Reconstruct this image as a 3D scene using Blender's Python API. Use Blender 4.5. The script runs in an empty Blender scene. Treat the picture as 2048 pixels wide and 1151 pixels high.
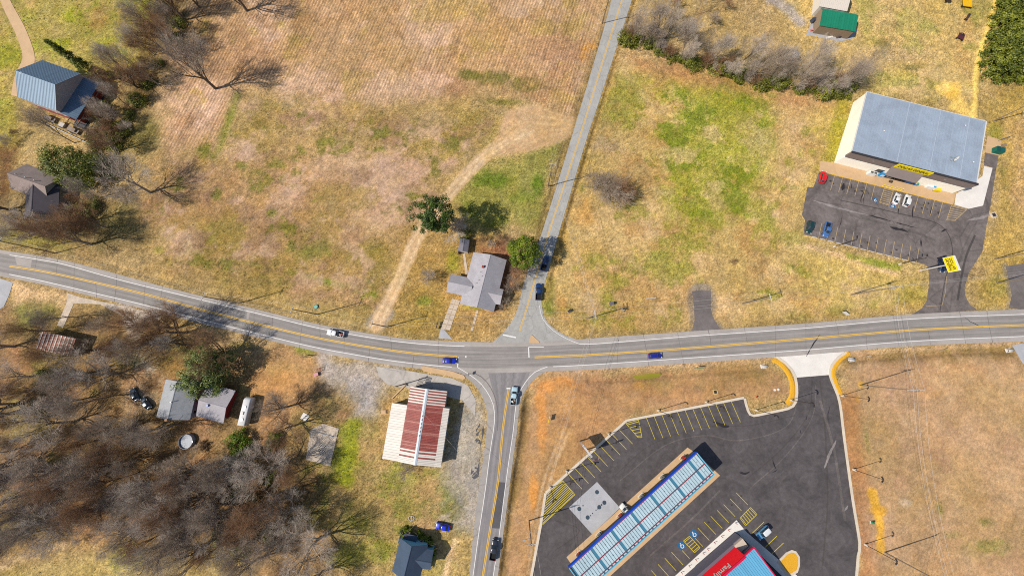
import bpy, math, random
import numpy as np
from mathutils import Vector, Matrix

# ------------------------------------------------------------------ camera, sky, sun, exposure
SC = bpy.context.scene
COL = SC.collection
FPX, CAMH, NADIR = 720.0, 120.0, 130.0            # focal length in photo pixels, flying height in metres
TH = math.atan(NADIR / FPX)
cam = bpy.data.cameras.new('camera')
cam.sensor_width = 36.0
cam.lens = FPX / 2048.0 * 36.0
cam.clip_start = 1.0
cam.clip_end = 6000.0
cam_o = bpy.data.objects.new('camera', cam)
COL.objects.link(cam_o)
cam_o.location = (0, 0, CAMH)
cam_o.rotation_euler = (TH, 0, 0)
SC.camera = cam_o

SUN_EL, SHADOW_DIR = math.radians(44.0), math.radians(16.0)
sun_from = Vector((-math.cos(SHADOW_DIR) * math.cos(SUN_EL), -math.sin(SHADOW_DIR) * math.cos(SUN_EL), math.sin(SUN_EL)))
world = bpy.data.worlds.new('World')
SC.world = world
world.use_nodes = True
wn = world.node_tree.nodes
wl = world.node_tree.links
sky = wn.new('ShaderNodeTexSky')
sky.sky_type = 'NISHITA'
sky.sun_disc = False
sky.sun_elevation = SUN_EL
sky.sun_rotation = math.atan2(sun_from.x, sun_from.y)
wn['Background'].inputs['Strength'].default_value = 0.105
wl.new(sky.outputs[0], wn['Background'].inputs['Color'])
sun = bpy.data.lights.new('sun', 'SUN')
sun.energy = 5.0
sun.angle = math.radians(0.53)
sun.color = (1.0, 0.93, 0.82)
sun_o = bpy.data.objects.new('sun', sun)
COL.objects.link(sun_o)
sun_o.location = (0, 0, 300)
sun_o.rotation_euler = sun_from.to_track_quat('Z', 'Y').to_euler()
SC.view_settings.view_transform = 'Standard'
SC.view_settings.look = 'None'
SC.view_settings.exposure = 0.42
SC.view_settings.gamma = 1.0
SC.cycles.filter_width = 1.05
SC.cycles.use_denoising = False
SC.cycles.max_bounces = 5
SC.cycles.diffuse_bounces = 3
SC.cycles.glossy_bounces = 2
SC.cycles.transparent_max_bounces = 4
GAIN = 1.70            # what a white sunlit level surface comes out at, to turn seen colours into base colours

# ------------------------------------------------------------------ surveying: photo pixel -> place on the ground (or on a level z)
CT, ST = math.cos(TH), math.sin(TH)
def P(px, py, z=0.0):
    u, v = px - 1024.0, 575.5 - py
    dx, dy, dz = u, v * CT + FPX * ST, v * ST - FPX * CT
    t = (z - CAMH) / dz
    return Vector((dx * t, dy * t, z))
def PX(pts, z=0.0):
    return [P(a, b, z) for a, b in pts]
def lin1(c):
    c /= 255.0
    return c / 12.92 if c <= 0.04045 else ((c + 0.055) / 1.055) ** 2.4
def A(r, g, b):
    """base colour of a surface seen as this sRGB colour in the sun"""
    return tuple(min(0.9, max(0.003, lin1(x) / GAIN)) for x in (r, g, b)) + (1.0,)

# ------------------------------------------------------------------ materials
MATS = {}
def newmat(name):
    m = bpy.data.materials.new(name)
    m.use_nodes = True
    nt = m.node_tree
    return m, nt, nt.nodes, nt.links, nt.nodes['Principled BSDF']
def mat(name, col, rough=0.8, var=0.18, scale=3.0, bump=0.0, metal=0.0, spec=0.3, coat=0.0, stain=0.0, sscale=0.25, local=False, rand=0.0):
    """plain surface with grain (fine) and stains (coarse)"""
    if name in MATS:
        return MATS[name]
    m, nt, N, L, b = newmat(name)
    src = N.new('ShaderNodeTexCoord').outputs['Object'] if local else N.new('ShaderNodeNewGeometry').outputs['Position']
    n1 = N.new('ShaderNodeTexNoise'); n1.inputs['Scale'].default_value = scale; n1.inputs['Detail'].default_value = 4
    n1.inputs['Roughness'].default_value = 0.7
    L.new(src, n1.inputs['Vector'])
    mr = N.new('ShaderNodeMapRange'); mr.inputs[1].default_value = 0.3; mr.inputs[2].default_value = 0.7
    mr.inputs[3].default_value = 1 - var; mr.inputs[4].default_value = 1 + var
    L.new(n1.outputs[0], mr.inputs[0])
    mul = N.new('ShaderNodeVectorMath'); mul.operation = 'SCALE'
    mul.inputs[0].default_value = col[:3]
    L.new(mr.outputs[0], mul.inputs['Scale'])
    out = mul.outputs[0]
    if rand > 0:
        oi = N.new('ShaderNodeObjectInfo'); mr3 = N.new('ShaderNodeMapRange'); mr3.inputs[3].default_value = 1 - rand; mr3.inputs[4].default_value = 1 + rand
        L.new(oi.outputs['Random'], mr3.inputs[0])
        mul3 = N.new('ShaderNodeVectorMath'); mul3.operation = 'SCALE'; L.new(out, mul3.inputs[0]); L.new(mr3.outputs[0], mul3.inputs['Scale'])
        out = mul3.outputs[0]
    if stain > 0:
        n2 = N.new('ShaderNodeTexNoise'); n2.inputs['Scale'].default_value = sscale; n2.inputs['Detail'].default_value = 5
        n2.inputs['Roughness'].default_value = 0.65; n2.inputs['Distortion'].default_value = 0.6
        L.new(src, n2.inputs['Vector'])
        mr2 = N.new('ShaderNodeMapRange'); mr2.inputs[1].default_value = 0.35; mr2.inputs[2].default_value = 0.65
        mr2.inputs[3].default_value = 1 - stain; mr2.inputs[4].default_value = 1 + stain
        L.new(n2.outputs[0], mr2.inputs[0])
        mul2 = N.new('ShaderNodeVectorMath'); mul2.operation = 'SCALE'
        L.new(out, mul2.inputs[0]); L.new(mr2.outputs[0], mul2.inputs['Scale'])
        out = mul2.outputs[0]
    L.new(out, b.inputs['Base Color'])
    b.inputs['Roughness'].default_value = rough
    b.inputs['Metallic'].default_value = metal
    b.inputs['Specular IOR Level'].default_value = spec
    b.inputs['Coat Weight'].default_value = coat
    b.inputs['Coat Roughness'].default_value = 0.08
    if bump:
        bp = N.new('ShaderNodeBump'); bp.inputs['Strength'].default_value = bump; bp.inputs['Distance'].default_value = 0.05
        L.new(n1.outputs[0], bp.inputs['Height']); L.new(bp.outputs[0], b.inputs['Normal'])
    MATS[name] = m
    return m
def paint(name, rgb, rough=0.6, var=0.12, **k):
    return mat(name, A(*rgb), rough, var, **k)

# ------------------------------------------------------------------ mesh helpers
def link(o, parent=None):
    COL.objects.link(o)
    if parent is not None:
        o.parent = parent
    return o
def tag(o, label=None, cat=None, group=None, kind=None):
    if label: o['label'] = label
    if cat: o['category'] = cat
    if group: o['group'] = group
    if kind: o['kind'] = kind
    return o
def empty(name, loc=(0, 0, 0), rz=0.0, label=None, cat=None, group=None):
    o = bpy.data.objects.new(name, None)
    o.empty_display_size = 0.3
    link(o)
    o.location = loc
    o.rotation_euler = (0, 0, rz)
    return tag(o, label, cat, group)
def share(name, me, parent=None, loc=(0, 0, 0), rz=0.0, scale=None):
    o = bpy.data.objects.new(name, me)
    link(o, parent)
    o.location = loc
    o.rotation_euler = (0, 0, rz)
    if scale: o.scale = scale
    return o
class MB:
    def __init__(s):
        s.v = []; s.f = []; s.smooth = []
    def add(s, vs, fs, smooth=False):
        k = len(s.v)
        s.v.extend(tuple(p) for p in vs)
        for f in fs:
            s.f.append(tuple(i + k for i in f)); s.smooth.append(smooth)
        return s
    def box(s, c, d, rz=0.0, taper=1.0):
        hx, hy, hz = d[0] / 2, d[1] / 2, d[2] / 2
        cs, sn = math.cos(rz), math.sin(rz)
        vs = []
        for z, t in ((-hz, 1.0), (hz, taper)):
            for x, y in ((-hx, -hy), (hx, -hy), (hx, hy), (-hx, hy)):
                x *= t; y *= t
                vs.append((c[0] + x * cs - y * sn, c[1] + x * sn + y * cs, c[2] + z))
        return s.add(vs, [(3, 2, 1, 0), (4, 5, 6, 7), (0, 1, 5, 4), (1, 2, 6, 5), (2, 3, 7, 6), (3, 0, 4, 7)])
    def prism(s, poly, z0, z1, bottom=True):
        n = len(poly)
        ar = sum(poly[i][0] * poly[(i + 1) % n][1] - poly[(i + 1) % n][0] * poly[i][1] for i in range(n))
        if ar < 0: poly = poly[::-1]
        vs = [(p[0], p[1], z0) for p in poly] + [(p[0], p[1], z1) for p in poly]
        fs = [tuple(range(n, 2 * n))] + [(i, (i + 1) % n, n + (i + 1) % n, n + i) for i in range(n)]
        if bottom: fs.append(tuple(range(n - 1, -1, -1)))
        return s.add(vs, fs)
    def sheet(s, pts):
        """flat or bent face with given 3d corners"""
        return s.add(pts, [tuple(range(len(pts)))])
    def slab(s, pts, t):
        """face with thickness t (downwards) - four or more 3d corners, counter-clockwise from above"""
        n = len(pts)
        a = sum(pts[i][0] * pts[(i + 1) % n][1] - pts[(i + 1) % n][0] * pts[i][1] for i in range(n))
        if a < 0: pts = pts[::-1]
        lo = [(p[0], p[1], p[2] - t) for p in pts]
        fs = [tuple(range(n)), tuple(range(2 * n - 1, n - 1, -1))] + [(n + i, n + (i + 1) % n, (i + 1) % n, i) for i in range(n)]
        return s.add(list(pts) + lo, fs)
    def tube(s, p0, p1, r0, r1=None, n=8, cap=True, smooth=True):
        r1 = r0 if r1 is None else r1
        p0, p1 = Vector(p0), Vector(p1)
        d = (p1 - p0)
        if d.length < 1e-6: return s
        d.normalize()
        a = d.orthogonal().normalized(); b = d.cross(a)
        vs = []
        for p, r in ((p0, r0), (p1, r1)):
            for i in range(n):
                t = 2 * math.pi * i / n
                vs.append(p + (a * math.cos(t) + b * math.sin(t)) * r)
        s.add(vs, [(i, (i + 1) % n, n + (i + 1) % n, n + i) for i in range(n)], smooth)
        if cap:
            s.add(vs, [tuple(range(n, 2 * n)), tuple(range(n - 1, -1, -1))])
        return s
    def loft(s, rings, cap=True, smooth=True, closed=True):
        n = len(rings[0]); k = len(rings)
        vs = [p for r in rings for p in r]
        fs = []
        m = n if closed else n - 1
        for j in range(k - 1):
            for i in range(m):
                fs.append((j * n + i, j * n + (i + 1) % n, (j + 1) * n + (i + 1) % n, (j + 1) * n + i))
        s.add(vs, fs, smooth)
        if cap:
            s.add(rings[0], [tuple(range(n - 1, -1, -1))]); s.add(rings[-1], [tuple(range(n))])
        return s
    def mesh(s, name, m=None):
        me = bpy.data.meshes.new(name)
        me.from_pydata(s.v, [], s.f)
        me.polygons.foreach_set('use_smooth', s.smooth)
        if m is not None: me.materials.append(m)
        me.update()
        return me
    def build(s, name, m, parent=None, loc=(0, 0, 0), rz=0.0):
        return share(name, s.mesh(name, m), parent, loc, rz)
def structure(o):
    o['kind'] = 'structure'
    return o
def smooth_line(pts, step=2.0):
    """Catmull-Rom through the points, resampled"""
    pts = [Vector(p) for p in pts]
    q = [pts[0] * 2 - pts[1]] + pts + [pts[-1] * 2 - pts[-2]]
    out = []
    for i in range(1, len(q) - 2):
        p0, p1, p2, p3 = q[i - 1:i + 3]
        n = max(1, int((p2 - p1).length / step))
        for k in range(n):
            t = k / n
            out.append(0.5 * ((2 * p1) + (p2 - p0) * t + (2 * p0 - 5 * p1 + 4 * p2 - p3) * t * t + (3 * p1 - p0 - 3 * p2 + p3) * t ** 3))
    out.append(pts[-1])
    return out
def resample(pts, n):
    L = [0.0]
    for a, b in zip(pts, pts[1:]): L.append(L[-1] + (b - a).length)
    out = []; j = 0
    for k in range(n):
        t = L[-1] * k / (n - 1)
        while j < len(L) - 2 and L[j + 1] < t: j += 1
        f = (t - L[j]) / max(1e-9, L[j + 1] - L[j])
        out.append(pts[j].lerp(pts[j + 1], min(1, f)))
    return out
def strip(name, left, right, z, m, parent=None, cross=1):
    """pavement between two edge lines, with u along (metres) and v across (0..1)"""
    n = max(len(left), len(right))
    left, right = resample(left, n), resample(right, n)
    vs, fs, uv = [], [], []
    d = 0.0
    for i in range(n):
        if i: d += ((left[i] + right[i]) / 2 - (left[i - 1] + right[i - 1]) / 2).length
        for k in range(cross + 1):
            p = left[i].lerp(right[i], k / cross)
            vs.append((p.x, p.y, z)); uv.append((d, k / cross))
    w = cross + 1
    for i in range(n - 1):
        for k in range(cross):
            fs.append((i * w + k, i * w + k + 1, (i + 1) * w + k + 1, (i + 1) * w + k))
    me = bpy.data.meshes.new(name)
    me.from_pydata(vs, [], fs)
    if me.polygons and me.polygons[0].normal.z < 0:
        me.flip_normals()
    l = me.uv_layers.new(name='UV')
    for lp in me.loops: l.data[lp.index].uv = uv[lp.vertex_index]
    me.materials.append(m)
    return share(name, me, parent)
def offset_line(pts, w):
    a, b = [], []
    for i, p in enumerate(pts):
        t = (pts[min(i + 1, len(pts) - 1)] - pts[max(i - 1, 0)]).normalized()
        nrm = Vector((-t.y, t.x, 0))
        a.append(p + nrm * w / 2); b.append(p - nrm * w / 2)
    return a, b
def stripe(name, pts, w, z, m, parent):
    a, b = offset_line(pts, w)
    return strip(name, a, b, z, m, parent)
def flat(name, poly, z, m, parent=None):
    return MB().prism([(p[0], p[1]) for p in poly], z - 0.03, z, False).build(name, m, parent)
# ------------------------------------------------------------------ the ground: one sheet, its cover (grass, straw, clay, litter) mapped per vertex
rngG = np.random.default_rng(7)
def axis(lo, hi, step, far):
    a = list(np.arange(lo, hi + step, step))
    s = step
    x = a[-1]
    while x < far:
        s *= 1.35; x += s; a.append(x)
    s = step; x = a[0]; pre = []
    while x > -far:
        s *= 1.35; x -= s; pre.append(x)
    return np.array(pre[::-1] + a)
gx, gy = axis(-214, 214, 0.46, 3000), axis(-72, 146, 0.46, 3000)
GX, GY = np.meshgrid(gx, gy)
shp = GX.shape
def vnoise(x, y, scale, seed):
    r = np.random.default_rng(seed).random((256, 256))
    u, v = x / scale, y / scale
    i, j = np.floor(u).astype(int), np.floor(v).astype(int)
    fu, fv = u - i, v - j
    fu, fv = fu * fu * (3 - 2 * fu), fv * fv * (3 - 2 * fv)
    a, b = r[j % 256, i % 256], r[j % 256, (i + 1) % 256]
    c, d = r[(j + 1) % 256, i % 256], r[(j + 1) % 256, (i + 1) % 256]
    return (a * (1 - fu) + b * fu) * (1 - fv) + (c * (1 - fu) + d * fu) * fv
def fbm(x, y, scale, seed, oct=4):
    s = 0; w = 1; t = 0
    for k in range(oct):
        s = s + w * vnoise(x, y, scale / 2 ** k, seed + k); t += w; w *= 0.55
    return s / t - 0.5
NW = fbm(GX, GY, 9.0, 11, 5)          # frays the edges of patches
NF = fbm(GX, GY, 2.2, 31, 3)
NB = fbm(GX, GY, 30.0, 51, 5)
DN = fbm(GX, GY, 3.6, 81, 4) + 0.5 * fbm(GX, GY, 1.1, 91, 2)     # dapples every transition
colr = np.empty(shp + (3,)); colr[:] = (186, 158, 108)
green = np.full(shp, 0.10)
furrow = np.zeros(shp)
rough_g = np.full(shp, 1.0)
gz = np.zeros(shp)
paved = np.zeros(shp, bool)
def gwin(pts, pad):
    xs = [p[0] for p in pts]; ys = [p[1] for p in pts]
    i0, i1 = np.searchsorted(gx, min(xs) - pad), np.searchsorted(gx, max(xs) + pad)
    j0, j1 = np.searchsorted(gy, min(ys) - pad), np.searchsorted(gy, max(ys) + pad)
    return slice(j0, j1), slice(i0, i1)
def seg_dist(x, y, pts, closed):
    d = np.full(x.shape, 1e9)
    n = len(pts)
    for k in range(n if closed else n - 1):
        ax, ay = pts[k][0], pts[k][1]; bx, by = pts[(k + 1) % n][0], pts[(k + 1) % n][1]
        ex, ey = bx - ax, by - ay
        t = np.clip(((x - ax) * ex + (y - ay) * ey) / max(1e-9, ex * ex + ey * ey), 0, 1)
        d = np.minimum(d, np.hypot(x - ax - t * ex, y - ay - t * ey))
    return d
def inside(x, y, pts):
    r = np.zeros(x.shape, bool)
    n = len(pts)
    for k in range(n):
        ax, ay = pts[k][0], pts[k][1]; bx, by = pts[(k + 1) % n][0], pts[(k + 1) % n][1]
        if ay == by: continue
        r ^= ((ay > y) != (by > y)) & (x < (bx - ax) * (y - ay) / (by - ay) + ax)
    return r
def put(w, m, rgb=None, gr=None, fu=None, ro=None):
    m = np.clip(m + DN[w] * 3.0 * m * (1 - m), 0, 1)
    if rgb is not None:
        colr[w] = colr[w] * (1 - m[..., None]) + np.array(rgb, float) * m[..., None]
    if gr is not None: green[w] = green[w] * (1 - m) + gr * m
    if fu is not None: furrow[w] = furrow[w] * (1 - m) + fu * m
    if ro is not None: rough_g[w] = rough_g[w] * (1 - m) + ro * m
def area(px, rgb=None, feather=3.0, fray=6.0, amt=1.0, gr=None, fu=None, ro=None):
    pts = PX(px)
    w = gwin(pts, feather + fray)
    x, y = GX[w], GY[w]
    d = seg_dist(x, y, pts, True)
    d = np.where(inside(x, y, pts), d, -d) + NW[w] * fray * 2 + NF[w] * min(fray, 2.0)
    m = np.clip(d / (feather * 1.8) * 0.5 + 0.5, 0, 1); m = m * m * (3 - 2 * m) * amt
    put(w, m, rgb, gr, fu, ro)
def track(px, width, rgb=None, feather=1.0, fray=1.2, amt=1.0, gr=None, fu=None, ro=None, dz=0.0):
    pts = smooth_line(PX(px), 4.0)
    w = gwin(pts, width + feather + fray)
    x, y = GX[w], GY[w]
    d = width / 2 - seg_dist(x, y, pts, False) + NW[w] * fray * 2 + NF[w] * min(fray, 1.0)
    m = np.clip(d / feather * 0.5 + 0.5, 0, 1); m = m * m * (3 - 2 * m)
    put(w, m * amt, rgb, gr, fu, ro)
    if dz: gz[w] += dz * m
def spot(px, py, rx, ry, rgb=None, amt=1.0, gr=None, fray=0.9, ro=None):
    c = P(px, py); ex = (P(px + rx, py) - c).length; ey = (P(px, py - ry) - c).length
    w = gwin([(c.x - ex * 2.6, c.y - ey * 2.6), (c.x + ex * 2.6, c.y + ey * 2.6)], 0)
    x, y = GX[w], GY[w]
    r = np.hypot((x - c.x) / ex, (y - c.y) / ey) - NW[w] * fray * 1.6 - NF[w] * 0.4
    m = np.clip((1.5 - r) / 1.1, 0, 1); m = m * m * (3 - 2 * m) * amt
    put(w, m, rgb, gr, None, ro)
def pave(px, grow=0.9, pts=None):
    pts = pts or PX(px)
    w = gwin(pts, grow + 1)
    x, y = GX[w], GY[w]
    paved[w] |= inside(x, y, pts) | (seg_dist(x, y, pts, True) < grow)

def mosaic(px, parts, feather=4.0):
    """natural patchwork inside an area: each part = (colour, patch size m, seed, share 0..1, green, roughness)"""
    pts = PX(px)
    w = gwin(pts, feather)
    x, y = GX[w], GY[w]
    d = seg_dist(x, y, pts, True); d = np.where(inside(x, y, pts), d, -d) + NW[w] * 8
    base = np.clip(d / feather * 0.5 + 0.5, 0, 1)
    for rgb, size, seed, share_, gr, ro in parts:
        f = fbm(x, y * 1.15, size, seed, 6) + 0.10 * fbm(x, y, 1.2, seed + 9, 2)
        t = np.quantile(f, 1 - share_)
        f = f + 0.16 * DN[w]
        m = np.clip((f - t) / 0.17 + 0.5, 0, 1); m = m * m * (3 - 2 * m) * base
        put(w, m * 0.72, rgb, gr, None, ro)
GREEN, BRIGHT, OLIVE, STRAW = (120, 124, 58), (128, 146, 40), (158, 142, 82), (208, 172, 122)
# stubble field and the rough ground south of it
area([(330, -60), (1240, -60), (1222, 0), (1150, 215), (1128, 238), (1040, 190), (930, 178), (800, 215), (700, 230), (590, 185), (500, 190), (440, 300), (330, 330), (300, 290), (330, 170), (300, 90)], (200, 162, 124), 4, 5, gr=0.03, fu=1.0, ro=0.65)
area([(590, 0), (790, 0), (740, 100), (610, 150), (560, 90)], (170, 136, 92), 8, 8, 0.6)
area([(810, 0), (900, 0), (860, 120), (790, 150)], (176, 146, 96), 8, 8, 0.5)
area([(900, 40), (1080, 20), (1060, 130), (920, 140)], (192, 154, 98), 8, 8, 0.6)
area([(640, 60), (720, 50), (700, 130), (640, 140)], (200, 166, 130), 6, 8, 0.5)
area([(640, 170), (830, 150), (860, 230), (700, 240)], (206, 172, 134), 6, 8, 0.7)
area([(480, 190), (700, 215), (980, 200), (1010, 230), (980, 290), (900, 360), (760, 300), (560, 280), (470, 280)], (172, 146, 92), 6, 8, 0.85, gr=0.28, fu=0)
area([(860, 230), (1000, 230), (990, 290), (900, 330), (840, 300)], (176, 154, 86), 5, 6, 0.8, gr=0.3)
for a in ((985, 155, 40, 12), (1050, 170, 32, 13), (1005, 205, 40, 8), (835, 241, 14, 7), (940, 150, 22, 8)):
    spot(*a, (110, 108, 52), 0.75, gr=0.5)
track([(474, 195), (455, 250), (432, 320)], 3.4, (138, 142, 62), 1.5, 1.5, 0.8, gr=0.5, fu=0)
track([(545, 60), (520, 110), (500, 160)], 3.0, (190, 150, 122), 1.5, 1, 0.5)
area([(330, 320), (560, 280), (700, 290), (850, 340), (860, 420), (830, 480), (790, 570), (720, 640), (500, 590), (330, 520), (270, 440)], (176, 140, 96), 6, 6, 0.9, gr=0.12, fu=0, ro=0.8)
area([(640, 300), (740, 288), (845, 330), (852, 400), (830, 450), (740, 465), (690, 432), (700, 360), (610, 335)], (206, 172, 138), 4, 7, 0.9, gr=0.03, ro=0.55)
area([(470, 278), (530, 275), (525, 320), (470, 325)], (206, 172, 142), 3, 4, 0.8)
for a in ((505, 490, 28, 14), (560, 415, 20, 10), (600, 455, 26, 9), (470, 400, 16, 9), (660, 410, 30, 10)):
    spot(*a, (204, 168, 142), 0.7)
spot(300, 420, 46, 26, (188, 142, 116), 0.8); spot(330, 480, 30, 22, (206, 172, 134), 0.6)
area([(340, 450), (600, 470), (800, 470), (790, 590), (600, 560), (330, 520)], (164, 142, 78), 6, 8, 0.6, gr=0.22)
spot(612, 502, 34, 24, (122, 122, 58), 0.7, gr=0.6); spot(735, 505, 46, 24, (140, 126, 62), 0.7, gr=0.3); spot(430, 470, 50, 22, (150, 142, 74), 0.5, gr=0.3)
spot(380, 500, 26, 12, (160, 160, 60), 0.6, gr=0.4); spot(315, 500, 14, 8, (160, 160, 60), 0.5, gr=0.4)
track([(575, 542), (620, 552), (690, 572), (745, 590)], 2.6, (112, 134, 38), 1.2, 1.8, 0.85, gr=0.6)
track([(450, 515), (500, 525), (535, 540)], 1.8, (120, 140, 45), 1.0, 1.5, 0.7, gr=0.5)
area([(420, 545), (560, 560), (720, 610), (740, 660), (600, 630), (430, 590)], (172, 150, 88), 3, 4, 0.8, gr=0.22)
spot(590, 580, 26, 10, (204, 160, 110), 0.6); spot(725, 600, 20, 9, (200, 158, 108), 0.6)
mosaic([(330, 330), (480, 200), (640, 220), (860, 235), (980, 240), (880, 380), (820, 500), (760, 620), (520, 590), (330, 520), (280, 440)], [((158, 134, 78), 16, 201, 0.34, 0.30, 0.9), ((206, 170, 144), 14, 211, 0.32, 0.02, 0.5), ((160, 128, 98), 9, 221, 0.18, 0.05, 0.8), ((130, 124, 60), 7, 231, 0.07, 0.5, 1.0)])
mosaic([(330, -40), (1230, -40), (1150, 215), (900, 190), (700, 225), (500, 190), (340, 300), (310, 150)], [((176, 138, 102), 22, 241, 0.30, 0.02, 0.8), ((214, 178, 148), 16, 251, 0.26, 0.02, 0.6), ((186, 156, 98), 12, 261, 0.12, 0.12, 0.8)])
# lawn round the grey house
area([(790, 470), (900, 455), (1010, 505), (1035, 590), (1010, 668), (870, 680), (745, 662), (800, 560)], (178, 144, 88), 3, 4, 0.95, gr=0.3)
area([(800, 590), (900, 600), (880, 660), (760, 650)], (176, 150, 78), 3, 4, 0.6, gr=0.3)
spot(848, 600, 14, 9, (120, 138, 48), 0.6, gr=0.5); spot(905, 520, 14, 22, (150, 150, 50), 0.6, gr=0.4); spot(950, 612, 26, 7, (150, 150, 50), 0.7, gr=0.4)
area([(905, 400), (930, 360), (960, 335), (1060, 300), (1118, 285), (1090, 400), (1060, 455), (940, 450)], (150, 146, 74), 3, 4, 0.9, gr=0.35)
spot(985, 362, 34, 17, (98, 120, 40), 0.85, gr=0.7); spot(1075, 366, 13, 18, (98, 124, 38), 0.85, gr=0.7); spot(1040, 395, 30, 14, (130, 140, 60), 0.7, gr=0.5); spot(940, 420, 20, 16, (100, 110, 42), 0.6, gr=0.5)
area([(960, 490), (1020, 480), (1040, 510), (1020, 590), (990, 620), (1005, 530), (960, 510)], (150, 96, 72), 2, 2.5, 0.8, gr=0.03)
# dirt track from the north road to the highway
area([(1008, 222), (1040, 210), (1080, 216), (1146, 238), (1140, 268), (1100, 285), (1060, 300), (1000, 305), (985, 300), (1005, 260)], (212, 178, 126), 1.2, 1.4, 1.0, gr=0.0, ro=0.3)
track([(1050, 270), (985, 300), (930, 350), (885, 405), (840, 465), (815, 520), (785, 585), (752, 650)], 4.0, (214, 182, 134), 0.9, 0.8, 1.0, gr=0.0, ro=0.3)
for off in (-7, 7):
    track([(1050 + off, 270), (985 + off, 300), (930 + off, 350), (885 + off, 405), (840 + off, 465), (815 + off, 520), (785 + off, 585), (752 + off, 650)], 0.7, (236, 206, 158), 0.5, 0.5, 0.85)
for k in range(6):
    track([(1140, 240 + k * 6), (1090, 228 + k * 9), (1045, 232 + k * 11), (1010, 270 + k * 7), (975, 305 + k * 3)], 0.5, (224, 190, 136) if k % 2 else (194, 156, 108), 0.4, 0.8, 0.4)
track([(765, 628), (745, 662)], 6.0, (168, 158, 148), 1.5, 1.5, 0.9, gr=0.0, ro=0.4)
# field east of the north road
area([(1215, 110), (1490, 175), (1700, 195), (1640, 330), (1600, 480), (1860, 590), (1850, 640), (1130, 672), (1085, 600), (1130, 440), (1195, 220)], (200, 170, 112), 3, 4, 1, gr=0.16, ro=0.8)
area([(1260, 150), (1400, 150), (1560, 195), (1560, 300), (1500, 430), (1340, 430), (1330, 260)], (172, 160, 80), 5, 7, 0.95, gr=0.42)
area([(1360, 190), (1450, 200), (1440, 430), (1340, 440)], (156, 154, 66), 6, 8, 0.7, gr=0.65)
area([(1220, 150), (1300, 160), (1260, 260), (1200, 250)], (158, 150, 76), 4, 6, 0.9, gr=0.45)
spot(1200, 290, 34, 18, (186, 160, 128), 0.7); spot(1170, 430, 22, 30, (208, 156, 88), 0.7); spot(1190, 500, 46, 30, (202, 166, 100), 0.6)
area([(1260, 112), (1340, 125), (1480, 165), (1640, 195), (1700, 205), (1690, 225), (1560, 215), (1400, 175), (1270, 140)], (186, 138, 94), 3, 4, 0.85, gr=0.04)
area([(1555, 220), (1620, 225), (1590, 420), (1540, 400)], (204, 170, 118), 4, 5, 0.7, gr=0.12)
for a in ((1330, 290, 20, 40), (1550, 545, 40, 24), (1310, 460, 44, 20), (1240, 540, 40, 16), (1400, 520, 50, 16), (1540, 420, 20, 30)):
    spot(*a, (222, 186, 140), 0.55)
for a in ((1318, 505, 12, 16), (1480, 425, 16, 10), (1530, 500, 18, 10), (1280, 420, 10, 10), (1510, 290, 14, 22), (1405, 475, 8, 6), (1580, 330, 8, 16)):
    spot(*a, (132, 134, 50), 0.6, gr=0.6)
spot(1455, 295, 5, 5, (226, 150, 60), 0.9); spot(1572, 361, 6, 4, (226, 170, 70), 0.9); spot(1597, 366, 7, 4, (234, 180, 120), 0.9)
area([(1640, 215), (1700, 195), (1672, 330), (1600, 420), (1600, 480), (1700, 515), (1850, 545), (1850, 640), (1600, 640), (1590, 520), (1610, 380)], (206, 180, 96), 4, 5, 0.75, gr=0.22)
track([(1690, 205), (1665, 300), (1648, 335)], 6, (172, 164, 52), 2, 2, 0.7, gr=0.5)
track([(1590, 485), (1660, 505), (1740, 530), (1790, 545)], 2.0, (226, 188, 140), 1, 1.2, 0.9, gr=0.0)
track([(1700, 512), (1760, 527), (1795, 535)], 2.5, (140, 150, 50), 1, 1.5, 0.7, gr=0.6)
track([(1590, 640), (1690, 622), (1790, 605), (1840, 590)], 5, (158, 150, 70), 2, 2, 0.7, gr=0.5)
area([(1120, 600), (1300, 640), (1590, 640), (1840, 600), (1840, 632), (1500, 655), (1170, 680), (1110, 650)], (184, 152, 92), 2, 3, 0.8, gr=0.18)
track([(1125, 600), (1128, 628), (1136, 634)], 3, (216, 164, 98), 1.5, 1.5, 0.8, gr=0.0)
track([(1100, 560), (1092, 600), (1100, 620)], 3.5, (128, 140, 52), 1.5, 1.2, 0.7, gr=0.5)
mosaic([(1215, 130), (1690, 215), (1600, 400), (1590, 480), (1840, 600), (1200, 660), (1100, 600), (1140, 430)], [((216, 182, 134), 18, 301, 0.24, 0.04, 0.7), ((188, 150, 96), 14, 311, 0.22, 0.08, 0.8), ((158, 152, 70), 11, 321, 0.14, 0.5, 1.0)])
mosaic([(1280, 160), (1540, 200), (1540, 300), (1480, 440), (1340, 440)], [((172, 170, 64), 24, 325, 0.6, 0.5, 1.0), ((130, 144, 44), 10, 331, 0.32, 0.85, 1.0), ((206, 182, 124), 8, 341, 0.16, 0.12, 0.9)])
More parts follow.
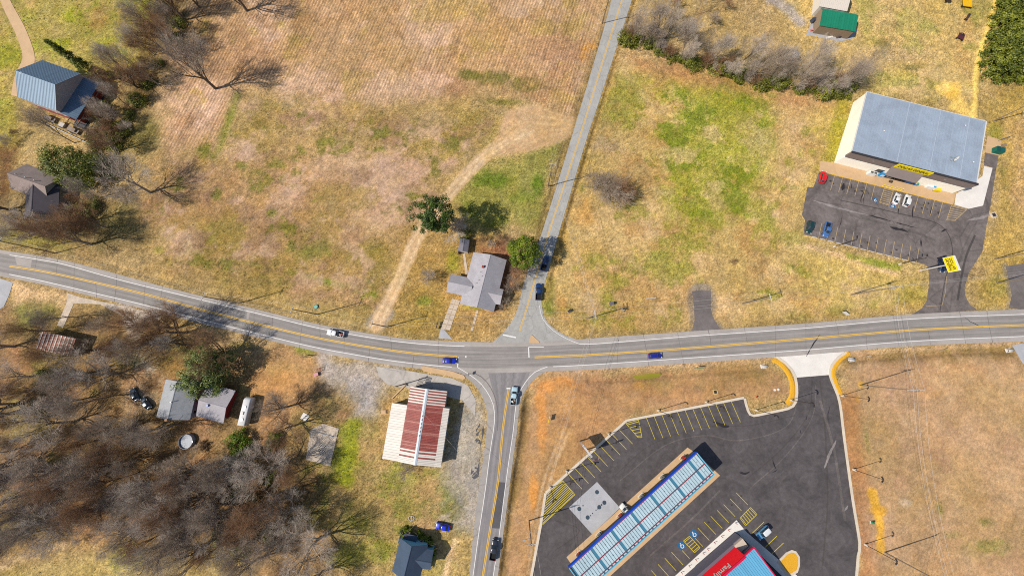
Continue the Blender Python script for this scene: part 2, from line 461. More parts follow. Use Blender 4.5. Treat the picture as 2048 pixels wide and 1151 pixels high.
# pasture in the top right, sand, clay
area([(1560, -60), (2060, -60), (2048, 120), (1950, 200), (1700, 195), (1730, 110), (1640, 120), (1560, 60)], (204, 174, 112), 4, 5, 1, gr=0.12)
for a in ((1815, 40, 26, 24), (1855, 55, 20, 14), (1730, 50, 14, 30)):
    spot(*a, (164, 158, 80), 0.6, gr=0.4)
spot(1765, 98, 12, 18, (120, 112, 62), 0.7, gr=0.3); spot(1830, 135, 30, 8, (128, 120, 66), 0.6, gr=0.3); spot(1875, 140, 14, 14, (122, 116, 70), 0.7, gr=0.3); spot(1800, 110, 60, 14, (196, 168, 126), 0.6)
track([(1725, 160), (1790, 150), (1870, 165)], 3.0, (208, 182, 86), 1.5, 2, 0.6, gr=0.3)
area([(1740, 185), (1960, 210), (1975, 235), (1860, 212), (1730, 190)], (146, 130, 68), 2, 3, 0.6, gr=0.4)
track([(1952, 0), (1930, 60), (1920, 180)], 5, (206, 164, 104), 2, 2, 0.6)
area([(1880, 165), (1912, 168), (1915, 200), (1945, 222), (1940, 232), (1890, 215), (1905, 200), (1875, 180)], (246, 206, 112), 1.2, 3, 0.95, gr=0, ro=0.6)
track([(2000, -20), (1990, 10), (1972, 70), (1955, 130), (1948, 230)], 1.7, (240, 204, 110), 0.6, 0.7, 1, gr=0, dz=0.35)
track([(1540, 0), (1580, 20), (1600, 45)], 4.5, (184, 172, 164), 1.5, 1.5, 0.9, gr=0)
area([(1960, 190), (2060, 160), (2060, 640), (1955, 622), (1990, 430), (2000, 320), (1975, 240)], (188, 158, 90), 2, 4, 1, gr=0.25)
area([(2010, 240), (2060, 230), (2060, 420), (2025, 420)], (208, 170, 118), 2, 3, 0.8, gr=0.05)
spot(1990, 265, 14, 18, (158, 150, 66), 0.7, gr=0.5); spot(2005, 340, 10, 34, (140, 128, 70), 0.6, gr=0.4); spot(2000, 570, 26, 22, (164, 152, 80), 0.5, gr=0.4)
# ground south of the highway, right half
area([(1695, 712), (2060, 690), (2060, 1200), (1730, 1200), (1725, 1085), (1700, 900), (1680, 800)], (194, 158, 118), 2, 4, 1, gr=0.04, ro=0.38)
area([(1900, 850), (2060, 840), (2060, 980), (1920, 960)], (208, 172, 124), 8, 8, 0.6)
area([(1760, 900), (1900, 860), (1920, 1000), (1780, 1080)], (190, 158, 112), 8, 8, 0.6)
track([(1696, 800), (1708, 900), (1722, 1000), (1738, 1085), (1735, 1160)], 6, (192, 140, 96), 2, 1.5, 0.8, gr=0.02, ro=0.35)
spot(1945, 1100, 40, 20, (150, 142, 84), 0.5, gr=0.4); spot(2018, 775, 10, 16, (118, 98, 62), 0.6, gr=0.3)
track([(1745, 985), (1755, 1020), (1762, 1060), (1763, 1100)], 2.2, (240, 180, 70), 0.8, 1.2, 0.95, gr=0)
spot(1755, 1020, 16, 9, (236, 176, 66), 0.8); spot(1722, 768, 6, 6, (240, 184, 78), 0.9); spot(1765, 1102, 8, 8, (234, 176, 90), 0.8); spot(1716, 798, 5, 6, (222, 160, 80), 0.7)
spot(1812, 1004, 14, 9, (214, 190, 160), 0.6); spot(1860, 785, 30, 12, (212, 162, 100), 0.6); spot(1910, 735, 60, 10, (214, 160, 112), 0.6)
area([(1060, 752), (1250, 745), (1400, 738), (1540, 728), (1590, 790), (1495, 800), (1255, 838), (1092, 985), (1080, 1050), (1060, 1160), (990, 1160), (1040, 900)], (188, 148, 108), 2, 3, 1, gr=0.02, ro=0.38)
area([(1100, 860), (1250, 830), (1160, 920), (1100, 970)], (202, 156, 104), 5, 6, 0.7)
for a in ((1110, 772, 50, 16), (1080, 800, 14, 22), (1085, 860, 10, 40), (1068, 985, 8, 30), (1085, 830, 8, 16)):
    spot(*a, (226, 156, 88), 0.85, gr=0)
for a in ((1130, 810, 30, 12), (1150, 790, 40, 10), (1120, 900, 16, 22)):
    spot(*a, (168, 132, 96), 0.6)
track([(1130, 870), (1115, 900), (1100, 935)], 1.2, (230, 190, 150), 0.8, 1.2, 0.8)
for k in range(4):
    track([(1150 + k * 9, 800), (1120 + k * 7, 860), (1085 + k * 6, 950), (1066 + k * 4, 1060), (1050 + k * 4, 1160)], 0.5, (220, 186, 146) if k % 2 else (160, 124, 88), 0.4, 0.5, 0.55)
track([(1055, 790), (1045, 870), (1030, 960), (1012, 1060), (1000, 1160)], 2.6, (112, 92, 60), 1.2, 1.2, 0.8, gr=0.12)
area([(1265, 755), (1330, 750), (1420, 745), (1530, 740), (1530, 760), (1400, 775), (1290, 785)], (146, 126, 74), 2, 3, 0.7, gr=0.3)
spot(1275, 772, 12, 10, (216, 158, 84), 0.8)
track([(1700, 718), (1800, 714), (1880, 708), (2020, 700)], 5.0, (136, 112, 66), 2, 2, 0.75, gr=0.3)
track([(1710, 704), (1850, 695), (2010, 688)], 2.0, (166, 142, 78), 1.2, 1.5, 0.8, gr=0.3)
# wood, yards and the gravel lot in the lower left
area([(-60, 585), (120, 590), (300, 640), (430, 680), (640, 705), (690, 760), (770, 800), (720, 1000), (760, 1090), (720, 1200), (-60, 1200)], (164, 134, 94), 4, 6, 1, gr=0.14, ro=0.9)
area([(-60, 860), (250, 820), (430, 850), (560, 880), (700, 960), (610, 1090), (300, 1100), (60, 1060), (-60, 1080)], (142, 114, 82), 8, 8, 0.8, gr=0.08)
area([(60, 940), (200, 920), (250, 1010), (180, 1070), (70, 1040)], (158, 112, 80), 5, 7, 0.7, gr=0)
area([(160, 690), (330, 640), (400, 680), (350, 760), (200, 760)], (166, 130, 82), 5, 7, 0.7, gr=0.05)
area([(0, 690), (130, 720), (120, 790), (20, 800)], (176, 142, 84), 5, 7, 0.7, gr=0.15)
area([(25, 600), (110, 605), (120, 660), (30, 660)], (146, 146, 74), 2, 2, 0.8, gr=0.4)
area([(22, 566), (70, 568), (135, 590), (128, 612), (60, 600), (28, 612)], (234, 196, 148), 1.2, 2, 0.95, gr=0.0)
area([(-60, 1140), (60, 1110), (130, 1085), (230, 1098), (320, 1090), (490, 1090), (500, 1200), (-60, 1200)], (186, 162, 104), 3, 4, 0.9, gr=0.2)
area([(220, 1090), (270, 1080), (290, 1110), (240, 1130)], (150, 160, 60), 2, 3, 0.7, gr=0.6)
track([(-20, 1135), (60, 1108), (130, 1088)], 3.0, (206, 176, 142), 1.5, 1.5, 0.8, gr=0)
track([(250, 600), (262, 640), (275, 695), (282, 730), (310, 755), (330, 775)], 4.6, (200, 186, 172), 1.5, 1.6, 0.9, gr=0, ro=0.6)
area([(240, 740), (330, 760), (320, 840), (250, 830)], (190, 164, 138), 2, 3, 0.8, gr=0.02)
area([(250, 615), (330, 625), (310, 645), (255, 640)], (196, 186, 180), 1.2, 1.5, 0.9, gr=0)
area([(480, 705), (600, 700), (650, 740), (650, 800), (570, 830), (490, 800)], (192, 150, 100), 2, 4, 0.95, gr=0.06, ro=0.5)
area([(505, 760), (560, 740), (600, 770), (530, 800), (500, 795)], (208, 148, 84), 2, 3, 0.7, gr=0)
spot(612, 700, 18, 10, (140, 140, 62), 0.7, gr=0.5); spot(480, 690, 30, 12, (150, 146, 66), 0.6, gr=0.4)
area([(640, 712), (720, 722), (800, 735), (800, 760), (772, 772), (765, 840), (700, 845), (690, 800), (640, 770)], (176, 168, 164), 1.5, 3, 0.95, gr=0, ro=0.7)
area([(660, 725), (760, 740), (760, 760), (680, 750)], (206, 186, 160), 2, 3, 0.7)
area([(765, 800), (790, 800), (770, 920), (745, 880)], (186, 148, 98), 1.5, 2, 0.9, gr=0.15)
area([(590, 830), (760, 840), (780, 920), (900, 940), (940, 1080), (930, 1160), (700, 1160), (640, 1000)], (172, 148, 96), 4, 5, 0.9, gr=0.22)
track([(706, 850), (698, 900), (690, 950)], 5.5, (150, 152, 48), 2, 2.5, 0.85, gr=0.6)
spot(680, 950, 26, 14, (142, 148, 48), 0.8, gr=0.6); spot(725, 890, 14, 30, (206, 172, 124), 0.6); spot(865, 950, 20, 9, (140, 148, 50), 0.8, gr=0.6); spot(790, 935, 16, 12, (150, 150, 66), 0.6, gr=0.5)
spot(700, 1040, 40, 40, (136, 130, 80), 0.6, gr=0.4); spot(800, 1010, 40, 26, (186, 146, 100), 0.6)
area([(880, 940), (900, 900), (905, 860), (930, 800), (948, 792), (966, 830), (966, 930), (950, 1060), (930, 1072), (890, 1050), (870, 1000)], (178, 168, 158), 1.5, 2.5, 0.95, gr=0, ro=0.6)
spot(925, 900, 8, 40, (206, 196, 178), 0.6); spot(915, 1000, 10, 40, (156, 148, 146), 0.6)
area([(850, 1060), (930, 1078), (945, 1160), (850, 1160)], (168, 150, 88), 1.5, 2, 0.9, gr=0.3)
track([(910, 1080), (900, 1110), (890, 1150)], 1.6, (224, 190, 146), 0.6, 0.7, 0.9, gr=0); spot(914, 1080, 9, 4, (236, 206, 150), 0.8)
# top left lawns and the belt of trees
area([(-60, -60), (340, -60), (330, 40), (290, 150), (180, 170), (60, 115), (-60, 80)], (172, 156, 84), 3, 5, 1, gr=0.3)
for a in ((225, 90, 26, 16), (250, 110, 20, 16), (150, 30, 40, 16), (120, 90, 20, 12), (215, 150, 14, 8)):
    spot(*a, (164, 168, 40), 0.7, gr=0.6)
spot(200, 30, 20, 24, (176, 128, 84), 0.6); spot(110, 60, 26, 20, (190, 164, 112), 0.6)
area([(-60, 60), (30, 70), (66, 116), (24, 170), (40, 300), (0, 420), (-60, 420)], (178, 160, 82), 2, 3, 1, gr=0.3)
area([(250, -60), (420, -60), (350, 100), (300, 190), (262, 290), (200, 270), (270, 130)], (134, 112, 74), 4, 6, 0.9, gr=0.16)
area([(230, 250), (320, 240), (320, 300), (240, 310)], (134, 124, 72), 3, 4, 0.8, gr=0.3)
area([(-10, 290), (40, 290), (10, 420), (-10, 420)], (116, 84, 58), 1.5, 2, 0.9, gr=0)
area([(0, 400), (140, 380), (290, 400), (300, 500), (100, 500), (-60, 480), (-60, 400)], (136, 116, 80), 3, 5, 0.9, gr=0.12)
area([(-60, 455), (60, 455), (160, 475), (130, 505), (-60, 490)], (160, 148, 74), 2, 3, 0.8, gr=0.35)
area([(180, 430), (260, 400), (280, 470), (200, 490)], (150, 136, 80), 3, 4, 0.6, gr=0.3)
# verges: a dusty rim beside every pavement
for e in (((0, 492), (130, 515), (325, 567), (530, 620), (650, 648), (800, 670), (870, 677)), ((1170, 676), (1382, 660), (1600, 646), (1824, 628)), ((1960, 622), (2048, 616))):
    track(e, 2.2, (170, 146, 100), 1.2, 0.8, 0.8, gr=0.15)
for e in (((1080, 745), (1200, 741), (1382, 728), (1540, 716)), ((1700, 706), (2048, 684))):
    track(e, 1.6, (204, 168, 128), 0.9, 0.6, 0.85, gr=0.02)
track([(1226, 0), (1196, 100), (1132, 300), (1078, 480), (1048, 570)], 3.0, (140, 118, 76), 1.5, 1.0, 0.7, gr=0.3)
track([(1268, 0), (1204, 200), (1176, 290), (1126, 460), (1092, 590)], 3.2, (166, 136, 82), 1.5, 1.2, 0.75, gr=0.2)
track([(1185, 92), (1172, 100), (1168, 115)], 3, (206, 150, 80), 1.5, 1.5, 0.8, gr=0)

mosaic([(1720, 720), (2060, 700), (2060, 1160), (1760, 1160)], [((186, 148, 114), 18, 401, 0.30, 0.0, 0.3), ((206, 170, 128), 14, 411, 0.26, 0.0, 0.35), ((180, 148, 108), 9, 421, 0.10, 0.1, 0.4)])
mosaic([(1090, 760), (1540, 745), (1480, 795), (1250, 830), (1100, 960)], [((176, 134, 96), 12, 431, 0.3, 0.0, 0.35), ((208, 160, 110), 9, 441, 0.2, 0.0, 0.35)])
mosaic([(0, 620), (420, 690), (720, 800), (700, 1080), (0, 1100)], [((148, 134, 82), 14, 451, 0.24, 0.3, 0.9), ((176, 132, 94), 11, 461, 0.24, 0.02, 0.8), ((120, 94, 68), 9, 471, 0.2, 0.02, 0.9)])
mosaic([(590, 840), (770, 850), (900, 950), (930, 1150), (640, 1150)], [((138, 136, 66), 11, 481, 0.3, 0.5, 1.0), ((196, 160, 112), 9, 491, 0.22, 0.05, 0.8)])
mosaic([(-40, -40), (300, -40), (280, 150), (60, 110), (-40, 300)], [((158, 160, 56), 13, 501, 0.34, 0.6, 1.0), ((190, 160, 104), 10, 511, 0.2, 0.1, 0.8)])
mosaic([(1560, -40), (2000, -40), (1950, 190), (1720, 190), (1640, 110)], [((168, 158, 84), 14, 521, 0.26, 0.4, 1.0), ((216, 184, 126), 10, 531, 0.2, 0.03, 0.7)])
track([(1745, 985), (1755, 1020), (1762, 1060), (1763, 1100)], 2.0, (240, 184, 76), 0.7, 0.9, 0.95, gr=0, ro=0.4)
spot(1757, 1020, 14, 8, (236, 176, 66), 0.8); spot(1722, 768, 6, 6, (240, 184, 78), 0.9)
for a in ((1880, 1020, 12, 26), (1900, 1070, 22, 14), (1975, 1040, 20, 12), (1990, 1090, 26, 14), (1735, 880, 5, 18)):
    spot(*a, (146, 138, 78), 0.5, gr=0.75, fray=2.0, ro=0.9)
track([(706, 850), (698, 900), (690, 950)], 5.0, (150, 154, 48), 2, 2.5, 0.8, gr=0.6)
area([(505, 745), (560, 735), (610, 765), (540, 800), (500, 795)], (200, 154, 100), 2, 3, 0.5, gr=0, ro=0.5)
area([(1880, 165), (1912, 168), (1915, 200), (1945, 222), (1940, 236), (1890, 220), (1905, 200), (1875, 180)], (248, 208, 116), 1.0, 3, 0.95, gr=0, ro=0.6)
spot(1900, 185, 16, 14, (246, 196, 90), 0.9, ro=0.5); spot(1888, 176, 12, 10, (248, 210, 126), 0.8)
track([(2000, -20), (1990, 10), (1972, 70), (1955, 130), (1948, 230)], 1.7, (242, 206, 112), 0.5, 0.6, 1, gr=0, ro=0.5)
# the dirt track again, over everything: it is bare and driven
area([(1010, 224), (1040, 212), (1080, 216), (1146, 236), (1140, 270), (1100, 288), (1050, 304), (990, 312), (975, 304), (1000, 270)], (208, 172, 130), 0.7, 0.9, 1.0, gr=0.0, fu=0, ro=0.35)
track([(1050, 270), (985, 300), (930, 350), (885, 405), (840, 465), (815, 520), (785, 585), (752, 650)], 4.4, (216, 182, 140), 0.7, 0.6, 1.0, gr=0.0, fu=0, ro=0.35)
for off in (-7, 7):
    track([(1060 + off, 262), (985 + off, 300), (930 + off, 350), (885 + off, 405), (840 + off, 465), (815 + off, 520), (785 + off, 585), (752 + off, 650)], 0.7, (238, 208, 166), 0.5, 0.4, 0.8)
for k in range(9):
    track([(1140, 240 + k * 3.6), (1090, 226 + k * 7), (1045, 228 + k * 9), (1010, 262 + k * 6), (970, 308 + k * 2)], 0.5, (228, 196, 142) if k % 2 else (196, 160, 112), 0.4, 0.8, 0.45)
for e in ([(1383, 660), (1386, 620), (1382, 585), (1390, 577), (1421, 577), (1425, 600), (1424, 630), (1440, 658)], [(2010, 532), (2022, 590), (2016, 618)]):
    track(e, 1.8, (150, 136, 116), 0.9, 1.2, 0.8, gr=0.0, ro=0.7)
spot(1404, 574, 16, 5, (160, 146, 124), 0.7); spot(610, 690, 20, 10, (128, 140, 54), 0.6, gr=0.6); spot(1000, 440, 40, 12, (120, 132, 50), 0.5, gr=0.6); spot(790, 960, 40, 22, (140, 146, 60), 0.6, gr=0.6); spot(720, 1110, 50, 24, (140, 146, 58), 0.6, gr=0.6)
# relief: ditches, banks, clods
def ditch(px, width, depth):
    pts = smooth_line(PX(px), 4.0)
    w = gwin(pts, width)
    d = seg_dist(GX[w], GY[w], pts, False) / (width / 2)
    gz[w] -= depth * np.clip(1 - d, 0, 1) ** 2 * (3 - 2 * np.clip(1 - d, 0, 1))
ditch([(1180, 762), (1255, 757), (1330, 749), (1420, 743), (1528, 734)], 3.4, 0.75)
ditch([(1704, 719), (1800, 713), (1880, 707), (2022, 701)], 3.4, 0.8)
ditch([(1053, 800), (1046, 870), (1030, 960), (1013, 1060), (1001, 1160)], 3.4, 0.8)
ditch([(1271, 0), (1234, 110), (1206, 205), (1180, 290), (1150, 390), (1128, 468), (1104, 560)], 2.6, 0.6)
ditch([(1200, 100), (1165, 215)], 2.4, 0.5)
ditch([(1130, 295), (1092, 425), (1078, 470)], 2.4, 0.5)
ditch([(1590, 632), (1690, 622), (1790, 603), (1840, 588)], 3.6, 0.6)
ditch([(440, 588), (560, 614), (650, 640), (730, 658)], 2.6, 0.45)
ditch([(160, 512), (320, 558), (400, 580)], 2.2, 0.35)
gz += NB * 0.25 + NW * 0.10 * rough_g + NF * 0.13 * rough_g + (np.random.default_rng(3).random(shp) - 0.5) * 0.10 * rough_g + fbm(GX, GY, 1.0, 131, 2) * 0.10 * rough_g
# ------------------------------------------------------------------ roads, lots, kerbs (laid on the ground sheet further down)
def asphalt(name, rgb, streak=0.0, var=0.10, stain=0.10, crack=0.0, tracks=False):
    m, nt, N, L, b = newmat(name)
    pos = N.new('ShaderNodeNewGeometry').outputs['Position']
    def noise(scale, detail=4, vec=None, dist=0.0):
        n = N.new('ShaderNodeTexNoise'); n.inputs['Scale'].default_value = scale; n.inputs['Detail'].default_value = detail
        n.inputs['Roughness'].default_value = 0.7; n.inputs['Distortion'].default_value = dist
        L.new(vec or pos, n.inputs['Vector']); return n.outputs[0]
    def rng(x, a, b_, c, d):
        r = N.new('ShaderNodeMapRange'); r.inputs[1].default_value = a; r.inputs[2].default_value = b_; r.inputs[3].default_value = c; r.inputs[4].default_value = d
        L.new(x, r.inputs[0]); return r.outputs[0]
    def mulv(x, y):
        q = N.new('ShaderNodeMath'); q.operation = 'MULTIPLY'; L.new(x, q.inputs[0]); L.new(y, q.inputs[1]); return q.outputs[0]
    f = mulv(rng(noise(5.0), 0.3, 0.7, 1 - var, 1 + var), rng(noise(0.16, 6, dist=0.8), 0.35, 0.65, 1 - stain, 1 + stain))
    f = mulv(f, rng(noise(0.7, 5, dist=0.5), 0.35, 0.68, 1 - stain * 0.7, 1 + stain * 0.7))
    if streak:
        uv = N.new('ShaderNodeTexCoord').outputs['UV']
        mp = N.new('ShaderNodeMapping'); mp.inputs['Scale'].default_value = (0.02, 5.0, 1); L.new(uv, mp.inputs['Vector'])
        f = mulv(f, rng(noise(2.6, 4, mp.outputs[0]), 0.3, 0.7, 1 - streak, 1 + streak))
        if tracks:
            # worn wheel paths and the oil-dark middle of each lane
            sx = N.new('ShaderNodeSeparateXYZ'); L.new(uv, sx.inputs[0])
            q = N.new('ShaderNodeMath'); q.operation = 'MULTIPLY'; q.inputs[1].default_value = math.pi * 8; L.new(sx.outputs[1], q.inputs[0])
            c = N.new('ShaderNodeMath'); c.operation = 'COSINE'; L.new(q.outputs[0], c.inputs[0])
            f = mulv(f, rng(c.outputs[0], -1, 1, 0.90, 1.07))
    if crack:
        vo = N.new('ShaderNodeTexVoronoi'); vo.feature = 'DISTANCE_TO_EDGE'; vo.inputs['Scale'].default_value = crack
        wv = N.new('ShaderNodeVectorMath'); wv.operation = 'MULTIPLY_ADD'; wv.inputs[1].default_value = (1.2, 1.2, 0)
        nz = N.new('ShaderNodeTexNoise'); nz.inputs['Scale'].default_value = 0.7; L.new(pos, nz.inputs['Vector'])
        L.new(nz.outputs['Color'], wv.inputs[0]); L.new(pos, wv.inputs[2]); L.new(wv.outputs[0], vo.inputs['Vector'])
        f = mulv(f, rng(vo.outputs['Distance'], 0.0, 0.02, 0.72, 1.0))
    s = N.new('ShaderNodeVectorMath'); s.operation = 'SCALE'; s.inputs[0].default_value = A(*rgb)[:3]; L.new(f, s.inputs['Scale'])
    L.new(s.outputs[0], b.inputs['Base Color'])
    b.inputs['Roughness'].default_value = 0.85; b.inputs['Specular IOR Level'].default_value = 0.25
    bp = N.new('ShaderNodeBump'); bp.inputs['Strength'].default_value = 0.25; bp.inputs['Distance'].default_value = 0.02
    L.new(noise(14.0, 2), bp.inputs['Height']); L.new(bp.outputs[0], b.inputs['Normal'])
    return m
M_shoulder = asphalt('shoulder_asphalt', (178, 170, 164), 0.08, 0.10, 0.08)
M_lane = asphalt('lane_asphalt', (154, 148, 144), 0.24, 0.08, 0.06, tracks=True)
M_lane_s = asphalt('lane_asphalt_south', (146, 141, 142), 0.22, 0.08, 0.07, tracks=True)
M_lane_n = asphalt('lane_asphalt_north', (178, 176, 172), 0.10, 0.09, 0.08, crack=0.22)
M_flare = asphalt('junction_asphalt', (172, 165, 160), 0.0, 0.09, 0.10, crack=0.10)
M_lotnew = asphalt('new_lot_asphalt', (92, 86, 87), 0.0, 0.16, 0.26)
M_lotold = asphalt('worn_lot_asphalt', (120, 111, 108), 0.0, 0.16, 0.26, crack=0.07)
M_patch = asphalt('patch_asphalt', (96, 94, 98), 0.0, 0.08, 0.08)
M_drive = asphalt('drive_asphalt', (120, 112, 110), 0.0, 0.14, 0.16)
M_conc = paint('pale_concrete', (240, 234, 226), 0.85, 0.07, stain=0.06, bump=0.1)
M_conc_tan = paint('tan_concrete', (216, 180, 138), 0.85, 0.08, stain=0.08, bump=0.1)
M_conc_grey = paint('grey_concrete', (184, 184, 188), 0.85, 0.08, stain=0.10, bump=0.1)
M_conc_old = paint('old_concrete', (212, 194, 174), 0.9, 0.14, stain=0.16, sscale=0.6, bump=0.2)
M_kerb = paint('kerb_concrete', (224, 210, 190), 0.85, 0.08, stain=0.06)
M_white = paint('road_white', (240, 238, 236), 0.7, 0.10, scale=4)
M_yel = paint('road_yellow', (246, 192, 36), 0.7, 0.14, scale=4)
M_yel_new = paint('lot_yellow', (232, 208, 44), 0.7, 0.10, scale=4)
M_yel_old = paint('lot_yellow_worn', (214, 182, 120), 0.75, 0.22, scale=5)

hw_c = [(-30, 523), (0, 529), (78, 541), (156, 557), (287, 587), (400, 618), (530, 651), (660, 680), (800, 702.5), (878, 710), (932, 713), (1057, 714), (1200, 708), (1382, 695.5), (1600, 678), (1835, 659), (2048, 649.4), (2100, 647)]
hw_n = [(-30, 501), (0, 506.7), (78, 519), (130, 529), (242, 560), (400, 598.6), (530, 630), (653, 659), (800, 683), (929, 692), (1057, 692), (1160, 687.7), (1200, 686.4), (1382, 672), (1600, 656.7), (1824, 637.4), (2048, 628), (2100, 626)]
hw_s = [(-30, 539), (0, 544.5), (78, 560), (162, 579.5), (287, 609), (400, 638), (608, 689), (700, 707), (800, 723), (915, 734), (1000, 736), (1094, 733), (1200, 727.5), (1382, 715), (1600, 700), (1821, 682), (2048, 672), (2100, 670)]
def shift(pts, d):
    return [(x, y + d) for x, y in pts]
n_edge = [(-30, 493.5), (0, 499), (130, 521), (325, 572), (530, 622), (653, 651), (800, 675.5), (865, 680), (940, 683), (1057, 684), (1160, 678), (1200, 674.7), (1382, 662), (1600, 647), (1824, 628), (2048, 618), (2100, 616)]
s_edge = [(-30, 546), (0, 552), (78, 567), (162, 587), (287, 617), (400, 646), (608, 697), (700, 716), (800, 732), (915, 744), (1000, 745), (1094, 742), (1200, 737.5), (1382, 725.5), (1600, 710), (1821, 692), (2048, 682), (2100, 680)]
S = lambda px, step=2.0: smooth_line(PX(px), step)
highway = structure(strip('highway', S(n_edge), S(s_edge), 0.020, M_shoulder))
def cut(pts, x0, x1):
    """part of a smooth line between two photo columns"""
    full = S(pts)
    a, b = P(x0, 700).x, P(x1, 700).x
    return [p for p in full if a <= p.x <= b]
strip('traffic_lane', S(hw_n), S(hw_s), 0.026, M_lane, highway)
for x0, x1 in ((-30, 932), (1057, 2100)):
    for off in (-0.2, 0.2):
        a, b = offset_line(cut(hw_c, x0, x1), 2 * abs(off))
        stripe('center_line', a if off < 0 else b, 0.2, 0.032, M_yel, highway)
for l, x0, x1 in ((hw_n, -30, 929), (hw_n, 1160, 2100), (hw_s, -30, 914), (hw_s, 1095, 2100)):
    stripe('edge_line', cut(l, x0, x1), 0.22, 0.032, M_white, highway)
stripe('stop_line', PX([(917, 713.5), (915, 734)]), 0.35, 0.033, M_white, highway)
stripe('stop_line', PX([(1057, 694), (1058, 714.5)]), 0.35, 0.033, M_white, highway)
stripe('edge_line', PX([(1057, 693.4), (1088, 693.4)]), 0.2, 0.0335, M_white, highway)
flat('center_line_end', PX([(930.5, 711), (933, 711), (933, 714.6), (930.5, 714.6)]), 0.034, M_white, highway)
# lighter and darker repair patches on the highway
flat('repair_patch', PX([(30, 513), (64, 519), (62, 535), (34, 529)]), 0.029, M_shoulder, highway)
flat('repair_patch', PX([(495, 622), (500, 624), (497, 638), (493, 637)]), 0.029, M_shoulder, highway)

# south road
so_w = [(932, 725), (941, 748), (962, 766), (980, 792), (988, 813), (990, 834), (987, 860), (980, 905), (969.6, 986), (957, 1070), (946, 1151), (938, 1205)]
so_e = [(1094, 733), (1071, 742.4), (1053, 761), (1040, 781.5), (1032, 807.6), (1027, 855), (1020, 905), (1011.4, 967.6), (998, 1072), (986.6, 1151), (979, 1205)]
so_we = [(905, 738), (936, 757), (954, 775), (968, 800), (975, 830), (973, 860), (968, 905), (956, 986), (944, 1090), (939, 1151), (931, 1205)]
so_ee = [(1110, 736), (1080, 748), (1061, 766), (1047, 786), (1039, 812), (1035, 855), (1028, 905), (1020, 967), (1006, 1072), (995.8, 1151), (988, 1205)]
south_road = structure(strip('south_road', S(so_we), S(so_ee), 0.010, M_flare))
strip('traffic_lane', S([(975, 740), (990, 800), (990, 834), (987, 860), (980, 905), (969.6, 986), (957, 1070), (946, 1151), (938, 1205)]), S([(1062, 740), (1034, 800), (1030, 834), (1027, 855), (1020, 905), (1011.4, 967.6), (998, 1072), (986.6, 1151), (979, 1205)]), 0.0145, M_lane_s, south_road)
so_c = [(1017.5, 776), (1006, 855), (995.8, 962.4), (977.5, 1074.8), (965.7, 1151), (958, 1205)]
for k in (0, 1):
    stripe('center_line', offset_line(S(so_c), 0.42)[k], 0.2, 0.040, M_yel, south_road)
stripe('edge_line', S([(915, 734), (938, 747.6), (961.6, 766), (979.8, 792), (988, 813), (990, 834), (987, 860), (980, 905), (969.6, 986), (957, 1070), (946, 1151), (938, 1205)]), 0.2, 0.040, M_white, south_road)
stripe('edge_line', S([(1095, 732.8), (1071, 742.4), (1052.8, 760.7), (1039.7, 781.5), (1032, 807.6), (1026.7, 859.7), (1020, 905), (1011.4, 967.6), (998, 1072), (986.6, 1151), (979, 1205)]), 0.2, 0.040, M_white, south_road)
stripe('stop_line', PX([(1013, 776), (1021, 776)]), 0.4, 0.041, M_white, south_road)
flat('repair_patch', PX([(997, 963), (1011.5, 964), (1001, 1056), (983, 1055)]), 0.022, M_patch, south_road)
flat('repair_patch', PX([(958, 836), (966, 834), (967.5, 862), (960, 900), (957, 952), (948, 958), (941, 950), (948, 900), (953, 850)]), 0.018, M_patch, south_road)
stripe('skid_seam', S([(938, 742), (962, 752), (980, 772), (992, 800), (996, 830), (995, 860)]), 0.22, 0.0185, M_drive, south_road)

# north road
no_w = [(1229, -20), (1223, 0), (1200, 84), (1136, 298), (1081, 473), (1050, 556), (1034.5, 620), (1013.7, 656), (982, 686), (960, 694)]
no_e = [(1270, -20), (1264, 0), (1200, 198), (1172.6, 280), (1120.5, 457), (1086, 580), (1084, 606), (1088, 634), (1110, 658), (1137, 673), (1168, 682)]
north_road = structure(strip('north_road', S(no_w), S(no_e), 0.012, M_lane_n))
no_c = [(1250, -20), (1244, 0), (1205, 125), (1151.8, 298), (1097, 467.6), (1055.4, 609.5), (1039, 661.6)]
for k in (0, 1):
    stripe('center_line', offset_line(S(no_c), 0.34)[k], 0.15, 0.0165, M_yel, north_road)
stripe('edge_line', S([(1079, 610), (1084, 635.6), (1107.5, 661.6), (1133.5, 677), (1160, 687.7)]), 0.17, 0.040, M_white, north_road)
stripe('stop_line', PX([(1006, 669), (1032, 674.5)]), 0.45, 0.040, M_white, north_road)
island = structure(MB().prism([(p.x, p.y) for p in PX([(1062, 669), (1064, 669.5), (1079, 683), (1078, 685.5), (1058.5, 685.6), (1058.3, 683)])], 0.0, 0.14).build('traffic_island', M_conc_tan))

# fuel station and store lot, lower right
lot_poly = [(1062, 1160), (1082, 1051), (1092, 985.5), (1253.5, 840.5), (1488, 795), (1496, 821), (1499, 827), (1506, 830), (1575, 816.5), (1585, 811), (1591, 801), (1592.5, 770), (1591, 754.5), (1659, 749), (1667, 770), (1679, 804), (1689, 882), (1705, 997), (1718, 1085), (1711, 1160)]
new_lot = structure(flat('store_parking_lot', PX(lot_poly), 0.012, M_lotnew))
entry_poly = [(1538, 713.5), (1556, 716), (1572, 727), (1584, 740), (1591, 754.5), (1659, 749), (1662, 732), (1676, 715.5), (1696, 702.5)]
structure(flat('lot_entrance', PX(entry_poly), 0.016, M_conc))
def kerb(px, w, h, m, name='kerb', step=1.5, smoothit=True):
    pts = smooth_line(PX(px), step) if smoothit else PX(px)
    a, b = offset_line(pts, w)
    ring = [[(p.x, p.y, -0.05), (p.x, p.y, h), (q.x, q.y, h), (q.x, q.y, -0.05)] for p, q in zip(a, b)]
    return structure(MB().loft(ring, smooth=False).build(name, m))
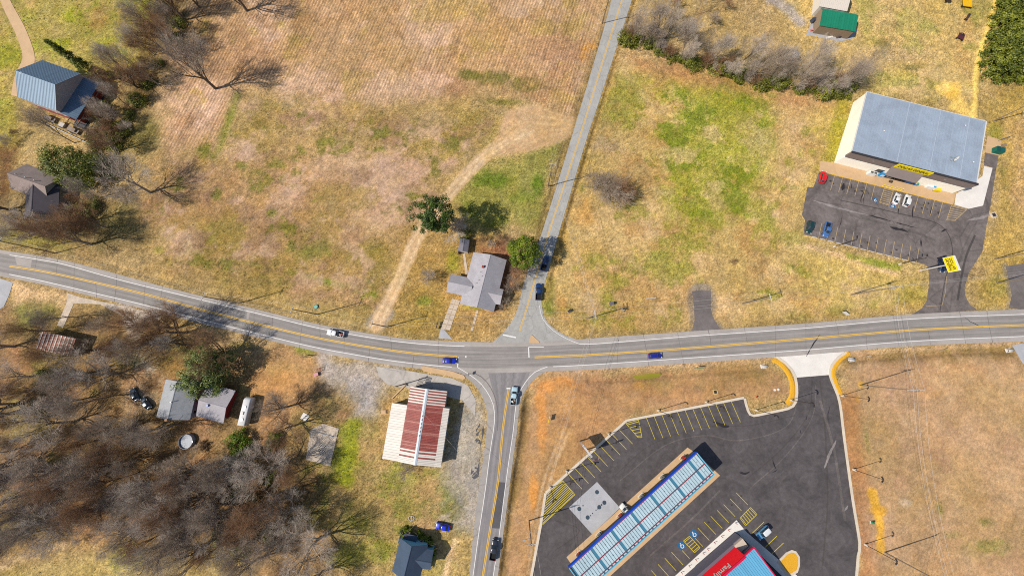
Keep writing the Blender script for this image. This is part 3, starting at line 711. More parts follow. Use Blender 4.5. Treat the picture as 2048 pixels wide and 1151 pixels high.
kerb([(1061, 1160), (1081, 1051), (1091, 985)], 0.75, 0.15, M_kerb, smoothit=False)
kerb([(1091.5, 984.5), (1253, 840), (1488, 794.5)], 0.75, 0.152, M_kerb, smoothit=False)
kerb([(1489, 796), (1492, 808), (1496, 821), (1500, 828), (1507, 830.5), (1540, 824), (1575, 816.5), (1586, 811), (1592, 801), (1593.5, 785), (1593.2, 770), (1590, 752), (1583, 739), (1571, 726), (1556, 715.5)], 0.75, 0.148, M_kerb)
kerb([(1692, 704), (1676, 715), (1663, 731), (1659.5, 749), (1667, 770), (1679, 804), (1689, 882), (1705, 997), (1719, 1085), (1716, 1110), (1712, 1160)], 0.75, 0.15, M_kerb)
M_mulch = paint('golden_gravel', (236, 176, 44), 0.95, 0.35, scale=6, bump=0.8)
def bed(px, w, name, h=0.10):
    pts = S(px, 1.0)
    a, b = offset_line(pts, w)
    rnd = random.Random(5)
    rings = []
    for p, q in zip(a, b):
        r = []
        for k in range(7):
            t = p.lerp(q, k / 6)
            r.append((t.x + rnd.uniform(-.08, .08), t.y + rnd.uniform(-.08, .08), (h + rnd.uniform(-.02, .05)) if 0 < k < 6 else -0.05))
        rings.append(r)
    return structure(MB().loft(rings, cap=False, closed=False).build(name, M_mulch))
bed([(1545, 718), (1562, 728), (1576, 745), (1584, 765), (1585, 785), (1580, 800), (1574, 808)], 1.7, 'gravel_bed')
bed([(1698, 705), (1682, 717), (1670, 733), (1667, 749), (1674, 770), (1682, 788)], 1.6, 'gravel_bed')
for a, b, n, o in (((1292.4, 834), (1310, 878), 12, (1461.5, 800)), ):
    A0, B0, A1 = P(*a), P(*b), P(*o)
    st = (A1 - A0) / (n - 1)
    for k in range(n):
        stripe('parking_line', [A0 + st * k, B0 + st * k], 0.12, 0.017, M_yel_new, new_lot)
A0, B0, A1 = P(1137, 947), P(1164, 977), P(1238, 858)
for k in range(9):
    t = (A1 - A0) * (k / 8)
    stripe('parking_line', [A0 + t, B0 + t], 0.12, 0.017, M_yel_new, new_lot)
def hatch(lot, corners, n, m, w=0.14, z=0.017, outline=True):
    """striped no-parking area between two sides: corners a,b (one side) and d,c (other side)"""
    a, b, c, d = PX(corners)
    for k in range(n):
        t = (k + 0.5) / n
        stripe('hatch_line', [a.lerp(b, t), d.lerp(c, t)], w, z + 0.001, m, lot)
    if outline:
        for p, q in ((a, b), (b, c), (c, d), (d, a)):
            if (p - q).length > 0.5: stripe('hatch_border', [p, q], w, z, m, lot)
hatch(new_lot, [(1252, 846), (1276, 874), (1284, 874), (1277, 839)], 5, M_yel_new)
hatch(new_lot, [(1093, 986), (1083, 1050), (1150, 988), (1125, 960)], 11, M_yel_new)
# bays in front of the store
A0, B0, A1 = P(1472.5, 984.5), P(1495.5, 1008.5), P(1300, 1142)
for k in range(15):
    if k in (8,): continue
    t = (A1 - A0) * (k / 13.2)
    stripe('parking_line', [A0 + t, B0 + t], 0.12, 0.017, M_yel_new, new_lot)
hatch(new_lot, [(1367, 1080.5), (1389, 1104), (1400, 1094), (1379, 1071)], 5, M_yel_new)
hatch(new_lot, [(1480, 1035), (1501, 1013.5), (1514, 1027.5), (1491, 1050)], 6, M_yel_new)
for a, b in (((1528, 1042.5), (1505, 1064.5)), ((1553.5, 1071), (1530.5, 1093)), ((1567, 1084.5), (1543, 1107))):
    stripe('parking_line', PX([a, b]), 0.14, 0.017, M_yel_new, new_lot)
M_blue = paint('accessible_blue', (30, 104, 156), 0.7, 0.1)
def access_mark(lot, c, d, z, s=1.05):
    c0 = P(*c); e = (P(*d) - c0).normalized() * s; f = Vector((-e.y, e.x, 0))
    q = flat('access_square', [c0 - e - f, c0 + e - f, c0 + e + f, c0 - e + f], z, M_blue, lot)
    def pt(x, y): return c0 + f * x + e * y
    w = MB()
    def seg(x0, y0, x1, y1):
        a, b = offset_line([pt(x0, y0), pt(x1, y1)], 0.22)
        w.prism([(a[0].x, a[0].y), (a[1].x, a[1].y), (b[1].x, b[1].y), (b[0].x, b[0].y)], z, z + 0.004, False)
    w.prism([(pt(0.15 * math.cos(t) - 0.1, 0.6 + 0.15 * math.sin(t)).x, pt(0.15 * math.cos(t) - 0.1, 0.6 + 0.15 * math.sin(t)).y) for t in [k * math.pi / 4 for k in range(8)]], z, z + 0.004, False)
    seg(-0.1, 0.5, -0.1, 0.0); seg(-0.1, 0.05, 0.3, 0.05); seg(0.3, 0.1, 0.45, -0.4); seg(-0.1, 0.3, 0.25, 0.3)
    for k in range(7):
        t0, t1 = math.radians(140 + k * 28), math.radians(140 + (k + 1) * 28)
        seg(0.45 * math.cos(t0) - 0.05, 0.45 * math.sin(t0) - 0.25, 0.45 * math.cos(t1) - 0.05, 0.45 * math.sin(t1) - 0.25)
    w.build('wheelchair_symbol', M_white, q)
access_mark(new_lot, (1363, 1090), (1358, 1084), 0.018)
access_mark(new_lot, (1387.5, 1067), (1382, 1061), 0.018)
# concrete pad over the tanks, fuelling slab
tank_pad = structure(flat('tank_pad', PX([(1194, 962.6), (1240, 1014.5), (1184, 1067), (1137, 1014.5)]), 0.024, M_conc_grey))
M_lid = paint('manhole_iron', (62, 78, 92), 0.6, 0.15)
for cx, cy, r in ((1194, 983, 0.62), (1158.5, 1016.5, 0.62), (1208.7, 1004, 0.62), (1198.5, 1013, 0.62), (1175.3, 1033.7, 0.62), (1166, 1010, 0.2), (1181, 1030, 0.18), (1185, 1025.5, 0.18), (1192, 1019, 0.18), (1195.5, 1016.5, 0.18), (1203, 1008.5, 0.25)):
    c = P(cx, cy)
    MB().tube((c.x, c.y, 0.0), (c.x, c.y, 0.035), r, n=16, smooth=False).build('manhole_cover', M_lid, tank_pad)
fuel_slab = structure(flat('fuelling_slab', PX([(1133, 1113), (1375, 894), (1391, 905), (1440, 950), (1210, 1160), (1165, 1160)]), 0.020, M_conc_tan))

# shop lot, driveways
M_gravel_conc = asphalt('shop_apron', (194, 186, 178), 0.0, 0.12, 0.12, crack=0.12)
shop_apron = structure(flat('shop_apron', PX([(752, 732), (800, 738), (905, 756), (936, 770), (952, 800), (950, 830), (925, 800), (885, 790), (812, 775), (775, 768), (758, 752)]), 0.006, M_gravel_conc))
conc_strip = structure(MB().prism([(p.x, p.y) for p in PX([(843, 732), (849, 731.5), (905, 742), (928, 750), (931, 756), (925, 758), (890, 750), (848, 742), (842, 736)])], 0, 0.16).build('raised_verge', M_conc_tan))
drive = structure(flat('asphalt_drive', PX([(1384, 582), (1398, 580), (1421, 580), (1422, 592), (1421, 615), (1425, 632), (1436, 652), (1441, 658), (1384, 662), (1389, 640), (1388, 610)]), 0.008, M_drive))
east_drive = structure(flat('asphalt_drive', PX([(2012, 532), (2060, 525), (2060, 620), (2018, 616), (2024, 590)]), 0.008, M_drive))
se_drive = structure(flat('concrete_drive', PX([(2024, 690), (2060, 683), (2060, 740), (2045, 725)]), 0.008, M_conc_grey))
west_drive = structure(flat('concrete_drive', PX([(-30, 548), (12, 560), (26, 565), (18, 590), (8, 612), (-30, 640)]), 0.008, M_conc_grey))
west_drive2 = structure(flat('concrete_drive', PX([(134, 585), (160, 594), (250, 612), (302, 625), (296, 640), (252, 635), (200, 608), (148, 606), (126, 655), (114, 650), (133, 606)]), 0.007, M_conc_old))
nw_drive = structure(strip('house_drive', S([(-12, -30), (8, 20), (32, 70), (45, 115), (30, 150), (22, 190)]), S([(0, -40), (24, 8), (52, 60), (70, 115), (62, 150), (60, 200)]), 0.008, M_conc_tan))
old_drive = structure(MB().prism([(p.x, p.y) for p in PX([(877, 676), (882, 655), (885, 655), (905, 678)])], 0, 0.012).build('drive_mouth', M_conc_grey))
rnd = random.Random(4)
for i in range(6):
    t0, t1 = i / 6, (i + 1) / 6 - 0.012
    a, b, c, d = P(881.5, 657), P(899.5, 660), P(920.5, 600), P(904.5, 596)
    for k, (s0, s1) in enumerate(((0.0, 0.49), (0.51, 1.0))):
        q = [a.lerp(d, t0).lerp(b.lerp(c, t0), s0), a.lerp(d, t0).lerp(b.lerp(c, t0), s1), a.lerp(d, t1).lerp(b.lerp(c, t1), s1), a.lerp(d, t1).lerp(b.lerp(c, t1), s0)]
        flat('drive_slab', q, 0.02 + rnd.uniform(0, 0.012), M_conc_old, old_drive)
lot_dg_poly = [(1638, 343.5), (1905, 410), (1936, 417.5), (1966, 411), (1985, 335), (1968, 330), (1970, 305), (1997, 310), (1992, 340), (1981, 411), (1973, 451), (1965, 502), (1938, 545.5), (1929, 575), (1931, 592), (1940, 609), (1956, 620), (1822, 629), (1844, 616), (1854, 600), (1858.7, 564), (1857, 535), (1849, 528), (1607, 468.7), (1610, 440), (1604, 429.6), (1615, 374), (1627, 374)]
old_lot = structure(flat('shop_parking_lot', PX(lot_dg_poly), 0.008, M_lotold))
side_walk = structure(MB().prism([(p.x, p.y) for p in PX([(1641, 322), (1669, 326), (1904, 387), (1910, 388), (1905, 409), (1638, 342)])], 0, 0.13).build('store_sidewalk', M_conc_tan))
stripe('kerb_paint', PX([(1639, 342.6), (1905, 409)]), 0.22, 0.135, M_yel, side_walk)
white_pad = structure(flat('loading_pad', PX([(1909, 409), (1912, 388), (1965, 352), (1968, 332), (1985, 336), (1966, 411), (1937, 417.5)]), 0.016, M_conc))
back_pad = structure(flat('bin_pad', PX([(1970, 305), (1975, 272), (2003, 280), (1998, 311)]), 0.012, M_conc_tan))
A0, B0, A1 = P(1661, 380), P(1669, 351.5), P(1742, 400)
for k in range(6):
    t = (A1 - A0) * (k / 5)
    stripe('parking_line', [A0 + t, B0 + t], 0.13, 0.013, M_yel_old, old_lot)
A0, B0, A1 = P(1828, 423), P(1836.5, 393), P(1877, 435)
for k in range(4):
    t = (A1 - A0) * (k / 3)
    stripe('parking_line', [A0 + t, B0 + t], 0.13, 0.013, M_yel_old, old_lot)
stripe('parking_line', PX([(1796, 417), (1803, 389)]), 0.13, 0.013, M_yel_old, old_lot)
hatch(old_lot, [(1769, 375), (1759, 405), (1777.5, 410.5), (1787, 380)], 8, M_yel_old, 0.13, 0.013)
hatch(old_lot, [(1903, 410), (1893, 440), (1910, 441), (1934, 418)], 7, M_yel_old, 0.13, 0.013)
access_mark(old_lot, (1750.5, 400), (1752.5, 393), 0.014, 0.75)
access_mark(old_lot, (1785.5, 411.5), (1787.5, 404), 0.014, 0.75)
A0, B0, A1 = P(1637, 475.5), P(1643.5, 446.5), P(1833, 525)
for k in range(13):
    t = (A1 - A0) * (k / 12)
    stripe('parking_line', [A0 + t, B0 + t], 0.12, 0.013, M_yel_old, old_lot)
for a in ([(1852, 612), (1887, 610), (1892, 575), (1893, 552)],):
    stripe('lane_line', PX(a), 0.10, 0.013, M_yel_old, old_lot)
M_tar = asphalt('tar_seal', (48, 44, 48), 0.0, 0.1, 0.1)
rnd = random.Random(9)
def seam(lot, px, w, z=0.0105):
    pts = S(px, 0.8)
    pts = [p + Vector((rnd.uniform(-.12, .12), rnd.uniform(-.12, .12), 0)) for p in pts]
    a, b = [], []
    for i, p in enumerate(pts):
        t = (pts[min(i + 1, len(pts) - 1)] - pts[max(i - 1, 0)]).normalized(); n = Vector((-t.y, t.x, 0))
        ww = w * rnd.uniform(0.5, 1.2) * min(1, 0.25 + 3 * min(i, len(pts) - 1 - i) / len(pts))
        a.append(p + n * ww / 2); b.append(p - n * ww / 2)
    strip('tar_seam', a, b, z, M_tar, lot)
for px, w in (([(1738, 430), (1760, 436), (1783, 442)], 0.55), ([(1790, 444), (1812, 450), (1833, 456)], 0.45), ([(1780, 454), (1798, 458), (1816, 463)], 1.0), ([(1683, 433), (1682, 445), (1678, 456)], 0.25), ([(1729, 380), (1723, 396), (1722, 406)], 0.35), ([(1731, 379), (1727, 396), (1727, 408)], 0.3), ([(1797, 410), (1796, 428)], 0.4), ([(1828, 410), (1825, 424), (1826, 436)], 0.5), ([(1863, 412), (1860, 432)], 0.4), ([(1851, 400), (1848, 414)], 0.35), ([(1841, 477), (1842, 484), (1842, 492)], 1.1), ([(1688, 366), (1686, 374), (1684, 380)], 1.4), ([(1703, 368), (1702, 376)], 1.2), ([(1882, 463), (1894, 458)], 0.7)):
    seam(old_lot, px, w)
for px, w in (([(1425, 842), (1436, 846), (1452, 852), (1458, 852)], 1.3), ([(1478, 945), (1490, 946), (1500, 942)], 0.8), ([(1612, 830), (1613, 838)], 1.0), ([(1600, 858), (1602, 866)], 0.9), ([(1352, 1010), (1362, 1000), (1364, 990)], 0.16), ([(1660, 808), (1656, 830), (1658, 845)], 0.25), ([(1100, 1030), (1115, 1026)], 0.5), ([(1545, 920), (1552, 938)], 0.4), ([(1545, 944), (1555, 938)], 0.3)):
    seam(new_lot, px, w, 0.0145)
for px, w in (([(1640, 668), (1625, 690), (1612, 712)], 0.35), ([(1925, 632), (1945, 645), (1970, 655)], 0.25)):
    seam(highway, px, w, 0.0295)
# transverse joints of the old concrete showing through the highway, seams in the lanes
for x in list(range(40, 900, 47)) + list(range(1180, 2040, 62)):
    xx = x + rnd.uniform(-8, 8)
    a = [p for p in S(n_edge) if p.x < P(xx, 650).x]; b2 = [p for p in S(s_edge) if p.x < P(xx, 680).x]
    if len(a) > 2 and len(b2) > 2:
        p, q = a[-1], b2[-1]
        t0, t1 = rnd.choice(((0.0, 1.0), (0.0, 0.5), (0.5, 1.0), (0.1, 0.9)))
        stripe('joint_seam', [p.lerp(q, t0), p.lerp(q, (t0 + t1) / 2) + Vector((rnd.uniform(-.2, .2), 0, 0)), p.lerp(q, t1)], rnd.uniform(0.08, 0.16), 0.0293, M_drive, highway)
M_arc = asphalt('tyre_arc', (84, 78, 76), 0.0, 0.2, 0.2)
M_arc2 = asphalt('dust_arc', (108, 101, 98), 0.0, 0.25, 0.3)
for k, (px, w) in enumerate((([(1625, 760), (1615, 830), (1560, 900), (1490, 960)], 0.3), ([(1632, 760), (1624, 835), (1570, 912), (1500, 975)], 0.3), ([(1640, 760), (1650, 860), (1655, 1000), (1645, 1130)], 0.5), ([(1600, 770), (1575, 850), (1480, 880), (1410, 870), (1330, 890), (1240, 960)], 0.3), ([(1590, 830), (1500, 850), (1400, 855), (1300, 890), (1230, 950)], 0.25), ([(1640, 800), (1668, 900), (1690, 1040)], 0.8), ([(1110, 1100), (1160, 1060), (1110, 1040)], 0.25), ([(1440, 980), (1380, 1040), (1300, 1110)], 0.5))):
    stripe('tyre_arc', S(px, 1.5), w, 0.0134 + 0.0001 * k, M_arc if k % 2 == 0 else M_arc2, new_lot)
for k, (px, w) in enumerate((([(1880, 620), (1890, 560), (1905, 500), (1880, 450), (1790, 425), (1680, 400)], 0.35), ([(1900, 620), (1908, 560), (1925, 500), (1950, 450), (1965, 420)], 0.5), ([(1915, 600), (1930, 520), (1950, 470)], 0.7), ([(1870, 480), (1800, 455), (1700, 430)], 0.8))):
    stripe('tyre_arc', S(px, 1.5), w, 0.0090 + 0.0001 * k, M_arc2 if k % 2 else M_arc, old_lot)
M_scuff = asphalt('pale_scuff', (150, 142, 140), 0.0, 0.15, 0.2)
for px, w in (([(1648, 935), (1660, 905), (1672, 880)], 0.9), ([(1690, 1020), (1696, 1010)], 1.0)):
    seam(new_lot, px, w, 0.0142)
for px, w in (([(1625, 400), (1670, 414), (1735, 430)], 0.9), ([(1935, 440), (1960, 436), (1980, 430)], 1.2)):
    seam(old_lot, px, w, 0.0098)
for o in list(COL.objects):
    if o.name.startswith('tar_seam'):
        zz = o.data.vertices[0].co.z
        if abs(zz - 0.0142) < 1e-4 or abs(zz - 0.0098) < 1e-4:
            o.name = 'pale_scuff'; o.data.materials[0] = M_scuff
# oil drips and wear spots in the bays
M_oil = asphalt('oil_spot', (66, 60, 58), 0.0, 0.2, 0.2)
def oil(lot, c, s, z):
    pts = []
    n = 11
    for k in range(n):
        a = 2 * math.pi * k / n
        q = s * rnd.uniform(0.45, 1.15)
        pts.append(c + Vector((math.cos(a) * q, math.sin(a) * q * 0.8, 0)))
    MB().prism([(p.x, p.y) for p in pts], z - 0.002, z, False).build('oil_spot', M_oil, lot)
for a, b, n in (((1655, 364), (1745, 387), 9), ((1838, 408), (1880, 420), 7), ((1628, 462), (1838, 514), 12)):
    for k in range(n):
        c = P(*a).lerp(P(*b), (k + rnd.uniform(0.2, 0.8)) / n) + Vector((rnd.uniform(-.4, .4), rnd.uniform(-1.5, 1.5), 0))
        oil(old_lot, c, rnd.uniform(0.2, 0.6), 0.0102)
for a, b, n in (((1300, 850), (1460, 815), 10), ((1160, 955), (1240, 880), 7), ((1330, 1125), (1485, 995), 10)):
    for k in range(n):
        c = P(*a).lerp(P(*b), (k + rnd.uniform(0.2, 0.8)) / n) + Vector((rnd.uniform(-.5, .5), rnd.uniform(-1, 1), 0))
        oil(new_lot, c, rnd.uniform(0.15, 0.45), 0.0143)
# stepping stones by the grey house, concrete path
path = structure(MB().prism([(p.x, p.y) for p in PX([(926, 508), (930, 506), (936, 545), (931, 550)])], 0, 0.03).build('garden_path', M_conc_old))
for i in range(6):
    a = P(955 - i * 2.0, 620.5 + i * 6.9); b = P(955 - (i + 0.86) * 2.0, 620.5 + (i + 0.86) * 6.9)
    l, r = offset_line([a, b], 0.75)
    if i == 0: stones = structure(MB().prism([(p.x, p.y) for p in (l[0], l[1], r[1], r[0])], 0, 0.04).build('stepping_stone_path', M_conc_old))
    else: MB().prism([(p.x, p.y) for p in (l[0], l[1], r[1], r[0])], 0, 0.04 + 0.004 * i).build('stepping_stone', M_conc_old, stones)

# now press the ground down under everything paved and build the sheet
def edge_poly(a, b): return S(a, 4) + S(b, 4)[::-1]
for pl in (edge_poly(n_edge, s_edge), edge_poly(so_we, so_ee), edge_poly(no_w, no_e)): pave(None, 0.8, pl)
for px in (lot_poly, entry_poly, lot_dg_poly, [(1641, 322), (1669, 326), (1910, 388), (1905, 409), (1638, 342)], [(1970, 305), (1975, 272), (2003, 280), (1998, 311)]): pave(px, 0.9)
for o in list(COL.objects):
    if o.get('kind') == 'structure' and o.name.split('.')[0] in ('asphalt_drive', 'concrete_drive', 'shop_apron', 'drive_mouth', 'garden_path', 'raised_verge', 'stepping_stone_path', 'loading_pad'):
        n = len(o.data.vertices) // 2
        pave(None, 0.55, [o.data.vertices[i].co for i in range(n)])
pave(None, 0.6, S([(-12, -30), (8, 20), (32, 70), (45, 115), (30, 150), (22, 190)]) + S([(0, -40), (24, 8), (52, 60), (70, 115), (62, 150), (60, 200)])[::-1])
pave(None, 0.5, PX([(881.5, 657), (899.5, 660), (920.5, 600), (904.5, 596)]))
gz[paved] = -0.06
soft = gz.copy()
for it in range(2):
    soft[1:-1, 1:-1] = (gz[1:-1, 1:-1] * 2 + gz[:-2, 1:-1] + gz[2:, 1:-1] + gz[1:-1, :-2] + gz[1:-1, 2:]) / 6
    near = paved.copy()
    near[1:-1, 1:-1] = paved[:-2, 1:-1] | paved[2:, 1:-1] | paved[1:-1, :-2] | paved[1:-1, 2:] | paved[1:-1, 1:-1]
    gz = np.where(near & ~paved, np.minimum(soft, -0.01), gz)
far = (np.abs(GX) > 230) | (GY > 160) | (GY < -90)
gz[far] = NB[far] * 0.2
def ground_z(x, y):
    i = int(np.clip(np.searchsorted(gx, x), 0, len(gx) - 1)); j = int(np.clip(np.searchsorted(gy, y), 0, len(gy) - 1))
    return float(gz[j, i])
ny, nx = shp
gv = np.stack([GX, GY, gz], -1).reshape(-1, 3).astype(np.float32)
ii = (np.arange(ny - 1)[:, None] * nx + np.arange(nx - 1)[None, :]).reshape(-1)
quads = np.stack([ii, ii + 1, ii + 1 + nx, ii + nx], -1).astype(np.int32)
gme = bpy.data.meshes.new('ground')
gme.vertices.add(len(gv)); gme.vertices.foreach_set('co', gv.ravel())
gme.loops.add(quads.size); gme.loops.foreach_set('vertex_index', quads.ravel())
gme.polygons.add(len(quads)); gme.polygons.foreach_set('loop_start', np.arange(0, quads.size, 4, dtype=np.int32))
gme.polygons.foreach_set('use_smooth', np.ones(len(quads), bool))
gme.update(calc_edges=True)
gr_n = np.random.default_rng(13).random(shp) - 0.5
tone = 1 + (gr_n * 0.28 + fbm(GX, GY, 1.4, 141, 3) * 0.34 + fbm(GX, GY, 7.0, 151, 4) * 0.16) * (0.2 + 0.8 * rough_g)
warm = fbm(GX, GY, 4.0, 161, 4)[..., None] * np.array([6, -2, -14]) + fbm(GX, GY, 14.0, 171, 4)[..., None] * np.array([16, 10, 22])
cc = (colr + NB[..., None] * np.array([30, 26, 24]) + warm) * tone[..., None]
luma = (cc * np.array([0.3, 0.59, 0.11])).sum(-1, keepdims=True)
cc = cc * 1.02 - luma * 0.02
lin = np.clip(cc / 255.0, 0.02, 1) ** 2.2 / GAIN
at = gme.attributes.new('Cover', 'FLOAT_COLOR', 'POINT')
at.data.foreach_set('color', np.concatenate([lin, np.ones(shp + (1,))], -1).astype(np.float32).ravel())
for nm, arr in (('Green', green), ('Furrow', furrow), ('Rough', rough_g)):
    at = gme.attributes.new(nm, 'FLOAT', 'POINT'); at.data.foreach_set('value', arr.astype(np.float32).ravel())
def ground_material():
    m, nt, N, L, b = newmat('ground_cover')
    pos = N.new('ShaderNodeNewGeometry').outputs['Position']
    def at(n, k):
        a = N.new('ShaderNodeAttribute'); a.attribute_name = n; return a.outputs[k]
    def noise(scale, detail=4, rough=0.7, dist=0.0, vec=None):
        n = N.new('ShaderNodeTexNoise'); n.inputs['Scale'].default_value = scale; n.inputs['Detail'].default_value = detail
        n.inputs['Roughness'].default_value = rough; n.inputs['Distortion'].default_value = dist
        L.new(vec or pos, n.inputs['Vector']); return n.outputs[0]
    def rng(x, a, b_, c, d):
        r = N.new('ShaderNodeMapRange'); r.inputs[1].default_value = a; r.inputs[2].default_value = b_; r.inputs[3].default_value = c; r.inputs[4].default_value = d
        L.new(x, r.inputs[0]); return r.outputs[0]
    def mth(op, x, y):
        q = N.new('ShaderNodeMath'); q.operation = op
        for i, t in enumerate((x, y)):
            if isinstance(t, (int, float)): q.inputs[i].default_value = t
            else: L.new(t, q.inputs[i])
        return q.outputs[0]
    def mix(f, a, c, op='MIX'):
        q = N.new('ShaderNodeMix'); q.data_type = 'RGBA'; q.blend_type = op
        if isinstance(f, (int, float)): q.inputs[0].default_value = f
        else: L.new(f, q.inputs[0])
        for i, t in ((6, a), (7, c)):
            if isinstance(t, tuple): q.inputs[i].default_value = t
            else: L.new(t, q.inputs[i])
        return q.outputs[2]
    col = at('Cover', 'Color'); g = at('Green', 'Fac'); fu = at('Furrow', 'Fac'); ro = at('Rough', 'Fac')
    fine, mid, coarse = noise(2.2, 4, 0.85), noise(0.9, 4, 0.7, 0.4), noise(0.22, 5, 0.65, 0.6)
    # tufts of green among the straw, thicker where the cover says so
    tuft = noise(1.5, 4, 0.72, 0.3)
    thr = rng(g, 0.0, 1.0, 0.68, 0.40)
    gm = mth('MULTIPLY', rng(mth('SUBTRACT', tuft, thr), -0.02, 0.09, 0.0, 1.0), rng(g, 0.0, 0.25, 0.0, 0.85))
    col = mix(gm, col, mix(noise(3.0, 2), A(78, 96, 26), A(140, 150, 50)))
    # straw-pale and litter-brown flecks
    col = mix(mth('MULTIPLY', ro, rng(noise(1.5, 4, 0.85, 0.2), 0.58, 0.71, 0.0, 0.5)), col, A(236, 212, 170))
    col = mix(mth('MULTIPLY', ro, rng(noise(1.25, 4, 0.85, 0.3), 0.57, 0.71, 0.0, 0.55)), col, A(104, 80, 50))
    col = mix(rng(coarse, 0.38, 0.62, 0.0, 0.25), col, mix(1.0, col, (1.12, 1.0, 0.82, 1), 'MULTIPLY'))
    # drilled rows of stubble, parallel to the north road
    d = (P(1205, 125) - P(1151.8, 298)).normalized()
    dot = N.new('ShaderNodeVectorMath'); dot.operation = 'DOT_PRODUCT'; dot.inputs[1].default_value = (d.y, -d.x, 0); L.new(pos, dot.inputs[0])
    al = N.new('ShaderNodeVectorMath'); al.operation = 'DOT_PRODUCT'; al.inputs[1].default_value = (d.x, d.y, 0); L.new(pos, al.inputs[0])
    cmb = N.new('ShaderNodeCombineXYZ')
    L.new(mth('MULTIPLY', al.outputs['Value'], 0.10), cmb.inputs[0]); L.new(dot.outputs['Value'], cmb.inputs[1])
    rows = noise(0.62, 4, 0.8, 0.0, cmb.outputs[0])
    phase = mth('ADD', mth('MULTIPLY', dot.outputs['Value'], 2 * math.pi / 1.15), mth('MULTIPLY', noise(0.2, 3), 3.0))
    sn = mth('SINE', phase, 0.0)
    rowf = mth('MULTIPLY', mth('ADD', rng(rows, 0.3, 0.7, 0.70, 1.30), mth('MULTIPLY', mth('MULTIPLY', sn, rng(mid, 0.35, 0.65, 0.4, 1.0)), 0.26)), 1.0)
    rowm = mth('ADD', mth('MULTIPLY', mth('SUBTRACT', rowf, 1.0), fu), 1.0)
    v = mth('MULTIPLY', mth('MULTIPLY', mth('ADD', 1.0, mth('MULTIPLY', rng(fine, 0.28, 0.72, -0.36, 0.36), mth('ADD', 0.25, mth('MULTIPLY', ro, 0.75)))), rng(mid, 0.3, 0.7, 0.84, 1.16)), mth('MULTIPLY', rng(coarse, 0.3, 0.7, 0.88, 1.12), rowm))
    # crisp specks: dark ones paint in shade between clods, pale ones lift contrast
    sp = noise(2.7, 2, 0.6, 0.5)
    dk = mth('SUBTRACT', 1.0, mth('MULTIPLY', rng(sp, 0.555, 0.62, 0.0, 0.46), ro))
    lt = mth('ADD', 1.0, mth('MULTIPLY', rng(sp, 0.44, 0.37, 0.0, 0.30), ro))
    v = mth('MULTIPLY', v, mth('MULTIPLY', dk, lt))
    s = N.new('ShaderNodeVectorMath'); s.operation = 'SCALE'; L.new(col, s.inputs[0]); L.new(v, s.inputs['Scale'])
    L.new(s.outputs[0], b.inputs['Base Color'])
    b.inputs['Roughness'].default_value = 0.95; b.inputs['Specular IOR Level'].default_value = 0.1
    h = mth('ADD', mth('MULTIPLY', noise(4.2, 4, 0.8), 0.5), mth('ADD', mth('MULTIPLY', mid, 0.5), mth('MULTIPLY', mth('MULTIPLY', sn, fu), 0.10)))
    bp = N.new('ShaderNodeBump'); bp.inputs['Strength'].default_value = 0.9; bp.inputs['Distance'].default_value = 0.22
    L.new(h, bp.inputs['Height']); L.new(bp.outputs[0], b.inputs['Normal'])
    return m
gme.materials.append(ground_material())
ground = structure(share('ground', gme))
# stagnant water in the roadside ditch
mw, nt, N, L, b = newmat('ditch_water')
b.inputs['Base Color'].default_value = A(150, 140, 40); b.inputs['Roughness'].default_value = 0.12; b.inputs['Specular IOR Level'].default_value = 0.5
nz = N.new('ShaderNodeTexNoise'); nz.inputs['Scale'].default_value = 1.2; nz.inputs['Detail'].default_value = 4
rp = N.new('ShaderNodeValToRGB'); rp.color_ramp.elements[0].color = A(116, 116, 26); rp.color_ramp.elements[1].color = A(178, 164, 60)
L.new(nz.outputs[0], rp.inputs[0]); L.new(rp.outputs[0], b.inputs['Base Color'])
wp = S([(1266, 752), (1285, 748), (1310, 746), (1324, 748), (1318, 754), (1295, 757), (1272, 757.5)], 1.0)
structure(MB().sheet([(p.x, p.y, -0.42) for p in wp[::-1]]).build('ditch_water', mw))
# ------------------------------------------------------------------ buildings
M_glass = mat('window_glass', (0.03, 0.045, 0.06, 1), 0.08, 0.1, 1.0, spec=0.6)
M_trim = paint('white_trim', (232, 230, 226), 0.6, 0.06)
M_cream = mat('cream_wall', (0.70, 0.655, 0.57, 1), 0.75, 0.04, stain=0.04)
M_fascia = paint('taupe_metal', (138, 124, 120), 0.55, 0.05, stain=0.05)
M_dark = paint('dark_trim', (60, 56, 56), 0.6, 0.1)
M_steel = paint('galvanised_steel', (196, 198, 200), 0.4, 0.08, metal=0.6)
M_wood = paint('weathered_wood', (150, 130, 108), 0.9, 0.2, scale=4)
M_brick = paint('red_brick', (158, 72, 60), 0.85, 0.2, scale=5)
def frame(a, b):
    """origin and turn of a local frame whose x axis runs from a to b"""
    d = b - a
    return a, math.atan2(d.y, d.x), d.length
def to_local(p, o, rz):
    d = p - o; c, s = math.cos(-rz), math.sin(-rz)
    return Vector((d.x * c - d.y * s, d.x * s + d.y * c, d.z))
def shingle(name, rgb, var=0.16, course=0.0):
    return mat(name, A(*rgb), 0.9, var, 4.0, bump=0.25, stain=0.10, sscale=0.35)
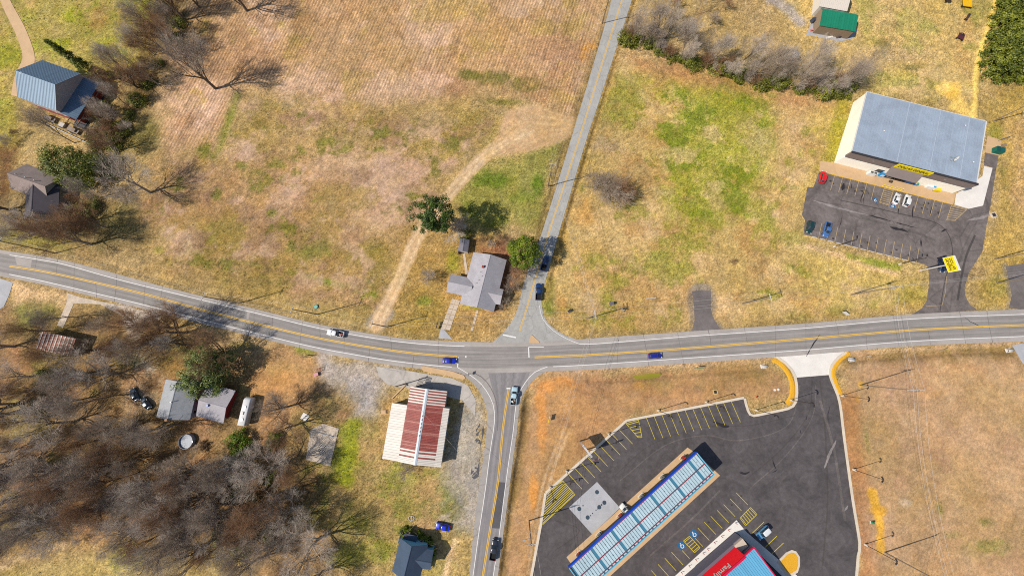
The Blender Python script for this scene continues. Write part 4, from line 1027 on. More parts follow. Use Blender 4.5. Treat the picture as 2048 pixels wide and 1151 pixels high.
def window(parent, p, q, z0, z1, out, frame_m=None):
    """window between two plan points on a wall, out = outward normal"""
    frame_m = frame_m or M_trim
    p, q, out = Vector((p[0], p[1], 0)), Vector((q[0], q[1], 0)), Vector((out[0], out[1], 0)).normalized()
    def quad(a, b, za, zb, d, t):
        o0, o1 = out * d, out * (d + t)
        vs = [(a + o0), (b + o0), (b + o1), (a + o1)]
        poly = [(v.x, v.y) for v in vs]
        return MB().prism(poly, za, zb)
    f = quad(p, q, z0, z1, -0.02, 0.07).build('window', frame_m, parent)
    e = (q - p).normalized() * 0.09
    quad(p + e, q - e, z0 + 0.09, z1 - 0.09, 0.03, 0.035).build('pane', M_glass, f)
    quad(p - e, q + e, z0 - 0.08, z0 - 0.002, 0.0, 0.16).build('sill', frame_m, f)
    return f
def gable(name, label, cat, ra, rb, zr, ze, wl, wr, roof_m, wall_m, over=0.4, thick=0.14, trim_m=None, windows=True, panels=0, group=None, door=True, parent=None, hip=(False, False)):
    """house under a ridge from ra to rb (photo points at height zr); wl, wr = plan distance ridge to eaves left/right of ra->rb"""
    a, b = P(ra[0], ra[1], zr), P(rb[0], rb[1], zr)
    a.z = b.z = 0
    if parent is None:
        o, rz, L = frame(a, b)
        root = empty(name, (o.x, o.y, 0), rz, label, cat, group)
    else:
        root = parent
        o, rz = Vector(root.location), root.rotation_euler.z
        L = None
    if L is None:
        la, lb = to_local(a, o, rz), to_local(b, o, rz)
    else:
        la, lb = Vector((0, 0, 0)), Vector((L, 0, 0))
    d = (lb - la).normalized(); nrm = Vector((-d.y, d.x, 0)); L = (lb - la).length
    def pt(x, y, z): 
        v = la + d * x + nrm * y
        return (v.x, v.y, z)
    slope_l, slope_r = (zr - ze) / wl, (zr - ze) / wr
    x0, x1, yl, yr = over, L - over, wl - over, -(wr - over)
    zl, zrr = zr - slope_l * yl, zr + slope_r * yr
    # walls
    w = MB()
    base = [pt(x0, yr, 0), pt(x1, yr, 0), pt(x1, yl, 0), pt(x0, yl, 0)]
    top = [pt(x0, yr, zrr - 0.16), pt(x1, yr, zrr - 0.16), pt(x1, yl, zl - 0.16), pt(x0, yl, zl - 0.16)]
    ridge = [pt(x0, 0, zr - 0.18), pt(x1, 0, zr - 0.18)]
    vs = base + top + ridge
    w.add(vs, [(0, 1, 5, 4), (1, 2, 6, 9, 5), (2, 3, 7, 6), (3, 0, 4, 8, 7), (4, 5, 9, 8), (6, 7, 8, 9)])
    w.build('wall', wall_m, root)
    # roof slopes
    for side, wd, sl in ((1, wl, slope_l), (-1, wr, slope_r)):
        if panels:
            n = panels
            for k in range(n):
                xa, xb = L * k / n, L * (k + 1) / n - 0.012
                mb = MB().slab([pt(xa, 0.0, zr), pt(xb, 0.0, zr), pt(xb, side * wd, ze), pt(xa, side * wd, ze)], 0.06)
                mb.slab([pt(xa, 0.0, zr + 0.06), pt(xa + 0.07, 0.0, zr + 0.06), pt(xa + 0.07, side * wd, ze + 0.06), pt(xa, side * wd, ze + 0.06)], 0.09)
                mb.build('roof_panel', roof_m, root)
        else:
            MB().slab([pt(0, 0, zr), pt(L, 0, zr), pt(L, side * wd, ze), pt(0, side * wd, ze)], thick).build('roof_slope', roof_m, root)
    cap = MB()
    cap.slab([pt(-0.02, 0.16, zr + 0.045 - slope_l * 0.16), pt(L + 0.02, 0.16, zr + 0.045 - slope_l * 0.16), pt(L + 0.02, 0, zr + 0.05), pt(-0.02, 0, zr + 0.05)], 0.04)
    cap.slab([pt(-0.02, -0.16, zr + 0.045 - slope_r * 0.16), pt(L + 0.02, -0.16, zr + 0.045 - slope_r * 0.16), pt(L + 0.02, 0, zr + 0.05), pt(-0.02, 0, zr + 0.05)], 0.04)
    cap.build('ridge_cap', trim_m or roof_m, root)
    if windows:
        for y, outn in ((yl, nrm), (yr, -nrm)):
            n = max(1, int((x1 - x0) / 3.5))
            for k in range(n):
                cx = x0 + (x1 - x0) * (k + 0.5) / n
                window(root, pt(cx - 0.5, y, 0), pt(cx + 0.5, y, 0), 0.95, min(2.2, zl - 0.4), outn)
        for x, outn in ((x0, -d), (x1, d)):
            for k in (-0.5, 0.5):
                window(root, pt(x, k * yl - 0.45, 0), pt(x, k * yl + 0.45, 0), 0.95, 2.2, outn)
    if door:
        c = pt((x0 + x1) / 2 + 1.9, yr, 0); c2 = pt((x0 + x1) / 2 + 2.8, yr, 0)
        q = -nrm
        dd = MB().prism([(c[0] - q.x * 0.02, c[1] - q.y * 0.02), (c2[0] - q.x * 0.02, c2[1] - q.y * 0.02), (c2[0] + q.x * 0.05, c2[1] + q.y * 0.05), (c[0] + q.x * 0.05, c[1] + q.y * 0.05)], 0.05, 2.1).build('door', M_wood, root)
        MB().box((c[0] + q.x * 0.08 + (c2[0] - c[0]) * 0.85, c[1] + q.y * 0.08 + (c2[1] - c[1]) * 0.85, 1.05), (0.07, 0.07, 0.07)).build('handle', M_steel, dd)
    return root
def plan_width(ra, rb, zr, e, ze):
    a, b, p = P(ra[0], ra[1], zr), P(rb[0], rb[1], zr), P(e[0], e[1], ze)
    d = (b - a); d.z = 0; d.normalize(); v = p - a
    return abs(d.x * v.y - d.y * v.x)
def vent(parent, x, y, z, h=0.55, r=0.06, m=None):
    w = MB().tube((x, y, z - 0.3), (x, y, z + h), r, n=8)
    w.tube((x, y, z + h), (x, y, z + h + 0.1), r * 1.7, n=8)
    return w.build('vent_pipe', m or M_steel, parent)
def text(body, parent, name, m, loc, rot, size, align='CENTER', width=1.0, extrude=0.01, space=1.0):
    c = bpy.data.curves.new(name, 'FONT')
    c.body = body; c.size = size; c.align_x = align; c.align_y = 'CENTER'; c.extrude = extrude
    c.space_line = 0.85; c.space_character = space; c.offset = size * 0.018
    c.materials.append(m)
    tmp = bpy.data.objects.new(name, c); COL.objects.link(tmp)
    me = bpy.data.meshes.new_from_object(tmp.evaluated_get(bpy.context.evaluated_depsgraph_get()))
    bpy.data.objects.remove(tmp)
    me['letters'] = 1
    o = share(name, me, parent)
    o['kind'] = 'stuff'
    o.location = loc; o.rotation_euler = rot; o.scale = (width, 1, 1)
    return o

# --- the low cream store with the blue-grey metal roof (upper right)
FL, FR, BL = P(1668, 325.7), P(1904, 386.7), P(1700, 203.4)
o, rz, W = frame(FL, FR)
D = abs(to_local(BL, o, rz).y)
HF, HB = 7.0, 5.2
store = empty('discount_store', (o.x, o.y, 0), rz, 'long cream store with blue-grey metal roof, taupe front band and yellow name board', 'store')
w = MB()
w.add([(0, 0, 0), (W, 0, 0), (W, D, 0), (0, D, 0), (0, 0, 3.9), (W, 0, 3.9), (W, D, HB - 0.15), (0, D, HB - 0.15), (0, 0.4, HF - 0.35), (W, 0.4, HF - 0.35), (0, 0.4, 3.9), (W, 0.4, 3.9)],
      [(0, 1, 5, 4), (4, 5, 11, 10), (10, 11, 9, 8), (1, 2, 6, 9, 11, 5), (2, 3, 7, 6), (3, 0, 4, 10, 8, 7)])
w.build('wall', M_cream, store)
M_skylight0 = paint('lap_sheet', (182, 195, 212), 0.45, 0.05)
M_roof_blue = paint('blue_grey_sheet', (176, 190, 208), 0.45, 0.07, stain=0.09, sscale=0.18, metal=0.15, rand=0.03)
n = 46
for k in range(n):
    xa, xb = W * k / n, W * (k + 1) / n - 0.01
    zf = HF - 0.25
    mb = MB().slab([(xa, 0.35, zf), (xb, 0.35, zf), (xb, D + 0.25, HB), (xa, D + 0.25, HB)], 0.08)
    for rr in (0.0, 0.33, 0.66):
        xr = xa + (xb - xa) * rr
        mb.slab([(xr, 0.35, zf + 0.07), (xr + 0.09, 0.35, zf + 0.07), (xr + 0.09, D + 0.25, HB + 0.07), (xr, D + 0.25, HB + 0.07)], 0.10)
    mb.build('roof_panel', M_roof_blue, store)
MB().box((W / 2, 0.0, HF - 1.1), (W + 0.5, 0.7, 2.45)).build('front_band', M_fascia, store)
MB().box((W / 2, 0.0, HF + 0.15), (W + 0.56, 0.78, 0.12)).build('band_cap', M_dark, store)
for x in (-0.06, W + 0.06):
    MB().slab([(x - 0.1, 0.36, HF - 0.1), (x + 0.1, 0.36, HF - 0.1), (x + 0.1, D + 0.35, HB + 0.12), (x - 0.1, D + 0.35, HB + 0.12)], 0.3).build('roof_edge', M_trim, store)
MB().box((W / 2, D + 0.35, HB - 0.05), (W, 0.18, 0.2)).build('gutter', M_trim, store)
for x in (1.0, W - 1.0):
    MB().box((x, D + 0.1, HB / 2 - 0.1), (0.12, 0.1, HB - 0.2)).build('downpipe', M_trim, store)
# entrance block
ex0 = to_local(P(1778, 340, 5), o, rz).x; ex1 = to_local(P(1842, 352, 5), o, rz).x
exc, exw = (ex0 + ex1) / 2, 10.8
MB().slab([(exc - exw / 2, -0.36, HF - 0.9), (exc + exw / 2, -0.36, HF - 0.9), (exc + exw / 2, -2.6, 3.7), (exc - exw / 2, -2.6, 3.7)], 0.15).build('entrance_canopy', M_fascia, store)
M_signyel = paint('sign_yellow', (252, 226, 24), 0.5, 0.03)
M_black = paint('sign_black', (24, 22, 20), 0.6, 0.05)
sb = MB().box((exc + 0.9, -0.52, HF - 0.15), (11.6, 0.28, 1.75)).build('name_board', M_signyel, store)
text('DOLLAR GENERAL', sb, 'lettering', M_black, (exc + 0.9, -0.68, HF - 0.17), (math.pi / 2, 0, 0), 1.32, width=0.92)
for x in (exc - 1.3, exc + 1.3):
    dd = MB().box((x, -0.02, 1.2), (2.4, 0.1, 2.4)).build('door', M_dark, store)
    MB().box((x, -0.06, 1.25), (2.1, 0.08, 2.1)).build('pane', M_glass, dd)
for x in (exc - 5.6, exc + 5.4):
    window(store, (x - 1.3, 0), (x + 1.3, 0), 0.8, 2.7, (0, -1))
for x in (W * 0.2, W * 0.78):
    MB().box((x, -0.42, HF - 1.1), (0.5, 0.3, 0.25)).build('wall_light', M_steel, store)
for x in (W * 0.36, W * 0.62, W * 0.86):
    MB().slab([(x, 0.36, HF - 0.12), (x + 0.3, 0.36, HF - 0.12), (x + 0.3, D + 0.2, HB + 0.12), (x, D + 0.2, HB + 0.12)], 0.1).build('lap_strip', M_skylight0, store)
# the side walls run a little askew to the front
for ob in store.children:
    for v in ob.data.vertices: v.co.x += 0.14 * max(0.0, v.co.y)
    ob.data.update()
# satellite dish on the roof
dl = to_local(P(1907, 318, 6.6), o, rz)
dish = empty('satellite_dish', (P(1907, 318, 6.6).x, P(1907, 318, 6.6).y, 6.0), rz, 'white satellite dish on a small frame on the blue-grey store roof', 'dish')
st = MB()
for sx, sy in ((-.6, -.6), (.6, -.6), (.6, .6), (-.6, .6)):
    st.tube((sx, sy, 0.3), (0, 0, 1.2), 0.035, n=6)
    st.box((sx, sy, 0.38), (0.4, 0.4, 0.16))
st.build('frame', M_steel, dish)
rings = []
for k in range(6):
    r = 0.2 + 0.7 * k / 5; rings.append([(r * math.cos(t), r * math.sin(t), 0.28 * (r / 0.9) ** 2) for t in [i * math.pi / 9 for i in range(18)]])
dd = MB().loft(rings, cap=False); dd.loft([[(x, y, z - 0.03) for x, y, z in r] for r in rings][::-1], cap=False)
dq = dd.build('reflector', M_trim, dish, (0, 0, 1.2)); dq.rotation_euler = (math.radians(55), 0, math.radians(30))
MB().tube((0, 0, 0.1), (0, 0, 0.75), 0.03, n=6).build('feed_arm', M_steel, dq)
for px, py, lab in ((1768, 262, 'small white roof vent on the left part of the blue-grey store roof'), (1935, 249, 'small white roof vent near the back right corner of the store roof'), (1945, 325, 'small white roof vent right of the satellite dish')):
    p = P(px, py, 6.3)
    lz = HF - 0.25 - (HF - 0.25 - HB) * to_local(p, o, rz).y / D
    v = empty('roof_vent', (p.x, p.y, lz), rz, lab, 'vent')
    MB().tube((0, 0, -0.1), (0, 0, 0.35), 0.12, n=8).build('pipe', M_steel, v)
    MB().tube((0, 0, 0.35), (0, 0, 0.5), 0.24, 0.1, n=8).build('cowl', M_trim, v)

# --- shop with striped red and white roof by the junction
zr, ze = 4.9, 4.0
rA, rB = (854, 777.4), (829.5, 929)
wl = plan_width(rA, rB, zr, (888, 855), ze); wr = plan_width(rA, rB, zr, (808, 860), ze)
a, b = P(*rA, zr), P(*rB, zr); a.z = b.z = 0
o, rz, L = frame(a, b)
shop = empty('corner_shop', (o.x, o.y, 0), rz, 'shop with rust-red and white striped sheet roof and a white lean-to beside the junction', 'shop')
M_redsheet = paint('red_sheet', (158, 76, 68), 0.6, 0.2, stain=0.2, sscale=0.6, rand=0.07)
M_fadedsheet = paint('faded_red_sheet', (178, 112, 102), 0.6, 0.22, stain=0.2, sscale=0.7, rand=0.08)
M_whitesheet = paint('white_sheet', (230, 222, 212), 0.5, 0.06, stain=0.05, rand=0.07)
M_skylight = paint('ridge_sheet', (196, 206, 216), 0.4, 0.05, stain=0.08)
M_shopwall = paint('shop_wall', (196, 188, 176), 0.8, 0.08, stain=0.1)
# local x runs from the road (north) to the back (south); y>0 is east
x_step = to_local(P(888, 815, ze), o, rz).x
east_f, east_b = abs(to_local(P(893, 790, ze), o, rz).y), abs(to_local(P(891, 870, ze), o, rz).y)
west = -abs(to_local(P(806, 860, ze), o, rz).y)
lean = to_local(P(774, 860, 3.2), o, rz).y
x_lean = to_local(P(782, 805, 3.3), o, rz).x
if to_local(P(893, 790, ze), o, rz).y < 0: east_f, east_b, west = -east_f, -east_b, -west
sg = 1 if east_f > 0 else -1
MB().prism([(0.3, west + sg * 0.3), (x_step, west + sg * 0.3), (L - 0.3, west + sg * 0.3), (L - 0.3, east_b - sg * 0.3), (x_step, east_b - sg * 0.3), (x_step, east_f - sg * 0.3), (0.3, east_f - sg * 0.3)], 0, 3.75).build('wall', M_shopwall, shop)
MB().prism([(x_lean + 0.2, west + sg * 0.25), (L - 0.2, west + sg * 0.25), (L - 0.2, lean + sg * 0.3), (x_lean + 0.2, lean + sg * 0.3)], 0, 3.0).build('lean_to_wall', M_shopwall, shop)
for xg, ye_ in ((0.3, east_f), (L - 0.5, east_b)):
    tri = [(west + sg * .3, 3.75), (ye_ - sg * .3, 3.75), (0, zr - 0.1)]
    MB().add([(xg, y, z) for y, z in tri] + [(xg + 0.2, y, z) for y, z in tri], [(0, 1, 2), (5, 4, 3), (0, 3, 4, 1), (1, 4, 5, 2), (2, 5, 3, 0)]).build('gable', M_shopwall, shop)
def sheet_row(mb, x0, x1, y0, z0, y1, z1, rib=0.07):
    mb.slab([(x0, y0, z0), (x1, y0, z0), (x1, y1, z1), (x0, y1, z1)], 0.05)
    mb.slab([(x0, y0, z0 + rib), (x0 + 0.10, y0, z0 + rib), (x0 + 0.10, y1, z1 + rib), (x0, y1, z1 + rib)], rib + 0.02)
n1, n2 = 12, 38
for k in range(n1 + n2):
    if k < n1: x0, x1 = x_step * k / n1, x_step * (k + 1) / n1 - 0.01
    else: x0, x1 = x_step + (L - x_step) * (k - n1) / n2, x_step + (L - x_step) * (k - n1 + 1) / n2 - 0.01
    front = k < n1
    back = (L - x1) < 4.0
    mm = (M_redsheet if k % 2 else M_whitesheet) if front else (M_redsheet if not back or (k % 3 == 0 and L - x1 > 1.8) else M_whitesheet)
    if mm is M_redsheet and random.Random(k * 7 + 3).random() < 0.22: mm = M_fadedsheet
    ye = east_f if front else east_b
    yb = ye if front else east_f * 0.93
    mb = MB(); sheet_row(mb, x0, x1, sg * 0.42, zr - 0.02, yb, ze + (0.0 if front else 0.12) * 1.0); mb.build('roof_sheet', mm, shop)
    mb = MB(); sheet_row(mb, x0, x1, -sg * 0.42, zr - 0.02, west, ze); mb.build('roof_sheet', mm, shop)
    if not front:
        mb = MB(); sheet_row(mb, x0, x1, yb + sg * 0.005, ze + 0.115, east_b, ze - 0.05); mb.build('eave_sheet', M_whitesheet, shop)
MB().slab([(-0.05, -0.52, zr + 0.04), (L + 0.05, -0.52, zr + 0.04), (L + 0.05, 0, zr + 0.14), (-0.05, 0, zr + 0.14)], 0.05).slab([(-0.05, 0.52, zr + 0.04), (L + 0.05, 0.52, zr + 0.04), (L + 0.05, 0, zr + 0.14), (-0.05, 0, zr + 0.14)], 0.05).build('ridge_cap', M_skylight, shop)
for k in range(6):
    MB().box((L * 0.36 + k * 1.15, 0, zr + 0.2), (0.3, 0.2, 0.14)).build('ridge_bracket', M_dark, shop)
nl = 22
for k in range(nl):
    x0, x1 = x_lean + (L - x_lean) * k / nl, x_lean + (L - x_lean) * (k + 1) / nl - 0.01
    mb = MB(); sheet_row(mb, x0, x1, west - sg * 0.02, 3.72, lean, 3.15); mb.build('lean_to_sheet', M_whitesheet, shop)
for y in (west * 0.5, east_f * 0.5):
    window(shop, (0.3, y - 1.3), (0.3, y + 1.3), 0.8, 2.6, (-1, 0))
dd = MB().box((0.27, 0.2, 1.1), (0.1, 1.0, 2.2)).build('door', M_dark, shop)
MB().box((0.2, 0.5, 1.05), (0.05, 0.06, 0.2)).build('handle', M_steel, dd)
for x in (L * 0.4, L * 0.6, L * 0.8):
    window(shop, (x - 0.8, east_b - sg * 0.3), (x + 0.8, east_b - sg * 0.3), 1.0, 2.2, (0, sg))

# --- grey shingled house in the middle
M_sh_grey = shingle('grey_shingle', (176, 172, 178))
M_wall_white = paint('white_siding', (222, 216, 206), 0.8, 0.06)
M_wall_tan = paint('tan_brick', (206, 160, 122), 0.85, 0.14)
rA, rB = (981, 508.5), (953.8, 614); zr, ze = 5.3, 3.0
wl = plan_width(rA, rB, zr, (1000, 573), ze); wr = plan_width(rA, rB, zr, (934, 553), ze)
house = gable('grey_house', 'grey shingled house with a west wing, beside the north road near the junction', 'house', rA, rB, zr, ze, wl, wr, M_sh_grey, M_wall_tan)
gable('wing', None, None, (944.4, 573.4), (896, 563), 4.6, 3.0, plan_width((944.4, 573.4), (896, 563), 4.6, (922, 590), 3.0), plan_width((944.4, 573.4), (896, 563), 4.6, (920, 551), 3.0), M_sh_grey, M_wall_tan, parent=house, windows=False, door=False)
gable('porch', None, None, (976, 585), (1004, 591), 4.4, 3.0, 2.4, 2.9, M_sh_grey, M_wall_tan, parent=house, windows=False, door=False)
for px, py in ((966, 531), (961, 543), (964, 552), (957, 560), (950, 566)):
    q = to_local(P(px, py, 5.0), Vector(house.location), house.rotation_euler.z); vent(house, q.x, q.y, 4.9, 0.3)
cq = to_local(P(966, 533, 5.2), Vector(house.location), house.rotation_euler.z)
MB().box((cq.x, cq.y, 5.0), (0.7, 0.7, 1.3)).build('chimney', M_brick, house)
M_sh_dark = shingle('dark_shingle', (126, 124, 134))
shed = gable('garden_shed', 'small dark-roofed garden shed north-west of the grey house', 'shed', (929, 477), (925, 501.5), 2.9, 2.2, plan_width((929, 477), (925, 501.5), 2.9, (937, 492), 2.2), plan_width((929, 477), (925, 501.5), 2.9, (917.5, 490), 2.2), M_sh_dark, M_wall_white, over=0.15, windows=False)

# --- tall blue metal-roofed house, upper left
M_roof_slate = paint('slate_blue_sheet', (116, 140, 162), 0.35, 0.05, stain=0.05, metal=0.2, rand=0.07)
M_wall_greige = paint('greige_siding', (186, 176, 174), 0.75, 0.05)
rA, rB = (31, 141.5), (110, 169.4); zr, ze = 10.0, 6.2
wl = plan_width(rA, rB, zr, (149.6, 143), ze); wr = plan_width(rA, rB, zr, (116, 223), ze)
a, b = P(*rA, zr), P(*rB, zr); a.z = b.z = 0
o, rz, L = frame(a, b)
barn = gable('blue_roof_house', 'tall house with slate-blue metal roof and a lower shed roof at its east end', 'house', rA, rB, zr, ze, wl, wr, M_roof_slate, M_wall_greige, over=0.3, panels=26)
q1, q2 = to_local(P(190.7, 164.8, 3.3), o, rz), to_local(P(160.6, 242.4, 3.3), o, rz)
xe = (q1.x + q2.x) / 2
n = 22
y0, y1 = -wr + 0.1, wl - 0.1
for k in range(n):
    ya, yb = y0 + (y1 - y0) * k / n, y0 + (y1 - y0) * (k + 1) / n - 0.012
    mb = MB().slab([(L - 0.28, ya, 4.9), (L - 0.28, yb, 4.9), (xe, yb, 3.3), (xe, ya, 3.3)], 0.06)
    mb.slab([(L - 0.28, ya, 4.96), (L - 0.28, ya + 0.07, 4.96), (xe, ya + 0.07, 3.36), (xe, ya, 3.36)], 0.08)
    mb.build('lean_to_panel', M_roof_slate, barn)
MB().prism([(L - 0.25, y0 + 0.3), (xe - 0.4, y0 + 0.3), (xe - 0.4, y1 - 0.3), (L - 0.25, y1 - 0.3)], 0, 3.25).build('lean_to_wall', M_brick, barn)
MB().box((L / 2, -wr + 0.16, 1.1), (L - 1.2, 0.12, 2.2)).build('brick_base', M_brick, barn)
MB().box((xe - 0.05, (y0 + y1) / 2, 3.22), (0.14, y1 - y0, 0.16)).build('gutter', M_dark, barn)
q = to_local(P(44, 147, 9.6), o, rz)
MB().box((q.x, q.y, 9.7), (0.9, 0.6, 0.5)).build('roof_box', M_trim, barn)
# timber deck on its east side
dk = [to_local(P(px, py, 0.6), o, rz) for px, py in ((188, 172), (212, 184), (186, 250), (163, 243))]
deck_c = P(186, 213)
deck = empty('timber_deck', (deck_c.x, deck_c.y, 0), rz, 'open timber deck frame along the east side of the blue-roofed house', 'deck')
for k in range(9):
    yy = -9 + k * 2.2
    MB().box((0, yy, 2.5), (4.4, 0.14, 0.18)).build('joist', M_wood, deck)
for x in (-2.1, 0.7, 2.1):
    MB().box((x, -0.2, 2.3), (0.16, 18.2, 0.2)).build('beam', M_wood, deck)
for x in (-2.1, 2.1):
    for yy in (-9, -3, 3, 8.6):
        MB().box((x, yy, 1.1), (0.16, 0.16, 2.2)).build('post', M_wood, deck)
MB().box((0, -0.2, 0.3), (4.4, 18.4, 0.12)).build('floor', paint('dark_deck', (74, 78, 84), 0.8, 0.2), deck)
tp = P(191, 208, 0.8)
tarp = empty('blue_tarp_heap', (tp.x, tp.y, 0.36), rz, 'bright blue tarpaulin heap lying on the timber deck', 'tarp')
rnd = random.Random(2)
rings = [[((0.2 + 0.8 * math.sin(math.pi * (k + 0.5) / 7)) * 0.8 * math.cos(t) + rnd.uniform(-.08, .08), (k - 3) * 0.42, max(0.0, math.sin(t)) * 0.8 * math.sin(math.pi * (k + 0.5) / 7) + rnd.uniform(0, .08)) for t in [i * math.pi / 5 for i in range(10)]] for k in range(7)]
MB().loft(rings).build('cover', paint('tarp_blue', (40, 60, 200), 0.5, 0.2), tarp)

# --- grey-brown house, far left
M_sh_brown = shingle('brown_shingle', (150, 134, 128), 0.2)
M_sh_black = shingle('black_shingle', (84, 78, 84), 0.22)  # near-black shingle of the south wing
M_palewall = paint('pale_siding', (176, 172, 166), 0.8, 0.08)
rA, rB = (14, 346), (90, 372.7); zr, ze = 6.0, 3.2
brown = gable('brown_house', 'grey-brown shingled house with a dark south wing among bare trees at left', 'house', rA, rB, zr, ze, plan_width(rA, rB, zr, (121, 350), ze) * 0.95, 4.6, M_sh_brown, M_palewall)
gable('south_wing', None, None, (66, 364), (62, 428), 5.6, 3.2, 6.0, 5.4, M_sh_black, M_palewall, parent=brown, windows=False, door=False)
ob, rb_ = Vector(brown.location), brown.rotation_euler.z
for px, py in ((33, 348), (52, 355), (70, 361)):
    q = to_local(P(px, py, 5.9), ob, rb_); vent(brown, q.x, q.y, 5.7, 0.5, 0.1)

# --- rusty shed among the trees, lower left
M_rust = paint('rusty_sheet', (158, 86, 66), 0.7, 0.3, scale=2, stain=0.25, sscale=0.5, rand=0.07)
M_rustw = paint('bleached_sheet', (206, 188, 176), 0.6, 0.15, stain=0.15, rand=0.07)
p0, p1 = P(78, 661, 3.2), P(68, 697, 3.2); p2 = P(137, 712, 3.2)
o, rz, Ls = frame(Vector((p1.x, p1.y, 0)), Vector((p2.x, p2.y, 0)))
Ds = abs(to_local(p0, o, rz).y)
rshed = empty('rusty_shed', (o.x, o.y, 0), rz, 'low shed with rusty and bleached striped sheet roof among bare trees', 'shed')
MB().prism([(0.3, 0.3), (Ls - 0.3, 0.3), (Ls - 0.3, Ds - 0.3), (0.3, Ds - 0.3)], 0, 2.7).build('wall', M_wood, rshed)
nn = 18
for k in range(nn):
    xa, xb = Ls * k / nn, Ls * (k + 1) / nn - 0.01
    mb = MB().slab([(xa, 0, 2.85), (xb, 0, 2.85), (xb, Ds, 3.2), (xa, Ds, 3.2)], 0.05)
    mb.slab([(xa, 0, 2.93), (xa + 0.1, 0, 2.93), (xa + 0.1, Ds, 3.28), (xa, Ds, 3.28)], 0.1)
    mb.build('roof_sheet', M_rust if k % 2 else M_rustw, rshed)
MB().box((Ls / 2, 0.27, 1.0), (1.0, 0.08, 2.0)).build('door', M_wood, rshed)

# --- grey house with the red gable, lower left
M_sh_sage = shingle('sage_shingle', (166, 169, 174))
M_redtrim = paint('barn_red', (150, 48, 44), 0.7, 0.12)
M_bluewall = paint('pale_blue_siding', (176, 190, 210), 0.7, 0.06)
rA, rB = (353.9, 762), (334.9, 839); zr, ze = 5.4, 3.2
sage = gable('sage_house', 'grey shingled house with a low east wing and red gable beside the camper', 'house', rA, rB, zr, ze, plan_width(rA, rB, zr, (386, 812), ze), plan_width(rA, rB, zr, (323, 792), ze), M_sh_sage, M_bluewall)
gable('east_wing', None, None, (397, 800), (452, 815), 4.2, 2.8, plan_width((397, 800), (452, 815), 4.2, (446, 773.7), 2.8), plan_width((397, 800), (452, 815), 4.2, (424, 840), 2.8), M_sh_grey, M_redtrim, parent=sage, windows=False, door=False, over=1.1)
osg, rsg = Vector(sage.location), sage.rotation_euler.z
q = to_local(P(345, 803, 5.3), osg, rsg); vent(sage, q.x, q.y, 5.2, 0.7, 0.09)
q = to_local(P(416, 810, 4.1), osg, rsg)
MB().tube((q.x, q.y, 3.8), (q.x, q.y, 4.5), 0.45, 0.35, n=12).build('roof_turbine', paint('turbine_blue', (50, 96, 190), 0.4, 0.1), sage)
q = to_local(P(339, 838, 4.5), osg, rsg)
MB().box((q.x, q.y, 4.9), (0.7, 0.7, 1.8)).build('chimney', M_wall_tan, sage)

# --- navy-roofed house with the pale blue front, bottom
M_sh_navy = shingle('navy_shingle', (70, 86, 108), 0.12)
M_skyblue = paint('sky_blue_siding', (120, 190, 226), 0.7, 0.05)
rA, rB = (823, 1092), (806, 1160); zr, ze = 6.2, 3.4
navy = gable('navy_roof_house', 'navy shingled house with a pale blue north gable at the bottom edge', 'house', rA, rB, zr, ze, plan_width(rA, rB, zr, (851, 1110), ze), plan_width(rA, rB, zr, (793, 1106), ze), M_sh_navy, M_skyblue)
gable('east_bay', None, None, (826, 1119), (862, 1125), 5.0, 3.4, 2.6, 2.6, M_sh_navy, M_skyblue, parent=navy, windows=False, door=False)
on, rn = Vector(navy.location), navy.rotation_euler.z
q = to_local(P(823, 1072, 1.0), on, rn)
MB().box((q.x + 0.2, q.y, 0.35), (2.2, 3.0, 0.7)).build('porch_step', M_wood, navy)
MB().slab([(q.x + 1.4, q.y - 2.0, 3.0), (q.x + 1.4, q.y + 2.0, 3.0), (q.x - 1.2, q.y + 2.0, 2.5), (q.x - 1.2, q.y - 2.0, 2.5)], 0.12).build('porch_roof', M_sh_navy, navy)
for s in (-1.8, 1.8): MB().box((q.x - 1.0, q.y + s, 1.25), (0.14, 0.14, 2.5)).build('porch_post', M_trim, navy)
q = to_local(P(813, 1119, 5.4), on, rn); vent(navy, q.x, q.y, 5.0, 0.6, 0.08)
fence_c = P(800, 1074)
wf = empty('white_privacy_screen', (fence_c.x, fence_c.y, 0), rn, 'short white board screen at the north-west corner of the navy house', 'screen')
for k in range(8): MB().box((-2.0 + k * 0.42, 0, 0.8), (0.38, 0.05, 1.6)).build('board', M_trim, wf)
for s in (-2.1, 1.1): MB().box((s, 0.06, 0.85), (0.1, 0.1, 1.7)).build('post', M_trim, wf)

# --- sheds in the upper right
M_greensheet = paint('green_sheet', (34, 136, 104), 0.45, 0.10, stain=0.08, rand=0.07)
rA, rB = (1645.5, 19), (1717, 31); zr, ze = 4.6, 3.6
gshed = gable('green_roof_shed', 'open shed with green metal roof in front of a white-roofed barn', 'shed', rA, rB, zr, ze, 1.7, plan_width(rA, rB, zr, (1668, 56), ze), M_greensheet, M_wood, over=0.2, panels=14, windows=False, door=False)
rA, rB = (1648, -22), (1704, -12); zr, ze = 5.4, 3.8
wbarn = gable('white_roof_barn', 'white sheet-roofed barn behind the green-roofed shed at the top edge', 'barn', rA, rB, zr, ze, 5.0, 6.2, paint('white_barn_sheet', (226, 216, 204), 0.5, 0.06), M_wall_white, over=0.2, panels=16, windows=False)

